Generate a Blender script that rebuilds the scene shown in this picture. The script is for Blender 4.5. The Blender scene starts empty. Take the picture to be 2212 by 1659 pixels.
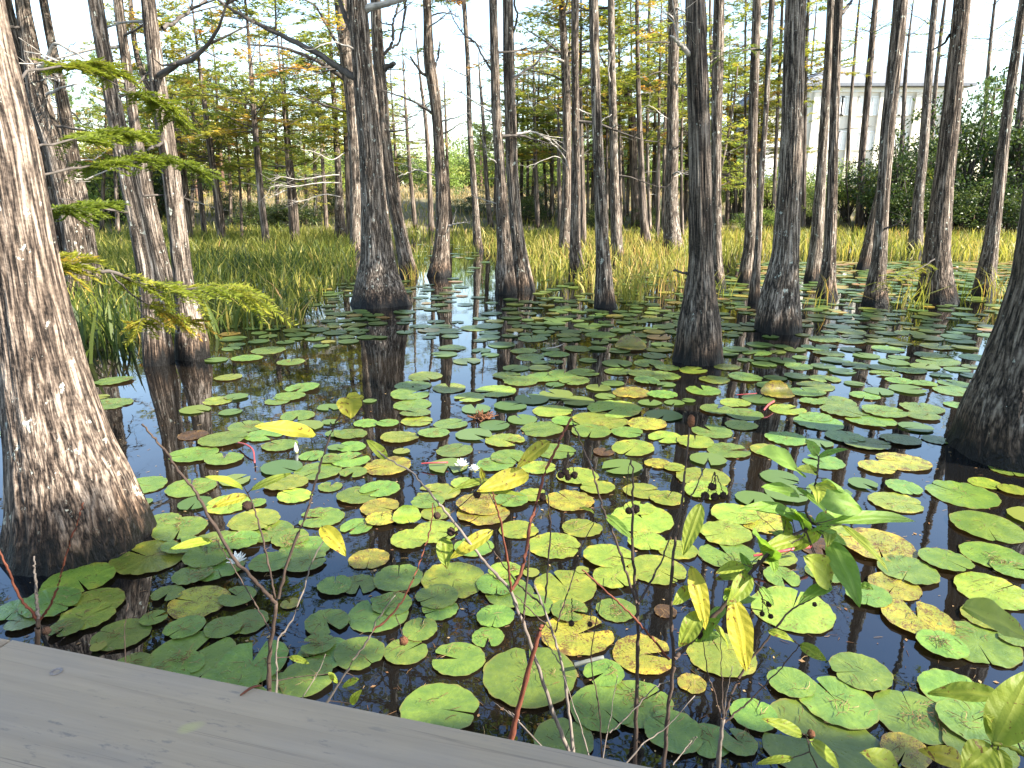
# Cypress pond seen over a boardwalk rail. Everything is built in metres; the camera stands at (0, 0, 1.7) looking along +Y.
import bpy, math, random
import numpy as np
from mathutils import Vector, Matrix

random.seed(7)
RS = np.random.RandomState(11)
sc = bpy.context.scene
COL = sc.collection
PI = math.pi

# ------------------------------------------------------------------ camera and sight-line helpers
FW, FH, FPX = 2212.0, 1659.0, 1460.0          # survey frame and focal length in its pixels
PITCH = math.radians(15.6)
CAM = Vector((0, 0, 1.7))
FWD = Vector((0, math.cos(PITCH), -math.sin(PITCH)))
UPV = Vector((0, math.sin(PITCH), math.cos(PITCH)))

def ray(u, v):
    x = (u - FW / 2) / FPX
    y = -(v - FH / 2) / FPX
    return (Vector((1, 0, 0)) * x + UPV * y + FWD)

def at_y(u, v, Y):
    d = ray(u, v)
    return CAM + d * (Y / d.y)

def on_z(u, v, z=0.0):
    d = ray(u, v)
    return CAM + d * ((z - CAM.z) / d.z)

def depth(p):
    return (Vector(p) - CAM).dot(FWD)

def project(p):
    r = Vector(p) - CAM
    d = r.dot(FWD)
    if d < 0.05:
        return (-9999, -9999)
    return (FW / 2 + r.x / d * FPX, FH / 2 - r.dot(UPV) / d * FPX)

def sstep(a, b, x):
    t = max(0.0, min(1.0, (x - a) / (b - a)))
    return t * t * (3 - 2 * t)

def terrain(x, y):
    wob = 1.6 * math.sin(x * 0.21 + 1.0) + 0.9 * math.sin(x * 0.53 + 2.1)
    t1 = sstep(27 + wob, 50 + wob, y) * 1.95
    t2 = sstep(50, 66, y) * 0.9
    t3 = sstep(30, 50, abs(x)) * 2.2
    t4 = sstep(-6, -16, y) * 2.0
    h = -0.45 + max(t1 + t2, t3, t4)
    return h + 0.06 * math.sin(x * 1.3) * math.sin(y * 1.1)

def on_ground(u, v):
    d = ray(u, v)
    t = 2.0
    p = CAM + d * t
    while t < 200:
        p = CAM + d * t
        if p.z <= max(0.0, terrain(p.x, p.y)):
            return p
        t += 0.05 + t * 0.002
    return p

# ------------------------------------------------------------------ mesh helpers
class MB:
    """collects shapes, links them as one mesh object"""
    def __init__(self):
        self.v = []; self.f = []; self.m = []; self.t = []; self.b = []; self.n = 0; self.hb = False
    def add(self, verts, faces, mat=0, tone=0.5, bark=None):
        verts = np.asarray(verts, dtype=float)
        k = len(verts)
        self.v.append(verts)
        self.f.extend([tuple(int(i) + self.n for i in f) for f in faces])
        self.m.extend([mat] * len(faces))
        tone = np.asarray(tone, dtype=float)
        self.t.append(np.full(k, float(tone)) if tone.ndim == 0 else tone)
        if bark is None:
            self.b.append(verts * 1.0)
        else:
            self.b.append(np.asarray(bark)); self.hb = True
        self.n += k
        return self
    def mesh(self, name, mats, smooth=True):
        me = bpy.data.meshes.new(name)
        V = np.concatenate(self.v) if self.v else np.zeros((0, 3))
        me.from_pydata(V.tolist(), [], self.f)
        for m in mats:
            me.materials.append(m)
        if len(mats) > 1:
            me.polygons.foreach_set('material_index', np.array(self.m, dtype=np.int32))
        me.polygons.foreach_set('use_smooth', np.full(len(self.f), smooth))
        a = me.attributes.new('tone', 'FLOAT', 'POINT')
        a.data.foreach_set('value', np.concatenate(self.t).astype(np.float32))
        if self.hb:
            a = me.attributes.new('bark', 'FLOAT_VECTOR', 'POINT')
            a.data.foreach_set('vector', np.concatenate(self.b).astype(np.float32).ravel())
        me.update()
        return me
    def build(self, name, mats, parent=None, smooth=True):
        if not isinstance(mats, (list, tuple)):
            mats = [mats]
        return link(name, self.mesh(name, mats, smooth), parent)

def link(name, me, parent=None, M=None):
    o = bpy.data.objects.new(name, me)
    COL.objects.link(o)
    if parent is not None:
        o.parent = parent
    if M is not None:
        o.matrix_local = M
    return o

def thing(name, label, cat, loc=(0, 0, 0), group=None, rotz=0.0):
    o = bpy.data.objects.new(name, None)
    COL.objects.link(o)
    o.location = loc
    o.rotation_euler = (0, 0, rotz)
    o.empty_display_size = 0.1
    tag(o, label, cat, group)
    return o

def tag(o, label=None, cat=None, group=None, kind=None):
    if label: o['label'] = label
    if cat: o['category'] = cat
    if group: o['group'] = group
    if kind: o['kind'] = kind
    return o

def frame_of(d):
    d = np.asarray(d, float); d = d / (np.linalg.norm(d) + 1e-9)
    a = np.array([0, 0, 1.0]) if abs(d[2]) < 0.9 else np.array([1.0, 0, 0])
    x = np.cross(d, a); x /= np.linalg.norm(x)
    y = np.cross(d, x)
    return x, y, d

def tube(mb, pts, rad, sides=5, mat=0, tone=0.5, cap=True):
    pts = np.asarray(pts, float); n = len(pts)
    vs = []; acc = 0.0; bk = []
    for i in range(n):
        d = pts[min(i + 1, n - 1)] - pts[max(i - 1, 0)]
        x, y, _ = frame_of(d)
        if i: acc += np.linalg.norm(pts[i] - pts[i - 1])
        for k in range(sides):
            a = 2 * PI * k / sides
            o = math.cos(a) * x + math.sin(a) * y
            vs.append(pts[i] + o * rad[i])
            bk.append((math.cos(a) * rad[i], math.sin(a) * rad[i], acc))
    fs = []
    for i in range(n - 1):
        for k in range(sides):
            k2 = (k + 1) % sides
            fs.append((i * sides + k, i * sides + k2, (i + 1) * sides + k2, (i + 1) * sides + k))
    if cap:
        fs.append(tuple((n - 1) * sides + k for k in range(sides)))
    mb.add(vs, fs, mat, tone, bk)

def curve_pts(pts, n):
    """smooth resample of a polyline (Catmull-Rom)"""
    P = [np.asarray(p, float) for p in pts]
    P = [2 * P[0] - P[1]] + P + [2 * P[-1] - P[-2]]
    m = len(P) - 3
    out = []
    for i in range(n):
        t = i / (n - 1) * m
        k = min(int(t), m - 1); t -= k
        p0, p1, p2, p3 = P[k:k + 4]
        out.append(0.5 * (2 * p1 + (p2 - p0) * t + (2 * p0 - 5 * p1 + 4 * p2 - p3) * t * t + (3 * p1 - p0 - 3 * p2 + p3) * t ** 3))
    return np.array(out)

def box(mb, c, s, mat=0, rotz=0.0, tone=0.5):
    hx, hy, hz = s[0] / 2, s[1] / 2, s[2] / 2
    cr, sr = math.cos(rotz), math.sin(rotz)
    vs = []
    for z in (-hz, hz):
        for (x, y) in ((-hx, -hy), (hx, -hy), (hx, hy), (-hx, hy)):
            vs.append((c[0] + x * cr - y * sr, c[1] + x * sr + y * cr, c[2] + z))
    mb.add(vs, [(3, 2, 1, 0), (4, 5, 6, 7), (0, 1, 5, 4), (1, 2, 6, 5), (2, 3, 7, 6), (3, 0, 4, 7)], mat, tone)

# ------------------------------------------------------------------ materials
class NT:
    def __init__(self, name):
        self.mat = bpy.data.materials.new(name)
        self.mat.use_nodes = True
        self.t = self.mat.node_tree
        self.t.nodes.clear()
        self.out = self.t.nodes.new('ShaderNodeOutputMaterial')
    def n(self, typ, **kw):
        nd = self.t.nodes.new(typ)
        for k, v in kw.items():
            if k.startswith('_'):
                setattr(nd, k[1:], v)
        return nd
    def L(self, a, b):
        self.t.links.new(a, b)
    def val(self, inp, x):
        if hasattr(x, 'is_linked') or hasattr(x, 'links'):
            self.L(x, inp)
        else:
            inp.default_value = x
    def math(self, op, a, b=0.0, c=None, clamp=False):
        nd = self.n('ShaderNodeMath'); nd.operation = op; nd.use_clamp = clamp
        self.val(nd.inputs[0], a); self.val(nd.inputs[1], b)
        if c is not None: self.val(nd.inputs[2], c)
        return nd.outputs[0]
    def ramp(self, fac, stops, interp='LINEAR'):
        nd = self.n('ShaderNodeValToRGB')
        cr = nd.color_ramp; cr.interpolation = interp
        while len(cr.elements) < len(stops): cr.elements.new(0.5)
        for e, (p, c) in zip(cr.elements, stops):
            e.position = p
            e.color = (c[0], c[1], c[2], 1) if not isinstance(c, (int, float)) else (c, c, c, 1)
        self.val(nd.inputs[0], fac)
        return nd.outputs[0]
    def mix(self, fac, a, b, mode='MIX'):
        nd = self.n('ShaderNodeMix'); nd.data_type = 'RGBA'; nd.blend_type = mode
        self.val(nd.inputs[0], fac)
        for i, x in ((6, a), (7, b)):
            if isinstance(x, (tuple, list)): nd.inputs[i].default_value = (x[0], x[1], x[2], 1)
            else: self.L(x, nd.inputs[i])
        return nd.outputs[2]
    def noise(self, vec, scale, detail=4, rough=0.55, dist=0.0):
        nd = self.n('ShaderNodeTexNoise')
        if vec is not None: self.L(vec, nd.inputs['Vector'])
        nd.inputs['Scale'].default_value = scale; nd.inputs['Detail'].default_value = detail
        nd.inputs['Roughness'].default_value = rough; nd.inputs['Distortion'].default_value = dist
        return nd.outputs['Fac']
    def mapping(self, vec, scale=(1, 1, 1), loc=(0, 0, 0)):
        nd = self.n('ShaderNodeMapping'); self.L(vec, nd.inputs['Vector'])
        nd.inputs['Scale'].default_value = scale; nd.inputs['Location'].default_value = loc
        return nd.outputs[0]
    def attr(self, name, out='Fac'):
        nd = self.n('ShaderNodeAttribute'); nd.attribute_name = name
        return nd.outputs[out]
    def bump(self, h, strength=0.5, dist=0.01):
        nd = self.n('ShaderNodeBump')
        nd.inputs['Strength'].default_value = strength; nd.inputs['Distance'].default_value = dist
        self.L(h, nd.inputs['Height'])
        return nd.outputs[0]
    def bsdf(self, color, rough=0.7, normal=None, spec=0.5, ior=None):
        nd = self.n('ShaderNodeBsdfPrincipled')
        if isinstance(color, (tuple, list)): nd.inputs['Base Color'].default_value = (*color[:3], 1)
        else: self.L(color, nd.inputs['Base Color'])
        self.val(nd.inputs['Roughness'], rough)
        self.val(nd.inputs['Specular IOR Level'], spec)
        if ior: nd.inputs['IOR'].default_value = ior
        if normal is not None: self.L(normal, nd.inputs['Normal'])
        return nd
    def finish(self, sh):
        self.L(sh, self.out.inputs['Surface'])
        return self.mat
    def leafy(self, color, trans_color, trans=0.4, rough=0.5, spec=0.3, normal=None):
        b = self.bsdf(color, rough, normal, spec)
        tr = self.n('ShaderNodeBsdfTranslucent')
        if isinstance(trans_color, (tuple, list)): tr.inputs['Color'].default_value = (*trans_color[:3], 1)
        else: self.L(trans_color, tr.inputs['Color'])
        if normal is not None: self.L(normal, tr.inputs['Normal'])
        mx = self.n('ShaderNodeMixShader'); mx.inputs[0].default_value = trans
        self.L(b.outputs[0], mx.inputs[1]); self.L(tr.outputs[0], mx.inputs[2])
        return self.finish(mx.outputs[0])

def bark_material(name, fine, dark=(0.014, 0.011, 0.009), mid=(0.10, 0.080, 0.065), light=(0.43, 0.37, 0.31), lichen=0.62, wet=True, bstr=0.6):
    N = NT(name)
    bk = N.attr('bark', 'Vector')
    rnd = N.n('ShaderNodeObjectInfo').outputs['Random']
    off = N.n('ShaderNodeVectorMath'); off.operation = 'ADD'
    N.L(bk, off.inputs[0])
    cmb = N.n('ShaderNodeCombineXYZ'); N.L(N.math('MULTIPLY', rnd, 37.0), cmb.inputs[0]); N.L(N.math('MULTIPLY', rnd, 11.0), cmb.inputs[2])
    N.L(cmb.outputs[0], off.inputs[1])
    v = off.outputs[0]
    st = N.mapping(v, (1, 1, 0.075))
    n1 = N.noise(st, fine, 4, 0.5, 0.3)
    st2 = N.mapping(v, (1, 1, 0.05))
    n2 = N.noise(st2, fine * 0.55, 3, 0.5, 0.5)
    st3 = N.mapping(v, (1, 1, 0.3))
    n3 = N.noise(st3, 5.0, 5, 0.6)
    n4 = N.noise(v, 55.0, 4, 0.6)
    gv = N.math('MULTIPLY', N.math('ABSOLUTE', N.math('SUBTRACT', n1, 0.5)), 5.0, clamp=True)      # 0 in a fissure
    gv2 = N.math('MULTIPLY', N.math('ABSOLUTE', N.math('SUBTRACT', n2, 0.5)), 5.5, clamp=True)
    h = N.math('ADD', N.math('MULTIPLY', gv, 0.55), N.math('MULTIPLY', gv2, 0.45))
    h = N.math('ADD', h, N.math('MULTIPLY', N.math('SUBTRACT', n4, 0.5), 0.55))
    col = N.ramp(h, [(0.06, dark), (0.3, mid), (0.85, light)])
    tint = N.ramp(n3, [(0.32, (0.68, 0.62, 0.57)), (0.5, (0.95, 0.92, 0.89)), (0.68, (1.2, 1.19, 1.18))])
    col = N.mix(1.0, col, tint, 'MULTIPLY')
    tint2 = N.ramp(rnd, [(0.0, (0.86, 0.80, 0.75)), (0.5, (1.0, 0.96, 0.93)), (1.0, (1.08, 1.06, 1.03))])
    col = N.mix(1.0, col, tint2, 'MULTIPLY')
    # pale lichen flecks
    nl = N.noise(N.mapping(v, (1, 1, 0.7)), 16.0, 6, 0.68)
    lm = N.ramp(nl, [(lichen, 0.0), (lichen + 0.03, 1.0)])
    col = N.mix(N.math('MULTIPLY', lm, 0.8), col, (0.46, 0.48, 0.41))
    rough = 0.85
    if wet:
        geo = N.n('ShaderNodeNewGeometry')
        sep = N.n('ShaderNodeSeparateXYZ'); N.L(geo.outputs['Position'], sep.inputs[0])
        nw = N.noise(N.mapping(v, (1, 1, 0.12)), 14.0, 4, 0.6)
        z = N.math('ADD', sep.outputs[2], N.math('MULTIPLY', N.math('SUBTRACT', nw, 0.5), -0.5))
        br = N.ramp(z, [(0.16, (0.86, 0.7, 0.58)), (0.34, (1, 1, 1))])
        col = N.mix(1.0, col, br, 'MULTIPLY')
        wm = N.ramp(z, [(0.07, 0.0), (0.24, 1.0)])
        col = N.mix(wm, (0.006, 0.005, 0.004), col)
        rough = N.math('ADD', N.math('MULTIPLY', wm, 0.3), 0.55)
    return N.finish(N.bsdf(col, rough, N.bump(h, bstr, 0.02), 0.25).outputs[0])

M = {}
M['bark'] = bark_material('fibrous_bark', 44.0)
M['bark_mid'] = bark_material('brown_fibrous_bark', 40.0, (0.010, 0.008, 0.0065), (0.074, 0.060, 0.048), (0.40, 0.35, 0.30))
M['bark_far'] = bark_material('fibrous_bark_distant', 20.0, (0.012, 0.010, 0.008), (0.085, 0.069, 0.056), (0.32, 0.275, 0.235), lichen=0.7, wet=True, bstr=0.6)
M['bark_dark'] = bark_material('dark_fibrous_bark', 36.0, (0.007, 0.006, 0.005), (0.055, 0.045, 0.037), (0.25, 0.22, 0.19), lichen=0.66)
M['pine_bark'] = bark_material('pine_bark', 12.0, (0.05, 0.03, 0.02), (0.16, 0.1, 0.07), (0.3, 0.22, 0.17), lichen=0.8, wet=False)

def mk_wood(name, a, b, sc_=40):
    N = NT(name)
    v = N.attr('bark', 'Vector')
    n = N.noise(N.mapping(v, (1, 1, 0.15)), sc_, 5, 0.6)
    n2 = N.noise(v, 6.0, 3)
    c = N.ramp(N.math('ADD', N.math('MULTIPLY', n, 0.6), N.math('MULTIPLY', n2, 0.4)), [(0.35, a), (0.62, b)])
    return N.finish(N.bsdf(c, 0.8, N.bump(n, 0.5, 0.004), 0.25).outputs[0])
M['limb'] = mk_wood('limb_bark', (0.027, 0.022, 0.018), (0.120, 0.102, 0.087))
M['deadwood'] = mk_wood('bleached_dead_wood', (0.16, 0.14, 0.12), (0.5, 0.46, 0.41))
M['stem'] = mk_wood('brown_shrub_stem', (0.022, 0.014, 0.011), (0.085, 0.058, 0.043), 160)
M['stem_grey'] = mk_wood('grey_shrub_stem', (0.066, 0.051, 0.041), (0.204, 0.168, 0.138), 160)
M['stem_red'] = mk_wood('reddish_shrub_stem', (0.060, 0.015, 0.009), (0.156, 0.051, 0.027), 160)
M['lichen_twig'] = mk_wood('lichen_covered_twig', (0.06, 0.06, 0.05), (0.2, 0.21, 0.18), 120)

def mk_foliage(name, stops, trans=0.42, rough=0.55, spec=0.25, per_object=0.22):
    N = NT(name)
    t = N.attr('tone')
    rnd = N.n('ShaderNodeObjectInfo').outputs['Random']
    f = N.math('ADD', t, N.math('MULTIPLY', N.math('SUBTRACT', rnd, 0.5), per_object), clamp=True)
    c = N.ramp(f, stops)
    tc = N.mix(1.0, c, (1.25, 1.3, 0.8), 'MULTIPLY')
    return N.leafy(c, tc, trans, rough, spec)
M['cypress_leaf'] = mk_foliage('cypress_needles', [(0.0, (0.085, 0.13, 0.03)), (0.3, (0.18, 0.215, 0.042)), (0.6, (0.36, 0.34, 0.06)), (0.8, (0.5, 0.34, 0.07)), (1.0, (0.46, 0.2, 0.06))], 0.55)
M['cypress_fresh'] = mk_foliage('fresh_cypress_needles', [(0.0, (0.084, 0.120, 0.018)), (0.5, (0.180, 0.216, 0.024)), (0.85, (0.300, 0.282, 0.036)), (1.0, (0.456, 0.264, 0.048))], 0.5, per_object=0.06)
M['broad_leaf'] = mk_foliage('broad_leaves', [(0.0, (0.019, 0.038, 0.011)), (0.45, (0.049, 0.079, 0.019)), (0.8, (0.098, 0.124, 0.026)), (1.0, (0.180, 0.150, 0.038))], 0.35, 0.42, 0.4)
M['pale_leaf'] = mk_foliage('pale_broad_leaves', [(0.0, (0.11, 0.17, 0.04)), (0.5, (0.22, 0.30, 0.07)), (1.0, (0.40, 0.41, 0.11))], 0.45, 0.5, 0.35)
M['pine_needle'] = mk_foliage('pine_needles', [(0.0, (0.06, 0.11, 0.03)), (0.5, (0.13, 0.2, 0.05)), (1.0, (0.24, 0.27, 0.08))], 0.4)
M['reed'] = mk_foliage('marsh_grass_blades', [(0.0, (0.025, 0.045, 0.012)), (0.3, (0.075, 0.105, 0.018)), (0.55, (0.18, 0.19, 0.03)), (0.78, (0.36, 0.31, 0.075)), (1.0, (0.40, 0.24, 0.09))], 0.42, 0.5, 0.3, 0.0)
M['drygrass'] = mk_foliage('dry_bank_grass', [(0.0, (0.12, 0.13, 0.04)), (0.5, (0.34, 0.25, 0.12)), (1.0, (0.46, 0.33, 0.2))], 0.35, 0.6, 0.2, 0.0)
M['litter'] = mk_foliage('fallen_needle_litter', [(0.0, (0.05, 0.025, 0.014)), (0.5, (0.15, 0.075, 0.035)), (1.0, (0.33, 0.24, 0.12))], 0.1, 0.8, 0.1, 0.0)

def mk_pad(name, base, light, yellow, ymix, speck, speck_col=(0.10, 0.045, 0.015), rough=0.29):
    """lily pad: radial veins, mottling, yellowing and brown flecks of its own; underside reddish"""
    N = NT(name)
    tc = N.n('ShaderNodeTexCoord')
    rnd = N.n('ShaderNodeObjectInfo').outputs['Random']
    obj = tc.outputs['Object']
    sep = N.n('ShaderNodeSeparateXYZ'); N.L(obj, sep.inputs[0])
    ang = N.math('ARCTAN2', sep.outputs[1], sep.outputs[0])
    ln = N.n('ShaderNodeVectorMath'); ln.operation = 'LENGTH'; N.L(obj, ln.inputs[0])
    r = ln.outputs['Value']
    cmb = N.n('ShaderNodeCombineXYZ')
    N.L(N.math('MULTIPLY', rnd, 50.0), cmb.inputs[0]); N.L(N.math('MULTIPLY', rnd, 23.0), cmb.inputs[1])
    ad = N.n('ShaderNodeVectorMath'); ad.operation = 'ADD'; N.L(obj, ad.inputs[0]); N.L(cmb.outputs[0], ad.inputs[1])
    v = ad.outputs[0]
    big = N.noise(v, 1.6, 3, 0.5)
    med = N.noise(v, 7.0, 5, 0.6)
    vein = N.math('ABSOLUTE', N.math('SINE', N.math('ADD', N.math('MULTIPLY', ang, 13.0), N.math('MULTIPLY', N.math('SUBTRACT', med, 0.5), 0.7))))
    veinm = N.ramp(vein, [(0.0, 1.0), (0.16, 0.0)])
    col = N.mix(N.ramp(big, [(0.35, 0.0), (0.65, 1.0)]), base, light)
    col = N.mix(N.math('MULTIPLY', N.ramp(med, [(0.42, 0.0), (0.7, 1.0)]), 0.45), col, (base[0] * 0.55, base[1] * 0.62, base[2] * 0.7))
    hs = N.n('ShaderNodeHueSaturation')
    N.L(N.math('ADD', N.math('MULTIPLY', N.math('SUBTRACT', rnd, 0.5), 0.035), 0.5), hs.inputs['Hue'])
    N.L(N.math('ADD', N.math('MULTIPLY', rnd, 0.5), 0.75), hs.inputs['Value'])
    N.L(col, hs.inputs['Color'])
    col = hs.outputs[0]
    # yellowing that starts at the rim and follows patches
    ym = N.math('ADD', N.math('MULTIPLY', r, 0.42), N.math('MULTIPLY', N.math('SUBTRACT', big, 0.5), 1.5))
    ymask = N.ramp(ym, [(max(0.0, 0.62 - ymix), 0.0), (max(0.05, 0.86 - ymix), 1.0)])
    col = N.mix(ymask, col, yellow)
    col = N.mix(N.math('MULTIPLY', veinm, 0.1), col, (light[0] * 1.25, light[1] * 1.2, light[2] * 1.3))
    if speck > 0:
        sn = N.noise(v, 15.0, 3, 0.7)
        patch = N.noise(v, 2.3, 2)
        sm = N.ramp(N.math('ADD', sn, N.math('MULTIPLY', N.math('ADD', N.math('SUBTRACT', patch, 0.5), N.math('MULTIPLY', r, 0.14)), 0.6)), [(0.72 - speck, 0.0), (0.755 - speck, 1.0)])
        col = N.mix(N.math('MULTIPLY', sm, 0.9), col, speck_col)
    rim = N.ramp(N.math('ADD', r, N.math('MULTIPLY', N.math('SUBTRACT', med, 0.5), 0.08)), [(0.955, 0.0), (0.99, 1.0)])
    col = N.mix(N.math('MULTIPLY', rim, 0.35), col, (0.2, 0.12, 0.04))
    gray = N.n('ShaderNodeNewGeometry')
    col = N.mix(N.math('MULTIPLY', gray.outputs['Backfacing'], 0.75), col, (0.16, 0.05, 0.03))
    bm = N.bump(N.math('ADD', N.math('MULTIPLY', vein, 0.12), N.math('MULTIPLY', med, 0.7)), 0.18, 0.02)
    rg = N.ramp(med, [(0.3, rough - 0.06), (0.7, rough + 0.12)])
    return N.leafy(col, N.mix(1.0, col, (1.1, 1.15, 0.6), 'MULTIPLY'), 0.16, rg, 0.75, bm)
M['pad_green'] = mk_pad('green_lily_pad', (0.085, 0.15, 0.026), (0.145, 0.215, 0.032), (0.24, 0.25, 0.03), 0.0, 0.0)
M['pad_lime'] = mk_pad('yellow_green_lily_pad', (0.14, 0.20, 0.026), (0.23, 0.27, 0.034), (0.34, 0.29, 0.03), 0.14, 0.02)
M['pad_yellow'] = mk_pad('yellow_lily_pad', (0.19, 0.21, 0.026), (0.32, 0.29, 0.034), (0.4, 0.29, 0.03), 0.24, 0.12)
M['pad_brown'] = mk_pad('brown_lily_pad', (0.055, 0.03, 0.012), (0.10, 0.055, 0.018), (0.14, 0.08, 0.02), 0.2, 0.1, (0.025, 0.014, 0.008))

def mk_leaf(name, stops, spots=0.0):
    N = NT(name)
    tc = N.n('ShaderNodeTexCoord').outputs['Object']
    rnd = N.n('ShaderNodeObjectInfo').outputs['Random']
    big = N.noise(tc, 22.0, 3)
    med = N.noise(tc, 90.0, 4)
    f = N.math('ADD', N.math('MULTIPLY', rnd, 0.6), N.math('MULTIPLY', N.math('SUBTRACT', big, 0.3), 0.7), clamp=True)
    c = N.ramp(f, stops)
    tone = N.attr('tone')               # 1 along the midrib and side veins
    c = N.mix(N.math('MULTIPLY', tone, 0.6), c, (stops[-1][1][0] * 1.3, stops[-1][1][1] * 1.25, stops[-1][1][2] * 1.6))
    if spots > 0:
        sn = N.noise(tc, 75.0, 3, 0.6)
        sm = N.ramp(N.math('ADD', sn, N.math('MULTIPLY', N.math('SUBTRACT', big, 0.5), 0.35)), [(0.71 - spots, 0.0), (0.745 - spots, 1.0)])
        c = N.mix(N.math('MULTIPLY', sm, 0.9), c, (0.14, 0.06, 0.015))
    bm = N.bump(N.math('ADD', N.math('MULTIPLY', tone, 0.8), N.math('MULTIPLY', med, 0.5)), 0.7, 0.004)
    return N.leafy(c, N.mix(1.0, c, (1.2, 1.25, 0.6), 'MULTIPLY'), 0.45, 0.55, 0.3, bm)
M['leaf_green'] = mk_leaf('green_shrub_leaf', [(0.0, (0.108, 0.205, 0.029)), (1.0, (0.195, 0.302, 0.044))], 0.035)
M['leaf_lime'] = mk_leaf('yellow_green_shrub_leaf', [(0.0, (0.14, 0.20, 0.02)), (1.0, (0.27, 0.31, 0.035))], 0.05)
M['leaf_yellow'] = mk_leaf('yellow_shrub_leaf', [(0.0, (0.24, 0.24, 0.022)), (1.0, (0.42, 0.36, 0.035))], 0.085)

def mk_simple(name, col, rough=0.6, nscale=20.0, amt=0.35, spec=0.4, bump=0.2, trans=0):
    N = NT(name)
    tc = N.n('ShaderNodeTexCoord').outputs['Object']
    n = N.noise(tc, nscale, 5, 0.6)
    c = N.mix(N.ramp(n, [(0.3, 0.0), (0.7, 1.0)]), tuple(x * (1 - amt) for x in col), tuple(min(1, x * (1 + amt * 0.5)) for x in col))
    if trans:
        return N.leafy(c, col, trans, rough, spec)
    return N.finish(N.bsdf(c, rough, N.bump(n, bump, 0.005), spec).outputs[0])
M['ball'] = mk_simple('dark_seed_ball', (0.045, 0.026, 0.018), 0.9, 400, 0.6, 0.2, 0.9)
M['ball_brown'] = mk_simple('brown_seed_ball', (0.16, 0.07, 0.035), 0.9, 400, 0.6, 0.2, 0.9)
M['petal'] = mk_simple('white_petal', (0.8, 0.8, 0.76), 0.4, 30, 0.06, 0.4, 0.05, 0.25)
M['stamen'] = mk_simple('yellow_stamen', (0.6, 0.42, 0.06), 0.6, 60, 0.2)
M['sepal'] = mk_simple('green_sepal', (0.2, 0.2, 0.06), 0.5, 40, 0.3)
M['redstem'] = mk_simple('red_lily_stem', (0.32, 0.05, 0.05), 0.45, 60, 0.35)
M['wall'] = mk_simple('cream_render_wall', (0.7, 0.64, 0.54), 0.85, 3.0, 0.06, 0.2, 0.05)
M['wall_shaded'] = mk_simple('shaded_render_wall', (0.5, 0.48, 0.45), 0.85, 3.0, 0.08, 0.2, 0.05)  # grey carries the wing's shade in the wall colour
M['trim'] = mk_simple('white_trim', (0.8, 0.79, 0.76), 0.6, 5, 0.04)
M['glass'] = mk_simple('window_glass', (0.68, 0.67, 0.64), 0.12, 2, 0.2, 0.6, 0.0)
M['carpaint'] = mk_simple('silver_car_paint', (0.42, 0.45, 0.5), 0.3, 2, 0.05, 0.6, 0.0)
M['tyre'] = mk_simple('black_rubber', (0.02, 0.02, 0.02), 0.8, 30, 0.2)
M['screw'] = mk_simple('weathered_screw', (0.22, 0.17, 0.14), 0.45, 200, 0.6, 0.6, 0.5)

def mk_roof():
    N = NT('grey_roof_shingles')
    tc = N.n('ShaderNodeTexCoord').outputs['Object']
    br = N.n('ShaderNodeTexBrick'); N.L(N.mapping(tc, (1, 1, 1)), br.inputs['Vector'])
    br.inputs['Color1'].default_value = (0.14, 0.15, 0.17, 1); br.inputs['Color2'].default_value = (0.17, 0.18, 0.2, 1)
    br.inputs['Mortar'].default_value = (0.2, 0.21, 0.23, 1); br.inputs['Scale'].default_value = 2.2
    return N.finish(N.bsdf(br.outputs[0], 0.8, None, 0.3).outputs[0])
M['roof'] = mk_roof()

def mk_plank():
    N = NT('weathered_grey_plank')
    tc = N.n('ShaderNodeTexCoord').outputs['Object']
    gr = N.noise(N.mapping(tc, (0.35, 9.0, 9.0)), 9.0, 8, 0.65, 0.4)
    gr2 = N.noise(N.mapping(tc, (0.22, 26.0, 26.0)), 14.0, 5, 0.6)
    bl = N.noise(N.mapping(tc, (1, 2.5, 1)), 5.0, 4, 0.55)
    c = N.ramp(gr, [(0.28, (0.255, 0.193, 0.128)), (0.5, (0.30, 0.227, 0.15)), (0.72, (0.345, 0.262, 0.175))])
    c = N.mix(N.ramp(bl, [(0.35, 0.28), (0.6, 0.0)]), c, (0.17, 0.155, 0.15))
    # a few long drying cracks and dark mildew streaks
    ck = N.noise(N.mapping(tc, (0.28, 16.0, 1.0), (3.1, 0.7, 0)), 3.4, 2, 0.4, 0.2)
    cm = N.ramp(N.math('ABSOLUTE', N.math('SUBTRACT', ck, 0.47)), [(0.0, 1.0), (0.006, 0.0)])
    cg = N.ramp(N.noise(N.mapping(tc, (0.8, 3.0, 1)), 2.5, 2), [(0.5, 0.0), (0.62, 1.0)])
    cm = N.math('MULTIPLY', cm, cg)
    c = N.mix(N.math('MULTIPLY', cm, 0.8), c, (0.06, 0.045, 0.04))
    sp = N.noise(N.mapping(tc, (1, 3.5, 1)), 38.0, 4, 0.65)
    spg = N.ramp(N.noise(tc, 4.5, 2), [(0.52, 0.0), (0.66, 1.0)])
    c = N.mix(N.math('MULTIPLY', N.math('MULTIPLY', N.ramp(sp, [(0.58, 0.0), (0.68, 1.0)]), spg), 0.55), c, (0.09, 0.085, 0.085))
    yl = N.noise(tc, 11.0, 2)
    c = N.mix(N.math('MULTIPLY', N.ramp(yl, [(0.74, 0.0), (0.78, 1.0)]), 0.45), c, (0.36, 0.34, 0.12))
    h = N.math('SUBTRACT', N.math('ADD', N.math('MULTIPLY', gr, 0.6), N.math('MULTIPLY', gr2, 0.4)), N.math('MULTIPLY', cm, 1.2))
    return N.finish(N.bsdf(c, 0.75, N.bump(h, 0.2, 0.002), 0.3).outputs[0])
M['plank'] = mk_plank()

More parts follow.
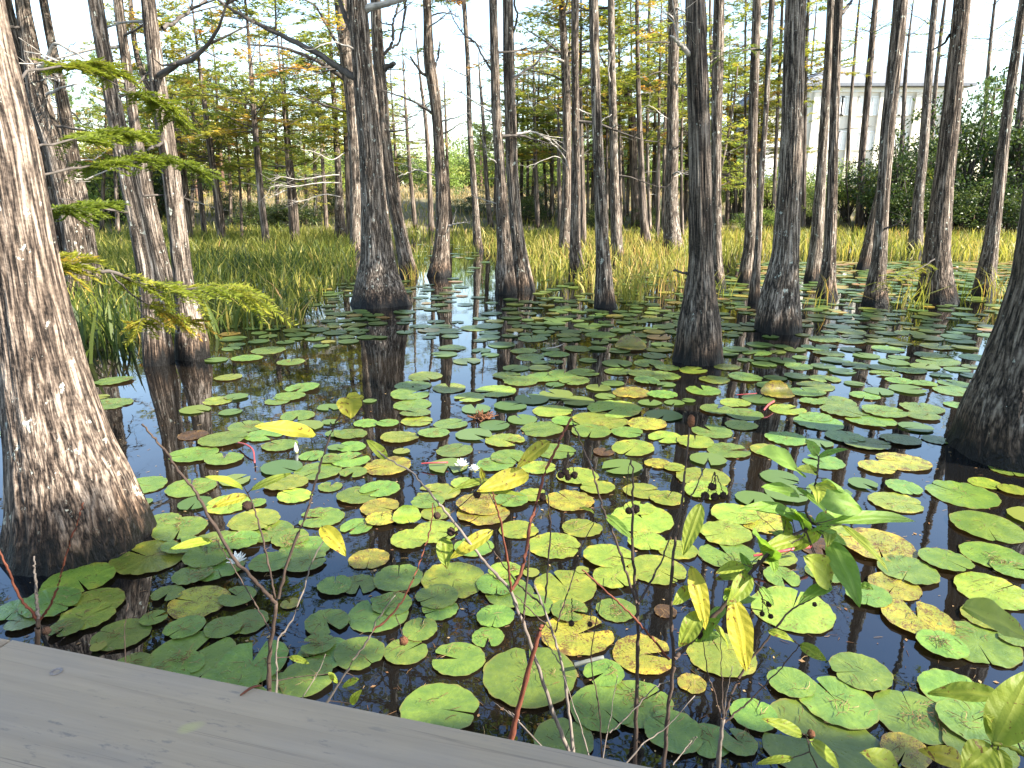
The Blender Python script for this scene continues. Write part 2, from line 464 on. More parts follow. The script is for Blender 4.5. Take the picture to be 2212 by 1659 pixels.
def mk_water():
    N = NT('dark_tannin_water')
    tc = N.n('ShaderNodeTexCoord').outputs['Object']
    n = N.noise(N.mapping(tc, (1, 0.6, 1)), 2.2, 3, 0.5)
    n2 = N.noise(tc, 14.0, 2, 0.5)
    bm = N.bump(N.math('ADD', n, N.math('MULTIPLY', n2, 0.12)), 0.05, 0.03)
    col = N.ramp(N.noise(tc, 0.8, 3), [(0.35, (0.004, 0.004, 0.004)), (0.7, (0.010, 0.007, 0.004))])
    b = N.bsdf(col, 0.015, bm, 0.5, 1.75); b.inputs['Specular Tint'].default_value = (0.56, 0.76, 1.0, 1)
    return N.finish(b.outputs[0])
M['water'] = mk_water()

def mk_ground():
    N = NT('marsh_soil_and_grass')
    tc = N.n('ShaderNodeTexCoord').outputs['Object']
    n = N.noise(tc, 0.35, 5, 0.6); n2 = N.noise(tc, 5.0, 5, 0.65)
    c = N.ramp(n, [(0.35, (0.06, 0.075, 0.025)), (0.55, (0.15, 0.125, 0.065)), (0.7, (0.25, 0.185, 0.12))])
    c = N.mix(N.math('MULTIPLY', N.ramp(n2, [(0.35, 0.0), (0.65, 1.0)]), 0.5), c, (0.10, 0.085, 0.05))
    return N.finish(N.bsdf(c, 0.9, N.bump(n2, 0.6, 0.08), 0.2).outputs[0])
M['ground'] = mk_ground()
# ------------------------------------------------------------------ setting: ground, water
def grid_mesh(name, xs, ys, zf, mat):
    V = [(x, y, zf(x, y)) for y in ys for x in xs]
    nx = len(xs)
    F = [(j * nx + i, j * nx + i + 1, (j + 1) * nx + i + 1, (j + 1) * nx + i) for j in range(len(ys) - 1) for i in range(nx - 1)]
    me = bpy.data.meshes.new(name); me.from_pydata(V, [], F); me.materials.append(mat)
    me.polygons.foreach_set('use_smooth', np.full(len(F), True)); me.update()
    return link(name, me)
xs = [-900, -400, -180, -100] + list(np.arange(-70, 71, 1.6)) + [100, 180, 400, 900]
ys = [-700, -200, -60] + list(np.arange(-24, 80, 1.3)) + [95, 130, 200, 400, 900]
g = grid_mesh('ground', xs, ys, terrain, M['ground']); g['kind'] = 'structure'
w = grid_mesh('water', [-60, 0, 60], [-20, 20, 56], lambda x, y: 0.0, M['water']); w['kind'] = 'structure'

# ------------------------------------------------------------------ trunks
def trunk_mesh(name, C, R, nring, nseg, flute=0.0, nfl=7, ridge=0.0, seed=0, mat='bark', flare_z=0.9, cleft=None):
    """C(t)->points along the trunk with radii R; ridged, fluted skin with coordinates that follow the wood"""
    rs = np.random.RandomState(seed)
    P = np.asarray(C, float); R = np.asarray(R, float)
    s0 = np.concatenate([[0], np.cumsum(np.linalg.norm(np.diff(P, axis=0), axis=1))])
    tot = s0[-1]
    # denser rings near the base
    u = np.linspace(0, 1, nring)
    s = tot * (0.55 * u ** 2.2 + 0.45 * u)
    X = np.stack([np.interp(s, s0, P[:, k]) for k in range(3)], 1)
    Rr = np.interp(s, s0, R)
    for _ in range(3):        # soften the kinks
        X[1:-1] = 0.25 * X[:-2] + 0.5 * X[1:-1] + 0.25 * X[2:]
        Rr[1:-1] = 0.25 * Rr[:-2] + 0.5 * Rr[1:-1] + 0.25 * Rr[2:]
    th = np.linspace(0, 2 * PI, nseg, endpoint=False) + 0.5 * PI
    TH, S = np.meshgrid(th, s)
    rad = np.repeat(Rr[:, None], nseg, 1)
    zz = X[:, 2][:, None]
    fl = np.zeros_like(rad)
    for k in range(3):
        n = nfl + (k - 1) * 2
        ph = rs.uniform(0, 6.28) + 0.25 * np.sin(S * rs.uniform(0.5, 1.2) + rs.uniform(0, 6))
        fl += np.cos(n * TH + ph) / (1.2 + k)
    a = flute * np.exp(-np.clip(zz, 0, None) / flare_z) + flute * 0.16
    rad = rad * (1 + a * fl * 0.55)
    lump = np.zeros_like(rad)
    for k in range(4):
        lump += np.sin(rs.randint(1, 3) * TH + S * rs.uniform(0.6, 2.4) + rs.uniform(0, 6))
    rad = rad * (1 + 0.012 * lump)
    if cleft is not None:                     # one deep fold between two lobes
        ca, cw, cd, ch = cleft
        d = np.angle(np.exp(1j * (TH - ca)))
        rad = rad * (1 - cd * np.exp(-(d / cw) ** 2) * np.exp(-np.clip(zz, 0, None) / ch))
    if ridge > 0:
        Rm = float(np.mean(Rr[: max(2, nring // 2)]))
        rd = np.zeros_like(rad)
        for k, (lam, am) in enumerate(((0.075, 1.0), (0.045, 0.7), (0.028, 0.45))):
            n = max(6, int(2 * PI * Rm / lam))
            ph = sum(rs.uniform(0.6, 1.6) * np.sin(S * rs.uniform(1.0, 5.0) + rs.randint(1, 5) * TH + rs.uniform(0, 6)) for _ in range(4))
            brk = 0.65 + 0.35 * np.sin(S * rs.uniform(5, 11) + rs.randint(3, 9) * TH + rs.uniform(0, 6))
            rd += am * brk * (np.abs(np.sin(n * TH / 2 + ph)) - 0.6)
        rad = rad + ridge * rd
    T = np.gradient(X, axis=0); T /= np.linalg.norm(T, axis=1)[:, None] + 1e-9
    ex = np.array([1.0, 0, 0]); A = ex[None] - T * (T @ ex)[:, None]; A /= np.linalg.norm(A, axis=1)[:, None]
    B = np.cross(T, A)
    V = X[:, None, :] + rad[:, :, None] * (np.cos(TH)[:, :, None] * A[:, None, :] + np.sin(TH)[:, :, None] * B[:, None, :])
    bk = np.stack([Rr[:, None] * np.cos(TH), Rr[:, None] * np.sin(TH), S], 2)
    F = []
    for i in range(nring - 1):
        b = i * nseg
        for k in range(nseg):
            k2 = (k + 1) % nseg
            F.append((b + k, b + k2, b + nseg + k2, b + nseg + k))
    F.append(tuple((nring - 1) * nseg + k for k in range(nseg)))
    mb = MB(); mb.add(V.reshape(-1, 3), F, 0, 0.5, bk.reshape(-1, 3))
    return mb.mesh(name, [M[mat]])

# ------------------------------------------------------------------ foliage
def leaflets(mb, P, D, length, width, tone, mat=1, flat=0.5, rs=RS):
    """diamond leaflets at points P pointing along D"""
    P = np.asarray(P); D = np.asarray(D); k = len(P)
    if k == 0: return
    D = D / (np.linalg.norm(D, axis=1)[:, None] + 1e-9)
    up = np.array([0, 0, 1.0])[None] + rs.normal(0, flat, (k, 3))
    S = np.cross(D, up); S /= np.linalg.norm(S, axis=1)[:, None] + 1e-9
    L = (length * rs.uniform(0.7, 1.3, k))[:, None]; W = (width * rs.uniform(0.7, 1.3, k))[:, None]
    a = P; b = P + D * L * 0.45 + S * W * 0.5; c = P + D * L; d = P + D * L * 0.45 - S * W * 0.5
    V = np.stack([a, b, c, d], 1).reshape(-1, 3)
    F = np.arange(4 * k).reshape(k, 4)
    tn = np.repeat(np.broadcast_to(np.asarray(tone, float), (k,)), 4)
    mb.add(V, F, mat, tn)

def add_branch(mb, p0, az, el, L, r0, rs, leafy=1.0, tone0=0.4, lf=(0.10, 0.022), wood=0, twig_gap=0.16, droop=0.0, ndens=12):
    """one limb with side twigs and feathery flat sprays"""
    d = np.array([math.cos(az) * math.cos(el), math.sin(az) * math.cos(el), math.sin(el)])
    n = 7
    pts = [np.asarray(p0, float)]
    for i in range(1, n):
        d = d + rs.normal(0, 0.13, 3) + np.array([0, 0, 0.04 - droop * i / n]); d /= np.linalg.norm(d)
        pts.append(pts[-1] + d * L / (n - 1))
    pts = np.array(pts)
    tube(mb, pts, np.linspace(r0, r0 * 0.22, n), 4, wood, 0.5, False)
    seg = np.linalg.norm(np.diff(pts, axis=0), axis=1); cum = np.concatenate([[0], np.cumsum(seg)])
    s = L * 0.22; side = 1
    while s < L:
        q = np.array([np.interp(s, cum, pts[:, k]) for k in range(3)])
        i = min(int(np.searchsorted(cum, s)), n - 1)
        t = pts[i] - pts[i - 1]; t /= np.linalg.norm(t) + 1e-9
        sd = np.cross(t, [0, 0, 1.0]); sd /= np.linalg.norm(sd) + 1e-9
        td = t * rs.uniform(0.3, 0.9) + side * sd * rs.uniform(0.6, 1.0) + np.array([0, 0, rs.uniform(-0.15, 0.3)])
        td /= np.linalg.norm(td)
        tl = (0.22 + 0.5 * (1 - s / L)) * rs.uniform(0.7, 1.3) * min(1.0, L / 1.6)
        e = q + td * tl + np.array([0, 0, rs.uniform(-0.06, 0.06)])
        tube(mb, [q, (q + e) / 2 + rs.normal(0, 0.02, 3), e], [r0 * 0.22, r0 * 0.16, r0 * 0.08], 3, wood, 0.5, False)
        if rs.rand() < leafy:
            nl = int(ndens * tl / 0.4 * rs.uniform(0.7, 1.3)) + 4
            u = rs.uniform(0.15, 1.05, nl)
            P = q[None] + (e - q)[None] * u[:, None] + rs.normal(0, 0.028, (nl, 3))
            sg = rs.choice([-1, 1], nl)
            sd2 = np.cross(td, [0, 0, 1.0]); sd2 /= np.linalg.norm(sd2) + 1e-9
            D = td[None] * rs.uniform(0.1, 0.9, nl)[:, None] + sd2[None] * (sg * rs.uniform(0.5, 1.0, nl))[:, None] + rs.normal(0, 0.22, (nl, 3)) + np.array([0, 0, -0.1])
            tn = np.clip(tone0 + rs.normal(0, 0.1) + rs.normal(0, 0.06, nl), 0, 1)
            leaflets(mb, P, D, lf[0], lf[1], tn, 1, 0.55, rs)
        side = -side
        s += twig_gap * rs.uniform(0.6, 1.4)

def crown_mesh(name, seed, L, R, nb, leafy, r0=0.03, el=(0.0, 0.6), lf=(0.10, 0.022), tone=(0.2, 0.6), ndens=12, gap=0.16, leaf='cypress_leaf', prof=0.6):
    rs = np.random.RandomState(seed)
    mb = MB()
    az = rs.uniform(0, 6.28)
    # boughs come in loose tiers so that the foliage lies in flat strata with gaps
    tiers = np.sort(rs.uniform(0.02, 0.98, max(4, nb // 4)))
    for i in range(nb):
        u = float(np.clip(tiers[i % len(tiers)] + rs.normal(0, 0.02), 0, 1))
        az += 2.4 + rs.normal(0, 0.5)
        ln = R * (1 - prof * u) * rs.uniform(0.5, 1.25)
        tb = rs.uniform(*tone)
        if rs.rand() < 0.08: tb = rs.uniform(0.75, 1.0)
        lfy = leafy * (1 - 0.6 * u) if rs.rand() < 0.8 else 0.06
        add_branch(mb, (0, 0, u * L), az, rs.uniform(*el) + 0.25 * u, ln, r0 * (1 - 0.5 * u) * rs.uniform(0.6, 1.2), rs, lfy, tb, lf, 0, gap, rs.uniform(0, 0.12), ndens)
    return mb.mesh(name, [M['limb'], M[leaf]])

CROWN_TALL = [crown_mesh('tall_cypress_crown', 100 + i, 6.5, 2.9, 40, 0.85, 0.032, (-0.1, 0.6), (0.16, 0.04), (0.2, 0.66), 15, 0.2) for i in range(5)]
CROWN_SHADE = [crown_mesh('full_cypress_crown', 170 + i, 6.5, 2.8, 60, 1.0, 0.032, (-0.1, 0.5), (0.18, 0.05), (0.2, 0.66), 22, 0.18) for i in range(2)]
CROWN_SPARSE = [crown_mesh('sparse_cypress_crown', 150 + i, 6.5, 2.3, 22, 0.45, 0.03, (-0.1, 0.6), (0.15, 0.036), (0.2, 0.66), 11, 0.24) for i in range(3)]
CROWN_FAR = [crown_mesh('far_cypress_crown', 200 + i, 7.5, 2.5, 64, 1.0, 0.024, (-0.2, 0.35), (0.17, 0.048), (0.2, 0.68), 24, 0.19) for i in range(5)]
CROWN_LOW = [crown_mesh('low_cypress_crown', 300 + i, 5.5, 2.1, 52, 0.92, 0.02, (-0.25, 0.3), (0.16, 0.042), (0.22, 0.7), 18, 0.18) for i in range(4)]

def dead_branch_mesh(name, seed, L=1.0):
    rs = np.random.RandomState(seed)
    mb = MB()
    pts = [np.zeros(3)]; d = np.array([1, 0, rs.uniform(-0.1, 0.35)])
    for i in range(6):
        d = d + np.array([0, rs.normal(0, 0.22), rs.normal(0, 0.16)]); d /= np.linalg.norm(d)
        pts.append(pts[-1] + d * L / 6)
    pts = np.array(pts)
    tube(mb, pts, np.linspace(0.024, 0.006, 7), 5, 0)
    for k in range(5):
        i = rs.randint(2, 7); q = pts[min(i, 6)]
        e = q + np.array([rs.uniform(0.1, 0.3), rs.choice([-1, 1]) * rs.uniform(0.08, 0.25), rs.uniform(-0.1, 0.2)])
        tube(mb, [q, (q + e) / 2 + rs.normal(0, 0.03, 3), e], [0.009, 0.006, 0.003], 4, 0)
    return mb.mesh(name, [M['deadwood']])
DEAD = [dead_branch_mesh('bare_branch', 400 + i) for i in range(6)]
DEAD_DARK = []
for d in DEAD:
    c = d.copy(); c.materials.clear(); c.materials.append(M['limb']); DEAD_DARK.append(c)

# ------------------------------------------------------------------ cypress trees
TREES = {}
LANDMARKS = []      # (phrase, u, v) that lily pads may be named by

class Axis:
    def __init__(self, P, R):
        self.P = np.array(P); self.R = np.array(R)
    def at(self, z):
        return np.array([np.interp(z, self.P[:, 2], self.P[:, k]) for k in range(3)])
    def r(self, z):
        return float(np.interp(z, self.P[:, 2], self.R))

def cypress(label, pts, H=13.0, crown='tall', h0=7.0, mat='bark_mid', seed=None, flute=0.10, nfl=7, ridge=0.010, res=None, group=None, Y=None,
            dead=3, key=None, cscale=1.0, phrase=None, cleft=None, name='cypress_tree', lean_y=0.0):
    seed = seed if seed is not None else len(TREES) * 13 + 5
    rs = np.random.RandomState(seed)
    u0, v0, w0 = pts[0]
    base = on_ground(u0, v0) if Y is None else at_y(u0, v0, Y)
    Yb = base.y
    if Y is None:
        Yb += 0.4 * w0 / 2 * depth(base) / FPX
    P = []; R = []
    for (u, v, wd) in pts:
        p = at_y(u, v, Yb + lean_y * max(0, (v0 - v)) / 500.0)
        P.append(np.array(p)); R.append(0.5 * wd * depth(p) / FPX)
    gz = min(P[0][2], terrain(P[0][0], Yb)) if Y is None else terrain(P[0][0], Yb)
    gz = min(gz, 0.0) if terrain(P[0][0], Yb) < 0 else terrain(P[0][0], Yb)
    if P[0][2] > gz + 0.05:      # base hidden in the photo: run it down to the ground
        d = P[1] - P[0] if len(P) > 1 else np.array([0, 0, 1.0])
        d = d / max(1e-6, d[2])
        P.insert(0, P[0] - d * (P[0][2] - gz)); R.insert(0, R[0] * 1.35)
    bx = P[0].copy()
    P.insert(0, np.array([bx[0], bx[1], bx[2] - 0.3])); R.insert(0, R[0] * 1.06)
    # the part above the photo's frame
    d = P[-1] - P[-2]; d = d / np.linalg.norm(d)
    top = P[-1].copy(); rt = R[-1]; zt = top[2]
    H = max(H, zt + 1.5)
    n = 6
    for i in range(1, n + 1):
        d = 0.75 * d + 0.25 * np.array([0, 0, 1.0]); d += rs.normal(0, 0.012, 3); d /= np.linalg.norm(d)
        top = top + d * (H - zt) / n
        P.append(top.copy()); R.append(max(0.02, rt * (1 - 0.86 * i / n)))
    root = thing(name, label, 'tree', tuple(bx), group)
    org = bx
    ax = Axis(P, R)
    Pl = [p - org for p in P]
    wpx = max(p[2] for p in pts[:3])
    if res is None:
        res = (130, 110) if wpx > 85 else (90, 72) if wpx > 45 else (50, 36) if wpx > 24 else (22, 14)
    near = wpx > 24
    me = trunk_mesh('trunk', Pl, R, res[0], res[1], flute, nfl, ridge if wpx > 40 else ridge * 0.8 if near else 0.0, seed, mat if near else 'bark_far', 0.8, cleft)
    link('trunk', me, root)
    if crown:
        lib = {'tall': CROWN_SPARSE if u0 > 1480 else CROWN_TALL, 'far': CROWN_FAR, 'thin': CROWN_SPARSE, 'low': CROWN_LOW}[crown]
        me = lib[rs.randint(len(lib))]
        Lc = {'tall': 6.5, 'thin': 6.5, 'far': 7.5, 'low': 5.5}[crown]
        a = ax.at(h0 + bx[2]); b = ax.at(H)
        dz = Vector(b - a)
        sz = dz.length / Lc
        q = dz.to_track_quat('Z', 'Y').to_matrix().to_4x4()
        Mx = Matrix.Translation(Vector(a - org)) @ q @ Matrix.Rotation(rs.uniform(0, 6.28), 4, 'Z') @ Matrix.Diagonal((cscale * rs.uniform(0.85, 1.15), cscale * rs.uniform(0.85, 1.15), sz, 1))
        link('crown', me, root, Mx)
    for k in range(dead):
        z = rs.uniform(1.8, h0 + 1.0) + bx[2]
        if u0 > 1480 and near: continue
        q = ax.at(z); r = ax.r(z)
        az = rs.uniform(0, 6.28)
        s = rs.uniform(0.6, 1.5) * (1.0 if near else 0.9)
        o = Vector((math.cos(az) * r * 0.7, math.sin(az) * r * 0.7, 0))
        Mx = Matrix.Translation(Vector(q - org) + o) @ Matrix.Rotation(az, 4, 'Z') @ Matrix.Scale(s, 4)
        dl = DEAD if rs.rand() < 0.5 else DEAD_DARK
        link('bare_branch', dl[rs.randint(len(dl))], root, Mx)
    key = key or label
    TREES[key] = dict(root=root, ax=ax, Y=Yb, org=org, pts=pts)
    if phrase:
        LANDMARKS.append((phrase, u0, v0, w0))
    return root

def limb(key, pts, r0, r1, mat='limb', dy=0.0, twigs=0, leafy=None, seed=1, dys=None):
    """a traced limb: pts in survey pixels at the tree's own distance, running toward or away by dy"""
    T = TREES[key]; rs = np.random.RandomState(seed)
    n = len(pts)
    P = []
    for i, (u, v) in enumerate(pts):
        yy = T['Y'] + (dys[i] if dys else dy * i / max(1, n - 1))
        P.append(np.array(at_y(u, v, yy)))
    C = curve_pts(P, 4 * n) if n > 2 else np.array(P)
    C[1:-1] += rs.normal(0, 0.006, C[1:-1].shape)
    C = C - T['org']
    mb = MB()
    tube(mb, C, np.linspace(r0, r1, len(C)), 7, 0)
    for k in range(twigs):
        i = rs.randint(len(C) // 4, len(C)); q = C[i]
        d = C[min(i, len(C) - 1)] - C[i - 1]; d = d / (np.linalg.norm(d) + 1e-9) + rs.normal(0, 0.55, 3)
        d /= np.linalg.norm(d); ln = rs.uniform(0.2, 0.7)
        e = q + d * ln
        rr = max(r1 * 0.8, 0.003)
        tube(mb, [q, (q + e) / 2 + rs.normal(0, 0.03, 3), e], [rr, rr * 0.7, rr * 0.3], 4, 0)
        for j in range(2):
            e2 = (q + e) / 2 + rs.normal(0, 0.13, 3)
            tube(mb, [(q + e) / 2, e2], [rr * 0.5, rr * 0.2], 3, 0)
    o = mb.build('branch', [M[mat]], T['root'])
    return o, C

def feather_spray(mb, C, rs, tone=(0.35, 0.7), tl=0.2, gap=0.018, nl=(0.02, 0.0035), ndl=16, droop=0.25, stem=0.0015, start=0.2, mat=1, wood=0):
    """fine feathery cypress twigs along a branch line C"""
    seg = np.linalg.norm(np.diff(C, axis=0), axis=1); cum = np.concatenate([[0], np.cumsum(seg)])
    s = cum[-1] * start; side = 1
    while s < cum[-1]:
        q = np.array([np.interp(s, cum, C[:, k]) for k in range(3)])
        i = min(int(np.searchsorted(cum, s)), len(C) - 1)
        t = C[i] - C[i - 1]; t /= np.linalg.norm(t) + 1e-9
        sd = np.cross(t, [0, 0, 1.0]); sd /= np.linalg.norm(sd) + 1e-9
        d = t * rs.uniform(0.3, 0.9) + side * sd * rs.uniform(0.5, 1.0) + np.array([0, 0, rs.uniform(-0.3, 0.25)])
        d /= np.linalg.norm(d)
        ln = tl * rs.uniform(0.6, 1.3)
        m = q + d * ln * 0.5; e = q + d * ln + np.array([0, 0, -droop * ln * rs.uniform(0.2, 1.2)])
        tube(mb, [q, m, e], [stem, stem * 0.8, stem * 0.4], 3, wood, 0.6, False)
        k = ndl
        u = np.linspace(0.1, 1.0, k)
        P = np.where(u[:, None] < 0.5, q + (m - q) * (u[:, None] * 2), m + (e - m) * (u[:, None] * 2 - 1))
        P = np.repeat(P, 2, 0)
        sd2 = np.cross(d, [0, 0, 1.0]) + rs.normal(0, 0.2, 3); sd2 /= np.linalg.norm(sd2)
        sg = np.tile([1, -1], k)
        D = d[None] * 0.55 + sd2[None] * sg[:, None] * 0.8 + rs.normal(0, 0.12, (2 * k, 3))
        leaflets(mb, P, D, nl[0], nl[1], np.clip(rs.uniform(*tone) + rs.normal(0, 0.05, 2 * k), 0, 1), mat, 0.5, rs)
        side = -side
        s += gap * rs.uniform(0.6, 1.5)
# ------------------------------------------------------------------ the cypresses, traced one by one
# (base first: u, v, width in survey pixels)
cypress('huge leaning cypress with lichen-spotted bark and flared sunlit base beside the boardwalk at left',
        [(176, 1197, 305), (170, 1140, 272), (160, 1086, 246), (148, 1030, 226), (129, 953, 195), (105, 850, 172), (87, 753, 155), (64, 640, 140), (48, 553, 134), (5, 300, 124), (-40, 100, 112), (-70, -60, 104)],
        H=14, h0=7.5, flute=0.09, nfl=8, ridge=0.010, res=(230, 190), mat='bark', dead=2, key='big_left', phrase='the huge leaning cypress at left', seed=3)
cypress('dark leaning cypress with a very broad base at the right edge, in the shade',
        [(2212, 1010, 312), (2210, 960, 270), (2207, 900, 225), (2222, 800, 172), (2242, 700, 142), (2266, 600, 128), (2288, 400, 118), (2310, 200, 110), (2330, 0, 104)],
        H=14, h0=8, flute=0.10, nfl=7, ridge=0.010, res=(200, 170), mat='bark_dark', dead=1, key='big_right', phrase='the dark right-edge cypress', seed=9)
cypress('stout cypress with a swollen two-lobed base standing in open water left of centre',
        [(822, 662, 130), (820, 640, 112), (817, 610, 94), (816, 580, 78), (815, 553, 68), (807, 433, 54), (802, 333, 50), (793, 233, 48), (780, 100, 40), (771, 0, 42), (768, -60, 40)],
        H=13, h0=7, flute=0.17, nfl=6, ridge=0.012, res=(190, 150), dead=2, key='centre', phrase='the stout two-lobed cypress', cleft=(-1.15, 0.2, 0.22, 0.8), seed=21)
cypress('dark straight cypress with deep vertical ridges and pads round its foot, right of centre',
        [(1505, 786, 106), (1507, 755, 98), (1509, 700, 88), (1511, 650, 70), (1513, 600, 57), (1514, 550, 48), (1513, 400, 46), (1510, 267, 44), (1506, 167, 43), (1502, 0, 41), (1500, -60, 40)],
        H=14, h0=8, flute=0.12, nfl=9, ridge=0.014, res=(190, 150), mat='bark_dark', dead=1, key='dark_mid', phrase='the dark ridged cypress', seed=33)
cypress('thick grey cypress with sunlit right side and bulging red-brown foot, right half of the pond',
        [(1680, 719, 94), (1681, 690, 92), (1684, 650, 80), (1689, 603, 68), (1696, 560, 56), (1699, 520, 53), (1706, 400, 49), (1711, 267, 44), (1714, 133, 43), (1719, 0, 42), (1722, -60, 41)],
        H=14, h0=8, flute=0.10, nfl=8, ridge=0.011, res=(170, 140), dead=1, key='grey_right', phrase='the bulging-footed grey cypress', seed=41)
cypress('tall cypress with half-shaded flared trunk near the right, a tuft of reeds at its foot',
        [(2023, 654, 80), (2023, 630, 73), (2022, 590, 61), (2023, 550, 52), (2037, 400, 39), (2053, 267, 36), (2066, 133, 33), (2079, 0, 32), (2085, -60, 31)],
        H=14, h0=8.5, flute=0.14, nfl=7, ridge=0.010, dead=1, key='flared_right', phrase='the tall flared cypress', seed=47)
cypress('bulging left trunk of the joined pair in front of the left reed bed',
        [(343, 790, 60), (341, 745, 60), (338, 720, 57), (332, 670, 48), (322, 610, 41), (313, 553, 40), (295, 467, 37), (265, 333, 36), (250, 250, 33), (227, 133, 28), (205, 0, 29), (196, -60, 28)],
        H=12, h0=5.5, flute=0.05, ridge=0.008, dead=3, key='pair_left', phrase='the joined pair at left', seed=51)
cypress('bulging right trunk of the joined pair, sunlit swollen foot before the left reed bed',
        [(416, 774, 72), (416, 745, 70), (413, 715, 62), (407, 680, 50), (400, 630, 41), (394, 587, 38), (380, 467, 37), (367, 350, 35), (348, 233, 33), (333, 117, 31), (320, 0, 28), (314, -60, 27)],
        H=12, h0=5.0, flute=0.05, ridge=0.008, dead=4, key='pair_right', seed=57)
cypress('slim cypress squeezed behind the joined pair at left',
        [(366, 640, 34), (345, 553, 32), (330, 483, 31), (317, 417, 28), (300, 330, 24), (287, 250, 20), (277, 167, 20), (262, 60, 20), (253, 0, 19), (248, -60, 18)], H=11, h0=4.5, dead=3, key='F')
cypress('leaning red-brown trunk emerging directly behind the huge leaning cypress',
        [(125, 640, 52), (105, 480, 45), (77, 333, 43), (60, 233, 40), (42, 140, 36), (8, 0, 26), (0, -60, 25)], H=11, h0=5, dead=3, key='Z')
cypress('leaning grey cypress second from the left edge, bare limbs on its trunk',
        [(172, 642, 52), (166, 553, 44), (152, 467, 43), (123, 333, 42), (88, 233, 42), (70, 130, 36), (57, 60, 30), (47, 0, 28), (42, -60, 27)], H=11, h0=4.8, dead=4, key='A')
cypress('thin dark leaning cypress third from the left edge',
        [(203, 626, 44), (192, 553, 34), (182, 467, 30), (162, 367, 28), (142, 250, 24), (123, 150, 20), (100, 40, 17), (92, 0, 17), (84, -60, 16)], H=10.5, h0=4.5, dead=4, key='B')
cypress('slim pale trunk peeping out right of the joined pair, low part lit',
        [(407, 522, 22), (400, 440, 20), (392, 350, 17), (383, 250, 14), (300, 183, 12), (284, 60, 11), (280, -40, 10)], H=9, crown='far', h0=3.5, key='G')
cypress('dark slanting cypress just right of the stout two-lobed one, grass growing on its stump',
        [(884, 597, 42), (877, 560, 34), (864, 500, 28), (851, 440, 27), (843, 400, 26), (830, 300, 26), (825, 200, 26), (815, 100, 24), (811, 0, 22), (809, -60, 22)], H=12, h0=6.5, dead=2, key='K', flute=0.1)
cypress('upright cypress half hidden behind the left edge of the stout two-lobed one',
        [(770, 548, 28), (768, 500, 24), (767, 367, 22), (760, 233, 24), (744, 83, 27), (735, 0, 26), (730, -60, 26)], H=11, h0=5.5, dead=2, key='J2')
cypress('crooked cypress with a forked crown and small flared foot in open water at centre',
        [(949, 598, 56), (950, 580, 45), (953, 553, 36), (956, 500, 30), (955, 400, 27), (949, 333, 24), (945, 267, 22), (939, 200, 25), (926, 133, 25), (925, 67, 18), (922, 0, 17), (921, -60, 16)],
        H=12, h0=6.5, dead=2, key='L', flute=0.13, phrase='the crooked cypress in open water')
cypress('left trunk of the close twin cypresses at centre, foot in the water',
        [(1093, 636, 48), (1092, 600, 42), (1091, 553, 33), (1086, 480, 27), (1084, 417, 23), (1078, 333, 21), (1071, 233, 20), (1068, 100, 18), (1065, 0, 16), (1064, -60, 16)], H=13, h0=7.5, dead=2, key='O', phrase='the close twin cypresses', flute=0.12)
cypress('right trunk of the close twin cypresses at centre, slightly behind its twin',
        [(1131, 628, 50), (1127, 590, 40), (1123, 553, 33), (1114, 480, 27), (1106, 367, 25), (1102, 233, 24), (1099, 133, 24), (1097, 0, 22), (1096, -60, 22)], H=13, h0=7.5, dead=3, key='P', flute=0.1)
cypress('straight dark cypress rising from the centre reeds, close beside one with a sunlit flank',
        [(1218, 547, 26), (1222, 467, 21), (1225, 333, 18), (1224, 200, 19), (1219, 100, 17), (1213, 0, 13), (1211, -60, 12)], H=12, h0=6, dead=3, key='Q')
cypress('straight cypress with bright right flank and dark foot at the edge of the centre reeds',
        [(1246, 595, 40), (1244, 565, 29), (1242, 540, 23), (1244, 400, 19), (1243, 267, 16), (1242, 133, 16), (1242, 0, 17), (1242, -60, 17)], H=13, h0=7.5, dead=2, key='R', flute=0.12)
cypress('straight brown cypress with a pale streaked foot just right of the centre reeds',
        [(1307, 665, 49), (1306, 640, 42), (1305, 600, 36), (1302, 550, 30), (1297, 433, 25), (1293, 333, 22), (1288, 233, 20), (1285, 133, 19), (1282, 0, 20), (1280, -60, 20)], H=13, h0=7.5, dead=2, key='S', flute=0.1, phrase='the brown cypress with the pale foot')
cypress('straight pale-sided cypress growing out of the reeds behind the brown pale-footed one',
        [(1334, 560, 27), (1331, 500, 24), (1328, 430, 20), (1326, 333, 18), (1324, 233, 17), (1321, 133, 15), (1320, 0, 14), (1319, -60, 14)], H=12.5, h0=7, dead=3, key='T')
cypress('slim dark cypress between two pale ones in the centre reeds',
        [(1396, 532, 24), (1393, 505, 19), (1388, 433, 14), (1384, 333, 13), (1380, 233, 11), (1377, 133, 9), (1376, 0, 8), (1375, -60, 8)], H=11, crown='far', h0=6, dead=2, key='U')
cypress('bent cypress whose top forks into two dark limbs, back of the centre reeds',
        [(1375, 492, 24), (1373, 450, 19), (1370, 400, 17), (1368, 333, 17), (1366, 250, 18), (1363, 205, 17), (1352, 183, 13), (1325, 174, 9)], H=6.0, crown=None, dead=2, key='V')
cypress('broad pale cypress with flared foot in the reeds left of the dark ridged one',
        [(1453, 542, 48), (1451, 510, 37), (1450, 450, 29), (1450, 400, 27), (1453, 300, 25), (1453, 200, 23), (1455, 100, 22), (1454, 0, 21), (1454, -60, 21)], H=13, h0=7, dead=4, key='W', flute=0.14)
cypress('cypress half hidden behind the dark ridged one, its lit side facing right',
        [(1551, 622, 34), (1549, 590, 26), (1547, 550, 22), (1547, 400, 20), (1548, 267, 22), (1551, 133, 24), (1553, 0, 23), (1554, -60, 23)], H=13, h0=7.5, dead=2, key='X2')
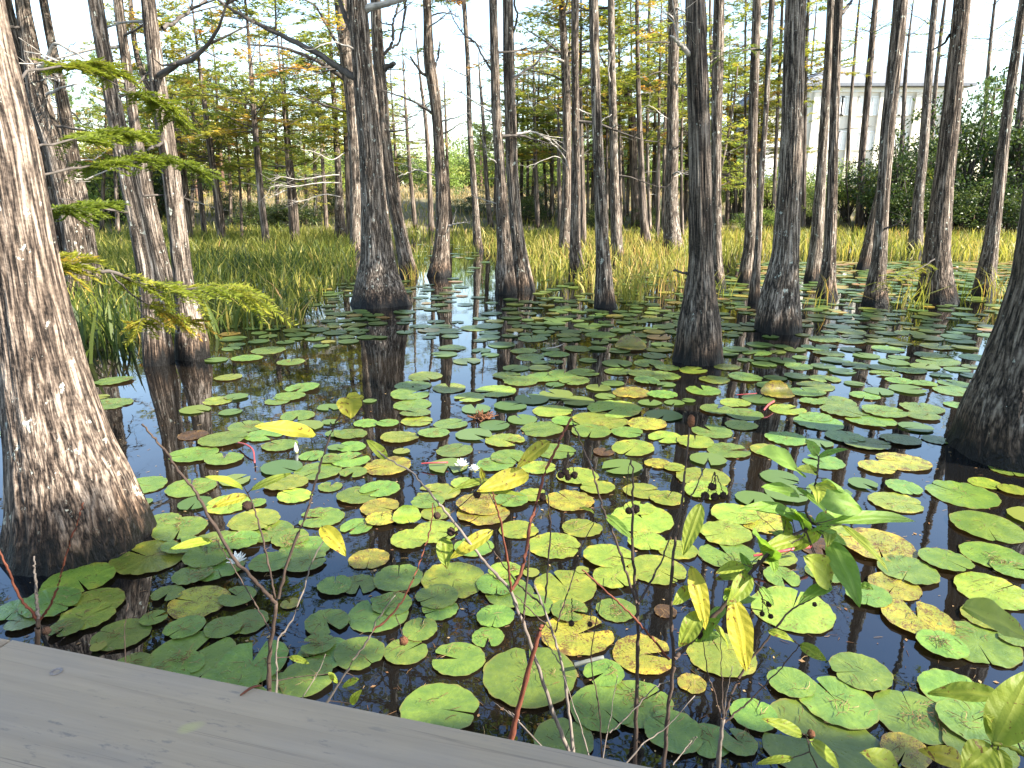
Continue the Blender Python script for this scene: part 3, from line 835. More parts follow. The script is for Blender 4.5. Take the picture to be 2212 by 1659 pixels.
cypress('dark cypress at left of a leaning couple, between the dark ridged and thick grey trunks',
        [(1607, 612, 30), (1612, 575, 27), (1620, 540, 24), (1623, 400, 21), (1626, 267, 19), (1631, 133, 19), (1635, 0, 18), (1637, -60, 18)], H=13, h0=7.5, dead=1, key='Y1')
cypress('slender pale-footed cypress at right of a leaning couple, left of the thick grey trunk',
        [(1628, 656, 27), (1631, 610, 19), (1637, 550, 14), (1643, 400, 12), (1653, 267, 10), (1660, 133, 11), (1668, 0, 12), (1671, -60, 12)], H=11, h0=7, dead=1, key='Y2', res=(50, 36))
cypress('dark backlit cypress just right of the thick grey trunk, foot among far pads',
        [(1755, 607, 36), (1759, 570, 30), (1763, 540, 27), (1772, 400, 21), (1780, 267, 18), (1789, 133, 16), (1795, 0, 15), (1798, -60, 15)], H=13, h0=8, dead=1, key='BB')
cypress('cypress with drooping weeds at its foot, second right of the thick grey trunk',
        [(1786, 645, 46), (1787, 615, 35), (1790, 580, 29), (1793, 540, 25), (1798, 400, 20), (1802, 267, 18), (1807, 133, 17), (1812, 0, 17), (1815, -60, 17)], H=13, h0=8, dead=1, key='CC', flute=0.13, phrase='the cypress with weeds at its foot')
cypress('slim backlit cypress in front of the cream building, foot in dark bushes',
        [(1856, 496, 19), (1858, 433, 15), (1861, 333, 14), (1872, 233, 14), (1880, 133, 14), (1892, 0, 12), (1897, -60, 12)], H=12, h0=7.5, crown='tall', dead=2, key='EE')
cypress('cypress with a swollen kink half way up and a second leg splitting off low down',
        [(1889, 661, 55), (1891, 630, 44), (1895, 590, 34), (1900, 550, 29), (1906, 450, 25), (1911, 367, 25), (1916, 300, 28), (1919, 260, 27), (1927, 190, 27), (1934, 133, 29), (1946, 0, 28), (1951, -60, 27)],
        H=13, h0=8, dead=1, key='FF', flute=0.12, phrase='the kinked cypress')
cypress('slimmer leaning trunk directly behind the kinked cypress, leaving it low on the left',
        [(1863, 582, 25), (1872, 550, 21), (1880, 500, 18), (1893, 440, 14), (1905, 390, 12), (1925, 260, 10), (1940, 130, 9), (1954, 0, 9)], H=11, h0=7.5, dead=0, key='FF2')
cypress('straight backlit cypress in front of the dark bushes, pale skirted foot in far reeds',
        [(1976, 546, 34), (1978, 515, 27), (1983, 433, 21), (1994, 333, 19), (2001, 233, 17), (2008, 133, 15), (2020, 0, 12), (2025, -60, 12)], H=12, h0=8, dead=2, key='GG')
cypress('leaning slender cypress with a flared foot near the right edge, lit on its right side',
        [(2125, 642, 48), (2128, 610, 40), (2134, 570, 34), (2140, 530, 29), (2154, 433, 24), (2165, 333, 21), (2177, 233, 19), (2196, 100, 17), (2211, 0, 15), (2219, -60, 15)], H=12, h0=8, dead=2, key='JJ', flute=0.12)
cypress('far cypress at the right edge standing against the dark bushes',
        [(2187, 508, 27), (2188, 450, 22), (2190, 367, 19), (2197, 300, 17), (2206, 233, 15), (2225, 60, 13), (2232, 0, 12)], H=12, h0=7, dead=1, key='KK')

# slimmer trunks further back: (points, H, crown, h0, label)
FAR = [
 ([(480, 524, 20), (473, 450, 17), (463, 383, 15), (452, 300, 13), (443, 233, 11), (433, 160, 8)], 8.5, 'far', 2.6, 'slim far cypress with a bright lit foot at the back of the left reed bed'),
 ([(443, 518, 12), (436, 450, 11), (430, 383, 10), (420, 280, 8)], 7.5, 'low', 2.4, 'thin dark far cypress close left of the one with a bright lit foot'),
 ([(577, 534, 17), (568, 467, 15), (560, 383, 14), (552, 300, 13), (545, 200, 10), (540, 120, 8)], 9, 'far', 3.4, 'forked far cypress rising out of the middle of the left reed bed'),
 ([(633, 528, 12), (627, 440, 11), (622, 367, 9), (617, 280, 8), (610, 200, 6)], 8.0, 'far', 3.0, 'left one of two close thin cypresses behind the left reed bed'),
 ([(643, 521, 11), (637, 430, 10), (627, 333, 8), (619, 240, 6)], 7.5, 'low', 2.6, 'right one of two close thin cypresses behind the left reed bed'),
 ([(736, 520, 30), (735, 480, 22), (733, 450, 19), (731, 380, 14), (727, 300, 13), (722, 230, 11), (715, 120, 9)], 9, 'far', 3.4, 'far cypress with lumpy dark foot and bleached branches, left of the two-lobed one'),
 ([(706, 502, 9), (700, 400, 8), (690, 260, 6)], 7.5, 'low', 2.6, 'very thin far cypress left of the lumpy-footed one'),
 ([(523, 521, 7), (521, 450, 6), (518, 385, 5)], 6.0, 'low', 2.4, 'very thin pale-stemmed cypress behind the left reed bed, between the lit-footed and forked ones'),
 ([(662, 484, 7), (661, 430, 6), (659, 367, 5)], 7.0, 'low', 2.0, 'very thin far cypress just right of the two close thin ones'),
 ([(757, 522, 16), (753, 420, 14), (749, 320, 12), (745, 240, 10)], 9, 'far', 3.4, 'pale slim cypress next to the left edge of the stout two-lobed one'),
 ([(898, 498, 10), (890, 420, 9), (883, 340, 8), (878, 260, 7), (874, 200, 5)], 8.5, 'thin', 3.6, 'thin far cypress between the slanting dark one and the crooked one'),
 ([(866, 490, 8), (860, 400, 7), (852, 300, 6)], 8, 'thin', 3.0, 'very thin far stem close behind the slanting dark cypress'),
 ([(932, 503, 13), (929, 420, 11), (925, 320, 10), (917, 230, 8), (910, 190, 6)], 9, 'thin', 4.0, 'slim dark cypress close behind the left side of the crooked one'),
 ([(1033, 543, 26), (1031, 520, 19), (1027, 450, 14), (1021, 367, 13), (1014, 267, 11), (1011, 133, 9), (1002, 0, 9), (998, -60, 9)], 11, 'tall', 6.5, 'thin straight dark cypress with a flared foot at the left end of the centre reeds'),
 ([(1060, 491, 14), (1054, 433, 10), (1047, 333, 9), (1044, 250, 8), (1037, 183, 6)], 8, 'thin', 2.8, 'thin far cypress just left of the close twins at centre'),
 ([(975, 490, 7), (968, 400, 7), (965, 320, 6), (962, 240, 5)], 7.5, 'thin', 2.8, 'very thin far stem just right of the crooked cypress'),
 ([(1162, 492, 11), (1159, 420, 10), (1156, 320, 8), (1153, 200, 7)], 8.5, 'far', 3.0, 'thin far cypress alone in the gap right of the close twins'),
 ([(1181, 470, 7), (1178, 400, 6), (1175, 350, 6)], 6, 'low', 1.8, 'very thin far stem second right of the close twins'),
 ([(1209, 500, 10), (1208, 430, 9), (1207, 345, 8)], 8, 'low', 3.4, 'slim far stem just left of the straight dark cypress in the centre reeds'),
 ([(1260, 532, 15), (1259, 450, 13), (1257, 350, 11), (1255, 300, 9)], 9, 'far', 4.4, 'pale lit stem close behind the sunlit-flanked cypress'),
 ([(1232, 480, 7), (1231, 300, 6), (1231, 150, 5), (1231, 0, 5)], 10, 'far', 5.5, 'thin pale stem seen in the slit between the two straight cypresses of the centre reeds'),
 ([(1311, 500, 7), (1311, 350, 6), (1312, 200, 5)], 8, 'far', 4.2, 'thin stem in the slit between the brown and pale-sided cypresses'),
 ([(1341, 500, 7), (1339, 300, 6), (1337, 100, 5), (1337, 0, 5)], 10, 'far', 5.0, 'thin stem touching the right side of the pale-sided cypress'),
 ([(1404, 500, 8), (1398, 330, 7), (1400, 150, 7), (1403, 0, 7)], 10, 'far', 5.0, 'thin pale stem just right of the slim dark one in the centre reeds'),
 ([(1420, 522, 9), (1422, 400, 8), (1423, 300, 7), (1424, 190, 6)], 9, 'far', 4.5, 'straight thin stem left of the broad pale cypress'),
 ([(1432, 510, 9), (1434, 400, 8), (1436, 280, 7), (1440, 120, 6)], 9, 'far', 4.6, 'pale thin stem touching the left side of the broad pale cypress'),
 ([(1474, 520, 8), (1472, 420, 7), (1472, 300, 6)], 8.5, 'low', 3.8, 'thin stem in the gap right of the broad pale cypress'),
 ([(1556, 505, 10), (1552, 400, 9), (1540, 220, 8), (1535, 100, 7), (1533, 0, 7)], 10, 'far', 5.5, 'thin dark stem behind the cypress half hidden by the dark ridged one'),
 ([(1606, 500, 8), (1608, 380, 6), (1610, 250, 5), (1610, 0, 5)], 10, 'far', 5.5, 'thin pale stem left of the leaning couple'),
 ([(1670, 500, 9), (1673, 400, 8), (1679, 250, 7), (1687, 100, 7), (1690, 0, 7)], 10, 'far', 5.5, 'thin dark stem in the slit left of the thick grey cypress'),
 ([(1735, 500, 10), (1737, 400, 9), (1738, 270, 8), (1741, 133, 8), (1746, 0, 8)], 10, 'far', 6.2, 'thin backlit stem hugging the right side of the thick grey cypress'),
 ([(1738, 300, 4), (1748, 200, 4), (1757, 100, 4), (1765, 0, 4)], 9, None, 6.2, 'very thin bare leaning stem right of the thick grey cypress'),
 ([(1828, 478, 9), (1831, 350, 8), (1834, 267, 7), (1844, 150, 6), (1856, 0, 5)], 10, 'tall', 7.5, 'very thin backlit stem standing alone before the middle of the cream building'),
 ([(2000, 470, 10), (2006, 380, 9), (2014, 267, 9), (2022, 167, 8), (2041, 0, 7)], 10.5, 'tall', 7.8, 'thin backlit stem just left of the tall flared cypress near the right'),
 ([(2120, 482, 11), (2122, 400, 10), (2127, 247, 9), (2133, 167, 8), (2148, 0, 6)], 11, 'tall', 8, 'lone thin backlit stem rising above the dark bushes at right'),
 ([(1940, 500, 13), (1944, 400, 11), (1950, 280, 9), (1956, 150, 8)], 10, 'tall', 7.5, 'dark stem tucked behind the right side of the kinked cypress'),
 ([(1836, 502, 5), (1833, 440, 4), (1829, 400, 3)], 3.2, None, 2.0, 'short dead white sapling in front of the dark bushes'),
 ([(1540, 515, 7), (1545, 420, 6), (1572, 300, 5)], 6.5, 'low', 2.2, 'thin leaning sapling with yellow foliage right of the dark ridged cypress'),
]
for pts, H, cr, h0, lab in FAR:
    cypress(lab, pts, H, cr, h0, dead=2 if cr else 1, group='slim cypress trunks further back')

# background cypresses whose trunks the photo shows only as a thicket
BK = [(395, 505), (415, 492), (500, 500), (540, 492), (600, 490), (683, 486), (780, 480), (835, 486), (1110, 478), (1140, 472), (1190, 474), (1270, 480), (1290, 474), (1350, 480), (1412, 476), (1490, 482), (1525, 480), (1570, 486), (1590, 482), (1640, 484), (1690, 488), (330, 500), (300, 498), (255, 505), (220, 500), (140, 505)]
BK2 = [(1070, 474), (1125, 468), (1150, 476), (1195, 468), (1235, 470), (1280, 468), (1320, 472), (1355, 468), (1385, 474), (1445, 470), (1480, 474), (800, 470), (560, 480), (470, 484), (380, 486), (1575, 478), (1640, 478)]
rs = np.random.RandomState(5)
for i, (u, v) in enumerate(BK + BK2):
    wd = rs.uniform(7, 11)
    dx = rs.uniform(-14, 14)
    cr = 'low' if i % 2 else 'far'
    if u > 1560: cr = 'low'
    if i >= len(BK): cr = 'far'
    cypress('slender background cypress with feathery yellow-green foliage in the thicket behind the reeds', [(u, v, wd), (u + dx * 0.4, v - 120, wd * 0.85), (u + dx, v - 260, wd * 0.55)],
            8.2 + rs.uniform(0, 2) if i >= len(BK) else 5.5 + rs.uniform(0, 2.2) if u < 1560 else 5.0, cr, rs.uniform(1.8, 3.2) + (1.0 if i >= len(BK) else 0), dead=1, group='background cypresses in the thicket', key='bk%d' % i)

# trees standing outside the frame on the right; their shade falls across the water
OFF = [  # x, y, height, crown base, crown scale
    (9.8, 5.2, 14, 6.5, 0.85), (8.4, 8.2, 14, 7.0, 1.05), (11.6, 3.4, 14, 6.5, 1.0), (14.2, 5.2, 14, 6.5, 1.0),
]
for i, (x, y, H, h0, cs) in enumerate(OFF):
    rs = np.random.RandomState(900 + i)
    P = [np.array([x, y, -0.3]), np.array([x, y, 0]), np.array([x, y, 0.5]), np.array([x + .03, y, 1.5])]
    R = [0.34, 0.33, 0.23, 0.17]
    for k in range(1, 7):
        P.append(P[-1] + np.array([rs.normal(0, .06), rs.normal(0, .06), (H - 1.5) / 6])); R.append(0.17 * (1 - 0.8 * k / 6))
    root = thing('cypress_tree', 'tall cypress outside the right edge of the view whose crown shades the pond', 'tree', (x, y, 0), 'cypresses beyond the right edge')
    o = np.array([x, y, 0.0])
    link('trunk', trunk_mesh('trunk', [p - o for p in P], R, 40, 28, 0.12, 7, 0.008, 900 + i), root)
    ax = Axis(P, R)
    a = ax.at(h0)
    link('crown', CROWN_SHADE[i % 2] if i != 1 else CROWN_TALL[1], root, Matrix.Translation(Vector(a - o)) @ Matrix.Rotation(rs.uniform(0, 6), 4, 'Z') @ Matrix.Diagonal((cs, cs, (H - h0) / 6.5, 1)))

# ------------------------------------------------------------------ traced limbs
limb('centre', [(768, 168), (735, 148), (690, 118), (640, 92), (585, 66), (530, 38), (480, 6), (440, -25)], 0.055, 0.016, twigs=10, dy=0.8, seed=1)
limb('J2', [(760, 182), (700, 140), (655, 118), (610, 103), (560, 98), (525, 95)], 0.07, 0.012, twigs=10, dy=-0.7, seed=2)
limb('J2', [(752, 140), (728, 95), (700, 45), (680, 12), (640, -8)], 0.05, 0.018, twigs=6, dy=-0.4, seed=3)
limb('J2', [(762, 244), (700, 226), (640, 206), (590, 199)], 0.028, 0.008, twigs=6, dy=-0.6, seed=4)
limb('centre', [(776, 92), (757, 60), (740, 20), (728, -20)], 0.045, 0.03, dy=0.3, seed=5)
limb('centre', [(788, 22), (815, 12), (852, 4), (880, -6)], 0.06, 0.03, mat='deadwood', dy=-0.3, seed=6)
limb('K', [(828, 118), (842, 103), (850, 83), (849, 52), (854, 33), (863, 0), (868, -20)], 0.035, 0.02, twigs=2, dy=-0.2, seed=7)
limb('K', [(846, 103), (861, 94), (867, 72), (873, 35), (878, 0), (882, -20)], 0.026, 0.016, twigs=2, dy=0.2, seed=8)
limb('K', [(829, 152), (836, 144), (844, 142), (852, 136)], 0.06, 0.045, dy=-0.2, seed=9)
limb('L', [(932, 243), (915, 232), (895, 221), (862, 207), (838, 200), (810, 190)], 0.03, 0.009, twigs=6, dy=-0.5, seed=10)
limb('L', [(928, 165), (912, 158), (898, 140), (890, 128), (886, 122)], 0.035, 0.012, twigs=3, dy=-0.3, seed=11)
limb('L', [(940, 145), (946, 120), (950, 100), (951, 88)], 0.03, 0.012, dy=0.2, seed=12)
limb('L', [(952, 262), (970, 258), (990, 251), (1012, 244)], 0.022, 0.006, mat='deadwood', twigs=5, dy=-0.4, seed=13)
limb('L', [(953, 290), (970, 283), (990, 270), (1008, 262)], 0.022, 0.006, twigs=5, dy=0.4, seed=14)
limb('L', [(950, 236), (965, 226), (978, 212), (1000, 193)], 0.018, 0.006, mat='deadwood', twigs=4, dy=0.3, seed=15)
limb('L', [(962, 490), (972, 487), (985, 484), (1002, 480)], 0.03, 0.006, mat='deadwood', twigs=2, dy=-0.3, seed=16)
limb('L', [(944, 383), (925, 374), (900, 366), (880, 375), (858, 381)], 0.018, 0.006, mat='deadwood', twigs=4, dy=-0.6, seed=17)
limb('L', [(928, 36), (950, 28), (975, 30), (990, 36)], 0.018, 0.008, twigs=4, dy=0.5, seed=18)
limb('O', [(1060, 150), (1045, 125), (1024, 90), (1002, 75), (985, 50), (970, 20)], 0.02, 0.007, twigs=9, dy=1.0, seed=19)
limb('O', [(1072, 250), (1050, 235), (1028, 222), (1005, 205), (988, 196)], 0.018, 0.006, mat='deadwood', twigs=6, dy=0.9, seed=20)
limb('O', [(1077, 352), (1062, 345), (1048, 332)], 0.016, 0.006, mat='deadwood', twigs=2, dy=-0.4, seed=21)
limb('P', [(1109, 70), (1113, 55), (1117, 35), (1112, 10), (1113, -20)], 0.022, 0.015, dy=-0.2, seed=22)
limb('P', [(1109, 172), (1130, 155), (1155, 140), (1172, 115), (1193, 92)], 0.028, 0.008, twigs=6, dy=0.4, seed=23)
limb('P', [(1108, 290), (1150, 285), (1180, 300), (1205, 320), (1222, 345)], 0.02, 0.012, twigs=5, dy=0.8, seed=24, mat='deadwood')
limb('P', [(1108, 230), (1125, 222), (1150, 219)], 0.014, 0.005, mat='deadwood', twigs=3, dy=-0.3, seed=25)
limb('Q', [(1222, 333), (1212, 308), (1207, 270), (1200, 235), (1180, 200), (1168, 170)], 0.022, 0.007, twigs=8, dy=0.5, seed=26)
limb('Q', [(1220, 130), (1204, 100), (1190, 60), (1165, 40), (1150, 20)], 0.018, 0.006, mat='deadwood', twigs=8, dy=-0.4, seed=27)
limb('Q', [(1222, 180), (1200, 165), (1170, 158), (1140, 152)], 0.035, 0.008, twigs=7, dy=0.6, seed=28)
limb('Q', [(1222, 352), (1200, 338), (1160, 352), (1135, 360)], 0.016, 0.005, mat='deadwood', twigs=5, dy=-0.3, seed=29)
limb('R', [(1246, 305), (1260, 295), (1275, 290)], 0.015, 0.005, mat='deadwood', twigs=2, dy=-0.3, seed=30)
limb('T', [(1325, 200), (1318, 175), (1314, 150), (1318, 125), (1314, 108)], 0.024, 0.01, mat='deadwood', dy=-0.25, seed=31)
limb('T', [(1327, 243), (1318, 250), (1308, 255), (1300, 262)], 0.014, 0.005, mat='deadwood', dy=-0.4, seed=32)
limb('V', [(1362, 200), (1345, 182), (1300, 172), (1268, 172), (1250, 174)], 0.075, 0.04, twigs=4, dy=-0.3, seed=33)
limb('V', [(1362, 190), (1350, 165), (1340, 152), (1334, 130), (1325, 100)], 0.055, 0.03, twigs=5, dy=0.2, seed=34)
limb('V', [(1363, 232), (1340, 232), (1310, 215), (1280, 196), (1255, 180)], 0.06, 0.025, twigs=6, dy=0.3, seed=35)
limb('V', [(1362, 200), (1364, 150), (1364, 80), (1362, 0), (1361, -40)], 0.06, 0.04, dy=0.2, seed=36)
limb('W', [(1452, 250), (1462, 190), (1476, 160), (1490, 155)], 0.03, 0.012, twigs=4, dy=-0.4, seed=37)
limb('W', [(1455, 90), (1438, 92), (1405, 91), (1385, 92)], 0.03, 0.012, twigs=5, dy=-0.4, seed=38)
limb('W', [(1452, 330), (1465, 318), (1478, 300), (1495, 280)], 0.03, 0.008, twigs=5, dy=-0.5, seed=39)
limb('W', [(1450, 262), (1432, 250), (1410, 232), (1400, 228)], 0.018, 0.005, mat='deadwood', twigs=4, dy=-0.5, seed=40)
limb('W', [(1456, 12), (1470, 22), (1490, 30), (1500, 25)], 0.03, 0.015, mat='deadwood', dy=-0.8, seed=41)
limb('dark_mid', [(1497, 126), (1484, 112), (1474, 100), (1462, 88), (1448, 78)], 0.03, 0.010, mat='deadwood', twigs=3, dy=-0.2, seed=42)
limb('dark_mid', [(1487, 592), (1478, 590), (1462, 585), (1456, 584)], 0.014, 0.010, mat='limb', dy=-0.1, seed=43)
limb('X2', [(1553, 120), (1540, 128), (1530, 136)], 0.008, 0.004, mat='deadwood', dy=-0.3, seed=44)
limb('CC', [(1818, 30), (1826, 20), (1838, 5), (1846, -15)], 0.03, 0.022, dy=0.2, seed=45)
limb('HH' if 'HH' in TREES else 'flared_right', [(2052, 75), (2040, 92), (2025, 102), (2014, 108)], 0.022, 0.010, dy=0.6, seed=46)
limb('GG', [(2005, 52), (1985, 38), (1965, 30), (1950, 28)], 0.012, 0.004, twigs=4, dy=0.4, seed=47)
limb('GG', [(1999, 228), (2012, 220), (2036, 212)], 0.014, 0.005, dy=-0.3, seed=48)
limb('FF', [(1898, 493), (1915, 493), (1930, 488), (1945, 478)], 0.022, 0.006, twigs=3, dy=-0.4, seed=49)
limb('JJ', [(2175, 185), (2162, 190), (2148, 193)], 0.012, 0.004, dy=-0.2, seed=50)
limb('A', [(70, 140), (95, 142), (115, 95), (150, 108), (190, 130), (205, 140)], 0.03, 0.012, mat='deadwood', twigs=4, dy=-0.6, seed=51)
limb('Z', [(50, 150), (70, 133), (100, 150), (120, 158), (128, 178)], 0.028, 0.012, mat='deadwood', twigs=3, dy=-0.5, seed=52)
limb('Z', [(72, 208), (95, 205), (115, 198), (135, 188), (168, 182)], 0.03, 0.012, mat='deadwood', twigs=3, dy=-0.6, seed=53)
limb('Z', [(82, 272), (110, 270), (150, 276), (185, 283), (210, 292)], 0.03, 0.010, mat='limb', twigs=4, dy=-0.5, seed=54)
limb('A', [(60, 60), (40, 60), (20, 58), (5, 62)], 0.03, 0.02, dy=-0.3, seed=55)
limb('B', [(98, 30), (110, 90), (135, 130), (150, 100), (168, 90)], 0.014, 0.005, twigs=6, dy=0.4, seed=56)
limb('pair_right', [(350, 60), (375, 50), (400, 30), (440, 5), (455, -15)], 0.022, 0.010, twigs=5, dy=0.5, seed=57)
limb('pair_right', [(365, 290), (345, 310), (330, 318), (318, 325)], 0.02, 0.01, dy=-0.3, seed=58)
limb('pair_left', [(258, 210), (290, 190), (325, 150), (340, 140)], 0.016, 0.006, twigs=5, dy=0.5, seed=59)
limb('slim cypress' if 'slim cypress' in TREES else 'J2', [(733, 378), (700, 380), (650, 388), (610, 382), (590, 390)], 0.02, 0.006, mat='deadwood', twigs=14, dy=-0.8, seed=60)
limb('J2', [(735, 395), (690, 395), (640, 402), (605, 400), (580, 405)], 0.02, 0.006, mat='deadwood', twigs=14, dy=-0.9, seed=61)
limb('J2', [(735, 425), (700, 420), (660, 432), (635, 436)], 0.016, 0.006, mat='deadwood', twigs=8, dy=-0.9, seed=62)
limb('J2', [(745, 330), (715, 345), (685, 330), (650, 322)], 0.016, 0.006, mat='deadwood', twigs=8, dy=-0.9, seed=63)

# ------------------------------------------------------------------ near hanging sprays of the huge leaning cypress
def spray_branch(key, pts, dys, r0, seed, tone, tl=0.22, start=0.35, ndl=30, nl=(0.042, 0.009), gap=0.011, mat='limb'):
    o, C = limb(key, pts, r0, r0 * 0.3, mat, dys=dys, seed=seed)
    rs = np.random.RandomState(seed)
    mb = MB()
    C = C + 0
    feather_spray(mb, C, rs, tone, tl, gap, nl, ndl, 0.25, 0.0016, start)
    f = mb.build('needle_spray', [M['limb'], M['cypress_fresh']], o)
    return o
spray_branch('big_left', [(70, 640), (110, 585), (160, 572), (240, 590), (330, 618), (430, 625), (500, 628), (552, 648)], [0, .25, .5, .7, .9, 1.0, 1.1, 1.2], 0.016, 71, (0.45, 0.75), 0.24, 0.5)
spray_branch('big_left', [(240, 590), (290, 640), (340, 668), (385, 690), (412, 694)], [.7, .8, .9, 1.0, 1.1], 0.006, 72, (0.6, 1.0), 0.15, 0.45)
spray_branch('big_left', [(290, 640), (310, 690), (305, 705)], [.8, .85, .9], 0.004, 73, (0.6, 0.9), 0.1, 0.5)
spray_branch('big_left', [(85, 560), (105, 572), (135, 578), (170, 565)], [0.1, .2, .3, .4], 0.006, 74, (0.6, 0.95), 0.14, 0.1)
spray_branch('big_left', [(20, 330), (90, 315), (180, 300), (250, 285), (300, 292)], [.3, .7, 1.2, 1.6, 2.0], 0.008, 75, (0.2, 0.6), 0.15, 0.45)
spray_branch('big_left', [(30, 380), (120, 372), (220, 355), (310, 342), (380, 348), (440, 372)], [.3, .8, 1.4, 1.8, 2.2, 2.4], 0.008, 76, (0.1, 0.45), 0.15, 0.42)
spray_branch('big_left', [(5, 180), (90, 150), (170, 140), (225, 145), (250, 165)], [.3, .9, 1.5, 1.9, 2.1], 0.008, 77, (0.45, 0.75), 0.15, 0.5)
spray_branch('big_left', [(60, 440), (120, 455), (170, 450), (215, 438)], [.2, .6, 1.0, 1.3], 0.004, 78, (0.1, 0.4), 0.15, 0.3)
spray_branch('big_left', [(170, 140), (260, 190), (330, 215), (365, 235), (375, 262)], [1.5, 1.9, 2.2, 2.3, 2.4], 0.004, 79, (0.3, 0.65), 0.15, 0.5)
spray_branch('flared_right', [(2018, 560), (2000, 572), (1970, 590), (1935, 600), (1915, 612)], [-.2, -.4, -.6, -.8, -.9], 0.012, 80, (0.55, 0.85), 0.24, 0.15, 18, (0.045, 0.008), 0.03)
spray_branch('Y1', [(1632, 108), (1650, 106), (1680, 92), (1700, 88)], [-.3, -.6, -.9, -1.1], 0.02, 81, (0.05, 0.35), 0.4, 0.2, 18, (0.07, 0.012), 0.06)
spray_branch('Y1', [(1630, 106), (1610, 108), (1580, 114), (1560, 112)], [-.3, -.6, -.9, -1.1], 0.02, 82, (0.05, 0.35), 0.4, 0.2, 18, (0.07, 0.012), 0.06)

# ------------------------------------------------------------------ broad-leaved shrubs and trees, pines, palm
def shrub_crown(name, seed, rx, ry, rz, nclump, nleaf, leaf, mat, tone=(0.2, 0.7)):
    rs = np.random.RandomState(seed)
    mb = MB()
    for i in range(nclump):
        a = rs.uniform(0, 6.28); e = math.asin(rs.uniform(-0.35, 1.0)); q = rs.uniform(0.45, 1.05) * (1 + 0.22 * math.sin(3 * a + seed) + 0.16 * math.sin(5 * e + 2 * a))
        c = np.array([rx * q * math.cos(a) * math.cos(e), ry * q * math.sin(a) * math.cos(e), rz * (0.42 + 0.58 * q * math.sin(e))])
        cr = rs.uniform(0.12, 0.3) * min(rx, rz)
        P = c + rs.normal(0, 1, (nleaf, 3)) * np.array([cr, cr, cr * 0.62]) * 0.6
        D = rs.normal(0, 1, (nleaf, 3)) + (P - c) * 1.5 / cr + np.array([0, 0, -0.2])
        t = rs.uniform(*tone)
        leaflets(mb, P, D, leaf[0], leaf[1], np.clip(t + rs.normal(0, 0.1, nleaf), 0, 1), 1, 0.9, rs)
        if i % 3 == 0:
            b = np.array([rs.normal(0, 0.1), rs.normal(0, 0.1), 0.0])
            tube(mb, [b, b * 0.5 + c * np.array([0.35, 0.35, 0.5]), c], [0.03, 0.02, 0.008], 4, 0, 0.5, False)
    return mb.mesh(name, [M['limb'], M[mat]])
SHRUB = {k: [] for k in ('broad_leaf', 'pale_leaf')}
for k, tn in (('broad_leaf', (0.15, 0.75)), ('pale_leaf', (0.1, 0.9))):
    for i in range(3):
        SHRUB[k].append(shrub_crown('leafy_crown', 500 + i + len(k), 1.0, 1.0, 2.0, 74, 74, (0.075, 0.042), k, tn))
SHADE = [(6.55, -0.8, 5.0, 0.6, 0.24, 0.45), (4.78, -1.62, 5.0, 1.5, 0.48, 1.2), (4.4, 0.08, 5.0, 0.9, 0.46, 0.7)]      # boughs of the added unseen tree, shaped for their shade: centre and radii
DENSE = shrub_crown('dense_leafy_crown', 590, 1.0, 1.0, 2.0, 170, 110, (0.095, 0.06), 'broad_leaf')
def shrub_tree(name, label, x, y, hgt, wid, kind, seed, group=None, cat='shrub', trunk=True):
    rs = np.random.RandomState(seed)
    z = max(terrain(x, y), -0.05)
    root = thing(name, label, cat, (x, y, z), group)
    lib = SHRUB[kind]
    hh = -0.16 * hgt if seed >= 200 else 0.05 * hgt
    link('crown', DENSE if seed >= 700 else lib[rs.randint(3)], root, Matrix.Translation((0, 0, hh)) @ Matrix.Rotation(rs.uniform(0, 6.28), 4, 'Z') @ Matrix.Diagonal((wid / 2, wid / 2, (hgt - hh) / 2.05, 1)))
    if trunk:
        mb = MB()
        for k in range(3):
            e = np.array([rs.normal(0, wid * 0.16), rs.normal(0, wid * 0.16), hgt * rs.uniform(0.55, 0.75)])
            tube(mb, curve_pts([(rs.normal(0, .06), rs.normal(0, .06), -0.2), e * 0.5 + rs.normal(0, 0.1, 3), e], 7), np.linspace(0.03 + 0.012 * hgt, 0.02, 7), 6, 0)
        mb.build('stem', [M['limb']], root)
    return root
# dark evergreen thicket behind the right-hand trunks: (u of centre, Y, height, width)
DARKB = [(1925, 31.0, 4.3, 3.4, 'broad, its crown reaching lowest behind the kinked cypress'), (1990, 33.0, 5.0, 3.6, 'tall, directly left of the tall flared trunk'), (2075, 31.5, 6.2, 4.2, 'the tallest, with a pine top poking out behind it'), (2150, 32.5, 5.4, 3.6, 'between the lone thin stem and the leaning slender trunk'), (2215, 30.5, 5.8, 3.8, 'cut off by the right edge of the view'), (1880, 34.0, 3.3, 2.8, 'low, behind the slim backlit cypress'), (2110, 29.5, 2.6, 3.0, 'low and dark, in front of the tallest'), (2030, 29.3, 2.3, 2.8, 'low and dark, at the foot of the tall one'), (1960, 29.8, 2.4, 2.6, 'low, left of the pale skirted cypress'), (2190, 29.0, 2.2, 2.6, 'low, near the right edge')]
for i, (u, Y, h, wd, d) in enumerate(DARKB):
    p = at_y(u, 480, Y)
    shrub_tree('evergreen_shrub', 'dense evergreen shrub at right, ' + d, p.x, Y, h, wd, 'broad_leaf', 30 + i, 'dark evergreen shrubs at the right')
MIDB = [(1590, 38, 3.0, 2.6), (1660, 37, 2.8, 2.8), (1720, 38, 2.5, 2.5), (1775, 36, 2.6, 2.4), (1825, 35, 2.6, 2.4), (1560, 44, 3.2, 3.0), (1745, 34, 1.6, 2.0), (1640, 33.5, 1.4, 2.0)]
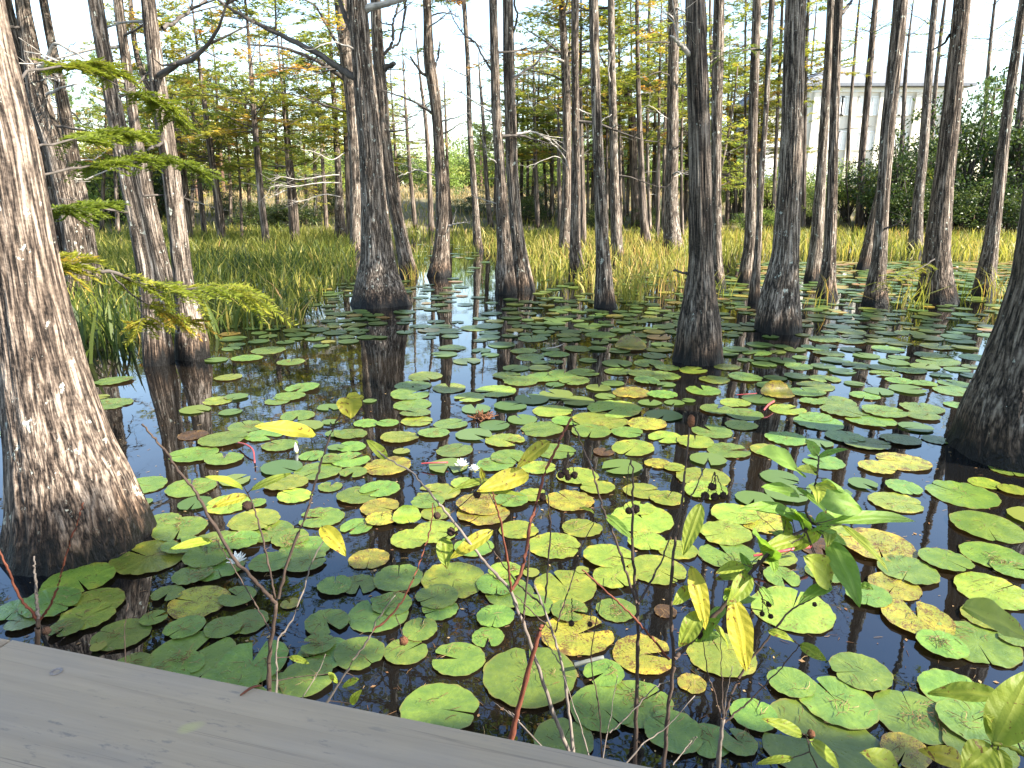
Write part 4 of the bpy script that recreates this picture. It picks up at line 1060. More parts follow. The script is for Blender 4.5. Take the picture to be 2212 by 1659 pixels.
MIDD = ['left end, beside the dark ridged cypress', 'between the leaning couple and the thick grey cypress', 'right behind the thick grey cypress', 'between the thick grey and dark backlit trunks', 'behind the lone thin stem before the building', 'furthest back, left of the parked car', 'small, right of the thick grey cypress', 'small, in front of the leaning couple']
for i, (u, Y, h, wd) in enumerate(MIDB):
    p = at_y(u, 480, Y)
    shrub_tree('yellow_green_shrub', 'yellow-green shrub below the building, ' + MIDD[i], p.x, Y, h, wd, 'pale_leaf', 60 + i, 'yellow-green shrubs below the building')
root = thing('broadleaf_tree', 'unseen leafy tree added outside the view to shade the boardwalk rail', 'tree', (5.6, -1.6, terrain(5.6, -1.6)))  # unseen tree, added to cast shade on the rail and nearest pads
rx, ry = 5.6, -1.6; rz = terrain(5.6, -1.6)
for (cx, cy, cz, ax1, ay1, az1) in SHADE:
    link('crown', DENSE, root, Matrix.Translation((cx - rx, cy - ry, cz - rz - az1 * 0.9)) @ Matrix.Diagonal((ax1, ay1, az1 * 0.9, 1)))
mb = MB(); tube(mb, curve_pts([(0, 0, -0.3), (0.1, 0.05, 2.5), (-0.1, 0, 4.2), (-0.5, 0.1, 5.6)], 14), np.linspace(0.17, 0.06, 14), 10)
for (cx, cy, cz, ax1, ay1, az1) in SHADE:
    tube(mb, curve_pts([(0.08, 0.04, 2.6), ((cx - rx) * .5, (cy - ry) * .5, cz - rz - 1.0), (cx - rx, cy - ry, cz - rz)], 9), np.linspace(0.08, 0.03, 9), 7)
mb.build('trunk', [M['limb']], root)
rs = np.random.RandomState(77)
n = 0
for u in range(330, 1560, 52):
    Y = rs.uniform(52, 66); p = at_y(u + rs.uniform(-14, 14), 420, Y)
    if 860 < u < 1000 and rs.rand() < 0.3: continue
    shrub_tree('broadleaf_tree', 'bright green leafy tree in the sunlit row beyond the dry grass bank at the back', p.x, Y, rs.uniform(3.2, 5.2), rs.uniform(3.6, 5.0), 'pale_leaf' if rs.rand() < 0.65 else 'broad_leaf', 200 + n, 'bright leafy trees beyond the bank', 'tree'); n += 1
for u in range(-40, 380, 48):
    Y = rs.uniform(36, 46); p = at_y(u, 420, Y)
    shrub_tree('broadleaf_tree', 'shaded leafy tree standing in the background behind the leaning trunks at far left', p.x, Y, rs.uniform(3.5, 5.5), rs.uniform(3.2, 4.4), 'broad_leaf' if rs.rand() < 0.5 else 'pale_leaf', 300 + n, 'leafy trees behind the leaning trunks', 'tree'); n += 1
for u in (470, 560, 640, 700, 1010, 1120, 1170, 1300, 1420):
    Y = rs.uniform(33, 42); p = at_y(u + rs.uniform(-20, 20), 470, Y)
    shrub_tree('low_bush', 'low scrubby bush at the foot of the thin cypresses behind the reeds', p.x, Y, rs.uniform(1.1, 1.9), rs.uniform(1.6, 2.6), 'broad_leaf', 400 + n, 'low bushes behind the reeds', 'bush', False); n += 1

for i in range(34):
    u = 250 + i * 40; Y = rs.uniform(67, 76); p = at_y(u + rs.uniform(-15, 15), 420, Y)
    shrub_tree('broadleaf_tree', 'leafy tree at the very back, part of the bright row along the horizon', p.x, Y, rs.uniform(2.6, 4.4), rs.uniform(4.2, 5.6), 'pale_leaf' if rs.rand() < 0.6 else 'broad_leaf', 500 + n, 'leafy trees along the horizon', 'tree', False); n += 1

def pine_crown(name, seed, L, R, nb):
    rs = np.random.RandomState(seed); mb = MB()
    for i in range(nb):
        u = i / nb; az = 2.4 * i + rs.normal(0, .3); ln = R * (1 - 0.75 * u) * rs.uniform(0.6, 1.2)
        d = np.array([math.cos(az), math.sin(az), rs.uniform(0.1, 0.6)]); p0 = np.array([0, 0, u * L])
        pts = [p0, p0 + d * ln * 0.5 + np.array([0, 0, -0.05]), p0 + d * ln]
        tube(mb, pts, [0.035, 0.022, 0.012], 4, 0, 0.5, False)
        for k in range(5):
            c = p0 + d * ln * rs.uniform(0.45, 1.05) + rs.normal(0, 0.12, 3)
            D = rs.normal(0, 1, (34, 3)) + d * 0.9 + np.array([0, 0, 0.4])
            leaflets(mb, np.repeat(c[None], 34, 0), D, 0.26, 0.022, np.clip(rs.uniform(0.2, 0.8) + rs.normal(0, .08, 34), 0, 1), 1, 0.8, rs)
    return mb.mesh(name, [M['limb'], M['pine_needle']])
PINE = [pine_crown('pine_crown', 610 + i, 4.0, 1.9, 34) for i in range(3)]
def pine(label, u, Y, ztop, L, sc_, seed, group=None):
    rs = np.random.RandomState(seed); p = at_y(u, 400, Y); z = terrain(p.x, Y)
    root = thing('pine_tree', label, 'tree', (p.x, Y, z), group)
    Ht = ztop - z
    mb = MB(); C = curve_pts([(0, 0, -0.3), (rs.normal(0, .1), 0, Ht * 0.5), (0, 0, Ht)], 9)
    tube(mb, C, np.linspace(0.16, 0.04, 9), 8, 0); mb.build('trunk', [M['pine_bark']], root)
    link('crown', PINE[seed % 3], root, Matrix.Translation((0, 0, Ht - L)) @ Matrix.Rotation(rs.uniform(0, 6), 4, 'Z') @ Matrix.Diagonal((sc_, sc_, (L + 0.3) / 4.0, 1)))
pine('young pine whose blue-green top rises above the dark evergreen shrubs at right', 2112, 36, 6.9, 3.6, 0.9, 1)
PN = [(425, 44, 8.0), (345, 40, 8.6), (705, 56, 7.6), (640, 60, 7.4), (540, 58, 8.5), (150, 42, 8.8), (255, 44, 9.5), (1180, 58, 8.0), (1390, 56, 9.0), (1300, 60, 9.5), (1480, 57, 9.0), (1040, 62, 7.2), (480, 50, 9)]
for i, (u, Y, zt) in enumerate(PN):
    pine('long-needled green pine standing among the background trees across the pond', u, Y, zt, 4.2, 1.05, 2 + i, 'background pines')

# small palm beside the building
p = at_y(1590, 400, 84.0); zg = terrain(p.x, 84)
root = thing('palm_tree', 'small dark palm with a round head far back left of the cream building', 'palm', (p.x, 84, zg))
zt = at_y(1590, 322, 84.0).z - zg
mb = MB(); tube(mb, [(0, 0, -0.2), (0.05, 0, zt * 0.5), (0, 0, zt)], [0.2, 0.16, 0.16], 8, 0); mb.build('trunk', [M['pine_bark']], root)
mb = MB(); rs = np.random.RandomState(8)
for i in range(26):
    az = i * 2.4; el = rs.uniform(-0.5, 1.2)
    d = np.array([math.cos(az) * math.cos(el), math.sin(az) * math.cos(el), math.sin(el)])
    pts = curve_pts([np.array([0, 0, zt]), np.array([0, 0, zt]) + d * 0.8, np.array([0, 0, zt - 0.35]) + d * 1.5], 6)
    tube(mb, pts, np.linspace(0.025, 0.01, 6), 4, 1, 0.3, False)
    for k in range(12):
        q = pts[2] + (pts[-1] - pts[2]) * rs.uniform(0, 1)
        leaflets(mb, [q], [d + rs.normal(0, 0.5, 3)], 0.5, 0.06, 0.3, 1, 0.6, rs)
mb.build('crown', [M['limb'], M['broad_leaf']], root)

# ------------------------------------------------------------------ cream building with hip roofs
def building():
    Y0 = 62.0
    def X(u): return at_y(u, 300, Y0).x
    def Z(v): return at_y(1880, v, Y0).z
    zg = terrain(X(1880), Y0)
    xl, xr = X(1738), X(2062); ze = Z(188); zr = Z(134)
    root = thing('apartment_building', 'three-storey cream building with grey hip roof glimpsed through the trunks at right', 'building', ((xl + xr) / 2, Y0, zg), rotz=0.0)
    cx = (xl + xr) / 2; W = xr - xl; D = 11.0; hz = ze - zg
    mb = MB(); box(mb, (0, D / 2, hz / 2 - 0.5), (W, D, hz + 1.0)); wl = mb.build('wall', [M['wall']], root, False)
    def hip(mb, x0, x1, y0, y1, z0, z1, inset):
        v = [(x0, y0, z0), (x1, y0, z0), (x1, y1, z0), (x0, y1, z0), (x0 + inset, (y0 + y1) / 2, z1), (x1 - inset, (y0 + y1) / 2, z1)]
        v += [(a, b, c - 0.22) for a, b, c in v[:4]]
        mb.add(v, [(0, 1, 5, 4), (1, 2, 5), (2, 3, 4, 5), (3, 0, 4), (6, 7, 1, 0), (7, 8, 2, 1), (8, 9, 3, 2), (9, 6, 0, 3), (9, 8, 7, 6)])
    mb = MB(); hip(mb, -W / 2 - 0.7, W / 2 + 0.7, -0.7, D + 0.7, hz + 0.22, hz + 2.6, 4.6)
    rf = mb.build('roof', [M['roof']], root, False)
    mb = MB(); hip(mb, X(1852) - cx, X(2010) - cx, 4.2, D + 1.5, hz + 1.5, hz + 3.0, 1.4); mb.build('upper_roof', [M['roof']], rf, False)
    mb = MB(); box(mb, (0, -0.06, hz - 0.22), (W + 0.1, 0.1, 0.36)); mb.build('cornice', [M['trim']], root, False)
    for u in (1752, 1832, 1892, 1968, 2030):
        mb = MB(); box(mb, (X(u) - cx, -0.16, hz / 2 - 0.3), (0.42, 0.26, hz - 0.3)); mb.build('pilaster', [M['wall']], root, False)
    for f, zc in enumerate((hz - 1.5, hz - 4.3, hz - 7.0)):
        if zc < 0.8: continue
        for u in (1768, 1800, 1818, 1856, 1874, 1922, 1944, 1992, 2012):
            x = X(u) - cx
            mb = MB()
            for (a, b, c, d) in ((-0.48, 0, 0.09, 1.5), (0.48, 0, 0.09, 1.5), (0, 0.72, 1.05, 0.09), (0, -0.72, 1.15, 0.1), (0, 0, 0.05, 1.4)):
                box(mb, (x + a, -0.05, zc + b), (c, 0.12, d))
            fr = mb.build('window', [M['trim']], root, False)
            mb = MB(); box(mb, (x, -0.02, zc), (0.9, 0.05, 1.38)); mb.build('pane', [M['glass']], fr, False)
    # wing on the left with a garage
    x0, x1 = X(1642) - cx, X(1690) - cx
    wz = Z(212) - zg
    mb = MB(); box(mb, ((x0 + x1) / 2, 4.0, wz / 2 - 0.5), (x1 - x0, 7.0, wz + 1)); mb.build('wing_wall', [M['wall_shaded']], root, False)
    mb = MB(); hip(mb, x0 - 0.5, x1 + 0.5, 0.0, 8.0, wz, wz + 1.3, 0.9); mb.build('wing_roof', [M['roof']], root, False)
    for v in (236, 314):
        mb = MB(); box(mb, ((x0 + x1) / 2, 0.46, Z(v) - zg), (x1 - x0 + 0.06, 0.12, 0.16)); mb.build('band', [M['trim']], root, False)
    mb = MB(); box(mb, (X(1664) - cx, 0.46, 1.15), (1.5, 0.12, 2.2)); gd = mb.build('garage_door', [M['trim']], root, False)
    mb = MB()
    for k in range(4): box(mb, (X(1664) - cx - 0.54 + 0.36 * k, 0.39, 1.9), (0.26, 0.06, 0.3))
    mb.build('pane', [M['glass']], gd, False)
    mb = MB(); box(mb, (X(1664) - cx, 0.42, Z(262) - zg), (1.0, 0.1, 1.5)); wf = mb.build('window', [M['trim']], root, False)
    mb = MB(); box(mb, (X(1664) - cx, 0.36, Z(262) - zg), (0.84, 0.06, 1.34)); mb.build('pane', [M['glass']], wf, False)
building()

# ------------------------------------------------------------------ parked car, only its roof and windows show over the bushes
def car():
    Y0 = 57.0
    p = at_y(1602, 372, Y0); z = terrain(p.x, Y0)
    top = at_y(1602, 357, Y0).z - z
    s = max(0.9, min(1.25, top / 1.55))
    root = thing('parked_car', 'silver car parked beyond the shrubs left of the cream building, only its roof showing', 'car', (p.x, Y0, z + max(0, top - 1.55 * s)))
    prof = [(-2.1, 0.35), (-2.15, 0.75), (-1.9, 0.95), (-1.2, 1.02), (-0.55, 1.5), (0.9, 1.53), (1.6, 1.02), (2.05, 0.95), (2.15, 0.6), (2.1, 0.35)]
    def loft(pr, hw, inset=0.0):
        mb = MB(); k = len(pr)
        v = [(a, -hw + (0.12 if b > 1.1 else 0), b) for a, b in pr] + [(a, hw - (0.12 if b > 1.1 else 0), b) for a, b in pr]
        f = [(i, (i + 1) % k, (i + 1) % k + k, i + k) for i in range(k)] + [tuple(range(k - 1, -1, -1)), tuple(range(k, 2 * k))]
        mb.add(v, f); return mb
    b = loft([(a * s, c * s) for a, c in prof], 0.86 * s).build('body', [M['carpaint']], root, False)
    for sd in (-1, 1):
        mb = MB(); pr = [(-1.02, 1.06), (-0.5, 1.44), (0.85, 1.46), (1.38, 1.06)]
        mb.add([(a * s, sd * (0.80 if c > 1.2 else 0.875) * s, c * s) for a, c in pr], [(0, 1, 2, 3) if sd < 0 else (3, 2, 1, 0)]); mb.build('side_window', [M['glass']], root, False)
        for x in (-1.3, 1.35):
            mb = MB(); c = np.array([x * s, sd * 0.8 * s, 0.33 * s])
            tube(mb, [c + (0, -0.1, 0), c + (0, 0.1, 0)], [0.33 * s] * 2, 16, 0); mb.build('wheel', [M['tyre']], root)
car()

# ------------------------------------------------------------------ marsh grass
def poly_area(poly_px):
    return [tuple(on_z(u, v)[:2]) for u, v in poly_px]
def inside(P, poly):
    x, y = P[:, 0], P[:, 1]; c = np.zeros(len(P), bool); n = len(poly); j = n - 1
    for i in range(n):
        xi, yi = poly[i]; xj, yj = poly[j]
        c ^= ((yi > y) != (yj > y)) & (x < (xj - xi) * (y - yi) / (yj - yi + 1e-12) + xi)
        j = i
    return c
def blades(mb, B, h, wd, tone, rs, lean=0.35, curl=0.5, mat=0):
    """B: base points; each blade a tapered curved strip"""
    n = len(B); az = rs.uniform(0, 2 * PI, n); hh = h * rs.uniform(0.55, 1.25, n); ww = wd * rs.uniform(0.6, 1.4, n)
    ln = np.abs(rs.normal(0, lean, n)); cu = np.abs(rs.normal(0, curl, n))
    dx = np.stack([np.cos(az), np.sin(az), np.zeros(n)], 1); fa = rs.uniform(0, 2 * PI, n)
    sx = np.stack([np.cos(fa), np.sin(fa), np.zeros(n)], 1)
    ts = (0, 0.4, 0.75, 1.0); wf = (0.75, 1.0, 0.65, 0.06)
    V = []
    for t, f in zip(ts, wf):
        c = B + dx * (hh * (ln * t + cu * t ** 3))[:, None] * 0.7 + np.array([0, 0, 1.0]) * (hh * (t - 0.3 * cu * t ** 3))[:, None]
        V.append(c - sx * (ww * f / 2)[:, None]); V.append(c + sx * (ww * f / 2)[:, None])
    V = np.stack(V, 1).reshape(-1, 3)
    i = np.arange(n)[:, None] * 8
    F = np.concatenate([i + np.array([[0, 1, 3, 2]]), i + np.array([[2, 3, 5, 4]]), i + np.array([[4, 5, 7, 6]])], 0)
    mb.add(V, F, mat, np.clip(np.repeat(tone, 8), 0, 1))
def scatter(poly, dens, rs, clump=0.0, zf=None):
    px = np.array(poly); lo, hi = px.min(0), px.max(0)
    n = int(dens * np.prod(hi - lo))
    P = rs.uniform(lo, hi, (n, 2))
    P = P[inside(P, poly)]
    if clump > 0:
        k = np.sin(P[:, 0] * 2.3 + 1) * np.sin(P[:, 1] * 1.7 + 2) + 0.6 * np.sin(P[:, 0] * 5.1 + P[:, 1] * 3.3)
        P = P[rs.uniform(-1.6, 1.6, len(P)) * (1 / clump) < k + 0.9]
    z = np.array([zf(a, b) for a, b in P]) if zf else np.full(len(P), -0.03)
    return np.column_stack([P, z])
def marsh(name, label, poly_px, dens, h, wd, tone, seed, lean=0.3, curl=0.45, clump=0.7, mat='reed', cat='marsh grass', zf=None, poly=None, tvar=0.16):
    rs = np.random.RandomState(seed)
    B = scatter(poly or poly_area(poly_px), dens, rs, clump, zf)
    k = 0.5 + 0.5 * np.sin(B[:, 0] * 1.1 + 0.7 * B[:, 1]) * np.sin(B[:, 1] * 0.8 + 1.3)
    tn = rs.uniform(tone[0], tone[1], len(B)) * 0.6 + 0.4 * (tone[0] + (tone[1] - tone[0]) * k) + rs.normal(0, tvar, len(B)) * 0.6
    mb = MB(); blades(mb, B, h, wd, tn, rs, lean, curl)
    o = mb.build(name, [M[mat]], None)
    return tag(o, label, cat, kind='stuff')
L1 = [(150, 775), (300, 752), (440, 742), (470, 716), (560, 712), (655, 706), (672, 672), (700, 640), (765, 606), (765, 560), (560, 548), (380, 550), (130, 610)]
marsh('left_reed_bed', 'thick bed of green and yellow marsh grass on the left side of the pond', L1, 84, 0.47, 0.024, (0.04, 0.76), 1, 0.38, 0.55, 0.95, tvar=0.26)
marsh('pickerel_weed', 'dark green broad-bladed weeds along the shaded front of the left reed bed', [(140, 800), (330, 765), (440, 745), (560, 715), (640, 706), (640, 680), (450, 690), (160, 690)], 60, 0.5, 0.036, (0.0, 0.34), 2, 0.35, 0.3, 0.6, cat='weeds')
marsh('back_left_grass', 'taller sunlit grass behind the left reed bed below the thin cypresses', [(120, 612), (380, 552), (560, 550), (765, 562), (790, 515), (700, 503), (300, 503), (120, 540)], 50, 0.5, 0.024, (0.22, 0.8), 3, 0.36, 0.5, 0.85)
marsh('centre_reed_bed', 'tall yellow-green reeds around the trunks in the centre of the pond', [(1150, 626), (1235, 612), (1262, 640), (1330, 645), (1480, 646), (1492, 560), (1480, 512), (1000, 512), (1030, 540), (1090, 556), (1130, 588)], 44, 0.46, 0.026, (0.45, 0.95), 4, 0.35, 0.55, 0.85, tvar=0.22)
marsh('channel_grass', 'low grass fringing the narrow open channel behind the crooked cypress', [(880, 560), (905, 545), (935, 528), (990, 520), (1040, 545), (1000, 560), (985, 540), (950, 532), (920, 560), (900, 590)], 60, 0.42, 0.018, (0.2, 0.75), 5, 0.3, 0.4, 0.4)
marsh('right_reed_bed', 'sunlit reeds along the far shore at right, below the bushes', [(1485, 565), (1590, 556), (1745, 552), (1880, 560), (2000, 562), (2240, 565), (2240, 510), (1900, 505), (1480, 510)], 36, 0.5, 0.03, (0.4, 0.95), 6, 0.35, 0.5, 0.8)
marsh('far_marsh_grass', 'rough marsh grass running back from the reeds to the foot of the bank', None, 14, 0.42, 0.04, (0.25, 0.85), 7, 0.35, 0.4, 0.3, poly=[(-34, 27), (34, 27), (34, 41), (-34, 41)], zf=lambda x, y: max(terrain(x, y), -0.05))
marsh('dry_bank_grass', 'pale dry grass covering the sunlit bank at the back', None, 9, 0.5, 0.06, (0.2, 0.9), 8, 0.4, 0.4, 0.2, mat='drygrass', poly=[(-40, 38), (40, 38), (40, 64), (-40, 64)], zf=terrain)
# single tufts that stand apart
TUFT = [('reed_tuft', 'lone tuft of pale reeds at the tip of the left reed bed', 612, 706, 0.55, 46, 0.75), ('reed_tuft', 'small tuft of green reeds left of the tall flared cypress near the right', 1968, 664, 0.58, 40, 0.6),
        ('reed_tuft', 'tuft of bright green blades right of the tall flared cypress near the right', 2060, 648, 0.55, 26, 0.5), ('reed_tuft', 'tuft of yellow reeds in front of the dark broad-based cypress at the right edge', 2172, 655, 0.62, 46, 0.75),
        ('weed_tuft', 'drooping yellow weeds beside the foot of the second cypress right of the thick grey one', 1778, 662, 0.6, 14, 0.85), ('reed_tuft', 'tuft of green reeds right of the brown pale-footed cypress', 1362, 652, 0.6, 60, 0.6),
        ('reed_tuft', 'dry grass tussock on the stump of the dark slanting cypress', 893, 604, 0.42, 60, 0.8), ('reed_tuft', 'short reeds at the foot of the cypress behind the dark ridged one', 1556, 640, 0.5, 24, 0.6)]
for i, (nm, lab, u, v, h, k, tn) in enumerate(TUFT):
    rs = np.random.RandomState(60 + i); p = on_z(u, v); mb = MB()
    B = np.column_stack([rs.normal(0, 0.14, k), rs.normal(0, 0.12, k), np.full(k, -0.04)])
    blades(mb, B, h, 0.014, np.clip(rs.normal(tn, 0.13, k), 0, 1), rs, 0.3, 0.6)
    o = mb.build(nm, [M['reed']]); o.location = (p.x, p.y, 0); tag(o, lab, 'reed tuft')
# ------------------------------------------------------------------ lily pads, surveyed from the photograph
# (x, y, width) in thirds of a survey pixel inside six sheets; letter: g green, l yellow-green, Y yellow with flecks, b brown
SHEET = {4: (0, 553), 5: (737.3, 553), 6: (1474.6, 553), 7: (0, 1106), 8: (737.3, 1106), 9: (1474.6, 1106)}
PADS = {
4: "740,812,230 600,835,100 635,920,140,l 725,960,260 25,865,100 20,945,120 30,1050,110,b 40,1150,130 1410,945,180,l 1530,920,150 1250,1165,190,b 1450,1195,310 1600,1110,230 1710,1165,240 1815,1230,230 1255,1290,310 1455,1325,240 940,1490,280 1240,1505,300 930,1600,110 1400,677,150 1600,665,210 1740,615,220 1500,605,120 1510,540,170 1535,578,110 1885,690,180 1930,512,160 1850,562,120 2040,540,130 2080,585,110 1960,860,220 1880,915,200 1800,945,160 1480,790,180,l 2130,985,150 2140,1080,110 1930,1040,230 2170,1160,130 2180,1250,110 2060,1400,300 1850,1480,290,l 1910,1560,230,l 2140,1500,160 1480,1615,280,l 1660,1610,130 2140,1330,150 2020,1300,170",
7: "1540,560,230 1600,720,280 850,1010,260 1450,760,240 2120,730,280 1200,760,260 1000,700,170 2060,880,220 1560,210,260 1060,60,230 1880,180,240 1180,240,240 1180,1010,300 1480,1130,420 1760,1180,380 1170,120,350 1650,70,320,l 1740,130,320 965,300,460,l 1400,215,360 1350,300,300 1410,370,320 1250,420,260 1090,545,200 1290,590,380,Y 1980,240,330 1970,330,300 1750,345,260 2080,40,300 2170,490,220 510,455,420,l 600,610,380,l 570,690,330,l 790,800,360 330,610,360 110,640,270 430,775,210 150,730,200 1240,940,540 1640,985,460 2100,930,360 1990,1095,350 1880,600,120,Y 640,890,100,l",
8: "330,610,260 640,640,240 1000,690,260 1250,620,260 1480,660,240 1780,640,260 950,820,220 1010,480,280 1690,1290,420 2150,1440,380 860,230,260 440,190,240,l 1150,120,260,l 1560,110,260,l 1980,200,260,l 2180,250,260,l 620,560,280 100,100,220 260,60,200,Y 610,135,300,l 615,15,200,l 920,20,340,Y 180,310,260,Y 370,440,330 730,450,420,l 120,480,230 240,670,400 1380,225,350,l 1730,300,330,l 1770,440,290,l 2050,380,380,l 1060,400,220,l 1090,530,340 1450,495,410,l 510,775,240 420,910,290 120,930,330 755,960,360 1220,1070,600 1530,800,480,Y 1960,930,400,Y 640,1290,520 1440,1490,400 1700,1070,270 1920,1250,460 1950,50,420,l 1560,390,90,b 2100,650,150,b 1230,400,110,b",
9: "600,300,260,l 640,430,240 1700,330,320 1200,560,280 1680,880,300 1150,1060,380 700,1130,300 460,1330,300 1980,700,330,l 2140,380,260 1760,1180,420 340,30,310,l 520,70,320,Y 275,150,340,l 290,285,370 320,350,180 1260,225,480,Y 900,240,260,b 1000,130,200,l 1460,390,380 930,395,260 710,640,510,l 1370,490,330,Y 1520,700,440,Y 2010,520,440,l 1910,860,480 2150,840,190 250,930,460,l 1970,105,430 2010,290,380 1000,1245,490 1490,1330,500 1860,1390,400 880,1490,780 1440,1570,300,Y 170,1490,300 1920,1540,420 60,1120,190,Y 2170,1500,200 360,1510,240",
5: "80,450,170,Y 235,440,130 400,400,100,Y 400,437,90 410,365,150 165,530,130 410,497,110 465,845,240 445,905,255 700,860,230,l 545,785,230,l 1000,880,270,l 830,925,200,l 460,970,260 480,1025,200 185,943,90 160,1090,160 300,1090,150 490,1075,210,l 710,1093,225 600,1155,210 380,1180,250,l 60,1160,220 735,1265,250 1060,1200,260,l 60,1240,200 300,1370,310,Y 80,1410,180 60,1330,250 250,1520,260 110,1560,280 250,1640,250,Y 625,1535,290,l 560,1600,220 800,1480,190,l 1000,1355,260 1090,1310,250 1280,1375,230,l 1390,1270,270 1300,1130,280 1370,1010,265,l 1460,1080,200 1770,1000,350,l 1680,1070,370,l 1620,1145,250 1850,1150,210 1880,890,240,Y 1980,1095,260,Y 2100,1180,230,l 1890,1250,290,l 1180,620,180 1225,660,190 1040,580,180 1390,640,180 1390,690,100 1600,680,120 720,600,180 670,640,170 1240,540,190 1480,545,150 1310,495,150 1680,515,210 1530,605,180 1660,605,130 1800,617,150 1580,760,190 1795,752,190 1080,780,200 1160,815,240 1320,790,260 1440,770,210 1510,820,200 1760,830,150 1900,560,160 2080,580,150 2060,610,170,Y 1990,700,200 2030,650,160 2110,730,170 1940,770,180 2080,780,240 1980,815,180 2080,905,200 2000,955,150 2160,955,130 1100,1595,230 1530,1430,280,l 1660,1510,230,l 1480,1590,330,Y 910,1620,330,Y 1700,1275,140,b 2050,1350,180,Y 2160,1380,140,l 1950,1530,250,l 2110,1580,230,l 1930,1645,200,l 1250,1560,200,l 390,1270,110,b 1400,410,200 1130,372,120,l 1220,377,100,Y 1380,440,150 1600,455,190 870,470,200,l 960,460,180 1170,460,140 700,490,180 640,460,160 960,530,150",
6: "70,745,180,l 290,725,170,l 205,805,200,l 410,790,220 600,795,150 135,875,230 340,955,190,l 40,945,90 220,1000,210 400,1030,240 680,1000,230,l 380,1100,220,l 190,1140,270 80,1210,250,l 300,1265,280 560,1265,240,l 670,1185,280 1050,1180,250 1190,1220,300 1430,1340,330,Y 1260,1380,230,Y 910,1340,260 130,1440,340,l 150,1530,290,l 1380,1600,325,l 1810,1550,420 1960,1480,200,l 2140,1525,170,l 2120,1390,240 1430,1510,230 1640,1195,170 1410,1195,250 860,1050,200 880,1085,300 1050,1010,300 1220,1070,300 1310,1020,280 860,850,240,l 800,890,230 740,785,160 920,800,200,l 840,950,160 1000,950,240 1180,910,200 1110,830,130 1550,990,260 1560,1045,200 1780,970,160 1750,880,240 1760,830,200 1400,815,170 1560,830,170 1310,765,190 1280,730,160 1470,745,200 1130,715,180 910,720,150 750,720,180 530,705,160 520,670,120 650,685,170 480,632,190 340,610,170 500,580,170 780,515,100,l 950,635,200 860,600,180 1190,650,170 1400,660,130 1330,610,200 1610,650,200 1650,690,260 1780,740,160 1900,660,200 1880,780,150 1470,505,190,l 1590,537,180,l 1770,530,180 1800,555,180 1650,590,210,l 1830,600,160,Y 1090,495,200,l 1100,525,130,l 1240,522,110,b 920,545,200 1080,555,200 1250,558,150,Y 1400,572,150,Y 400,475,160,Y 1840,485,170 2010,465,170,l 2000,520,160 1000,460,170 1230,395,150 1200,345,120,Y 1600,378,140,l",
}
def pad_mesh(name, seed):
    rs = np.random.RandomState(seed)
    g = rs.uniform(0.015, 0.07) if seed % 4 else rs.uniform(0.12, 0.24)
    nt = 64; rings = [0.0, 0.12, 0.3, 0.5, 0.7, 0.86, 0.95, 1.0]
    th = np.linspace(g, 2 * PI - g, nt)
    e = np.exp(-(th - g) / 0.16) + np.exp(-(2 * PI - g - th) / 0.16)
    wav = 0.014 * np.sin(7 * th + rs.uniform(0, 6)) + 0.012 * np.sin(13 * th + rs.uniform(0, 6)) + 0.01 * np.sin(3 * th + rs.uniform(0, 6)) + rs.normal(0, 0.004, nt)
    scal = rs.uniform(0.0, 0.02) * np.abs(np.sin(17 * th + rs.uniform(0, 3)))
    rr = 1 + wav - scal - 0.12 * e
    up = rs.uniform(0, 0.04) * np.clip(np.sin(th * rs.randint(1, 4) + rs.uniform(0, 6)), 0, 1) + rs.uniform(0.0, 0.018) * np.sin(15 * th + rs.uniform(0, 6))
    V = []
    for r in rings:
        z = 0.012 * np.sin(th * 2 + seed) * r + up * r ** 6 + 0.006 * np.sin(13 * th) * r ** 3 - 0.01 * (1 - r) ** 2
        rad = r * (1 + (rr - 1) * r ** 2)
        # slit between the lobes narrows to the stalk
        a = PI + (th - PI) * (1 - (g / (PI - g)) * 0.0)
        V.append(np.column_stack([rad * np.cos(a), rad * np.sin(a), z]))
    V = np.concatenate(V)
    F = []
    for i in range(len(rings) - 1):
        for k in range(nt - 1):
            F.append((i * nt + k, (i + 1) * nt + k, (i + 1) * nt + k + 1, i * nt + k + 1))
    me = bpy.data.meshes.new(name); me.from_pydata(V.tolist(), [], F)
    me.polygons.foreach_set('use_smooth', np.full(len(F), True)); me.update()
    return me, g
PADM = {}
PADGEO = [pad_mesh('lily_pad', s) for s in range(12)]
for k, m in (('g', 'pad_green'), ('l', 'pad_lime'), ('Y', 'pad_yellow'), ('b', 'pad_brown')):
    PADM[k] = []
    for me, _ in PADGEO:
        c = me.copy(); c.materials.append(M[m]); PADM[k].append(c)

plist = []
for sh, txt in PADS.items():
    ox, oy = SHEET[sh]
    for it in txt.split():
        q = it.split(',')
        u = ox + float(q[0]) / 3; v = oy + float(q[1]) / 3; wd = float(q[2]) / 3
        p = on_z(u, v); r = 0.5 * wd * depth(p) / FPX
        plist.append(dict(u=u, v=v, w=wd, k=q[3] if len(q) > 3 else 'g', p=p, r=min(r, 0.26)))
plist.sort(key=lambda d: -d['w'] * d['w'] * max(0.05, (d['v'] - 420) / 1240))
keep, rest = plist[:297], plist[297:]
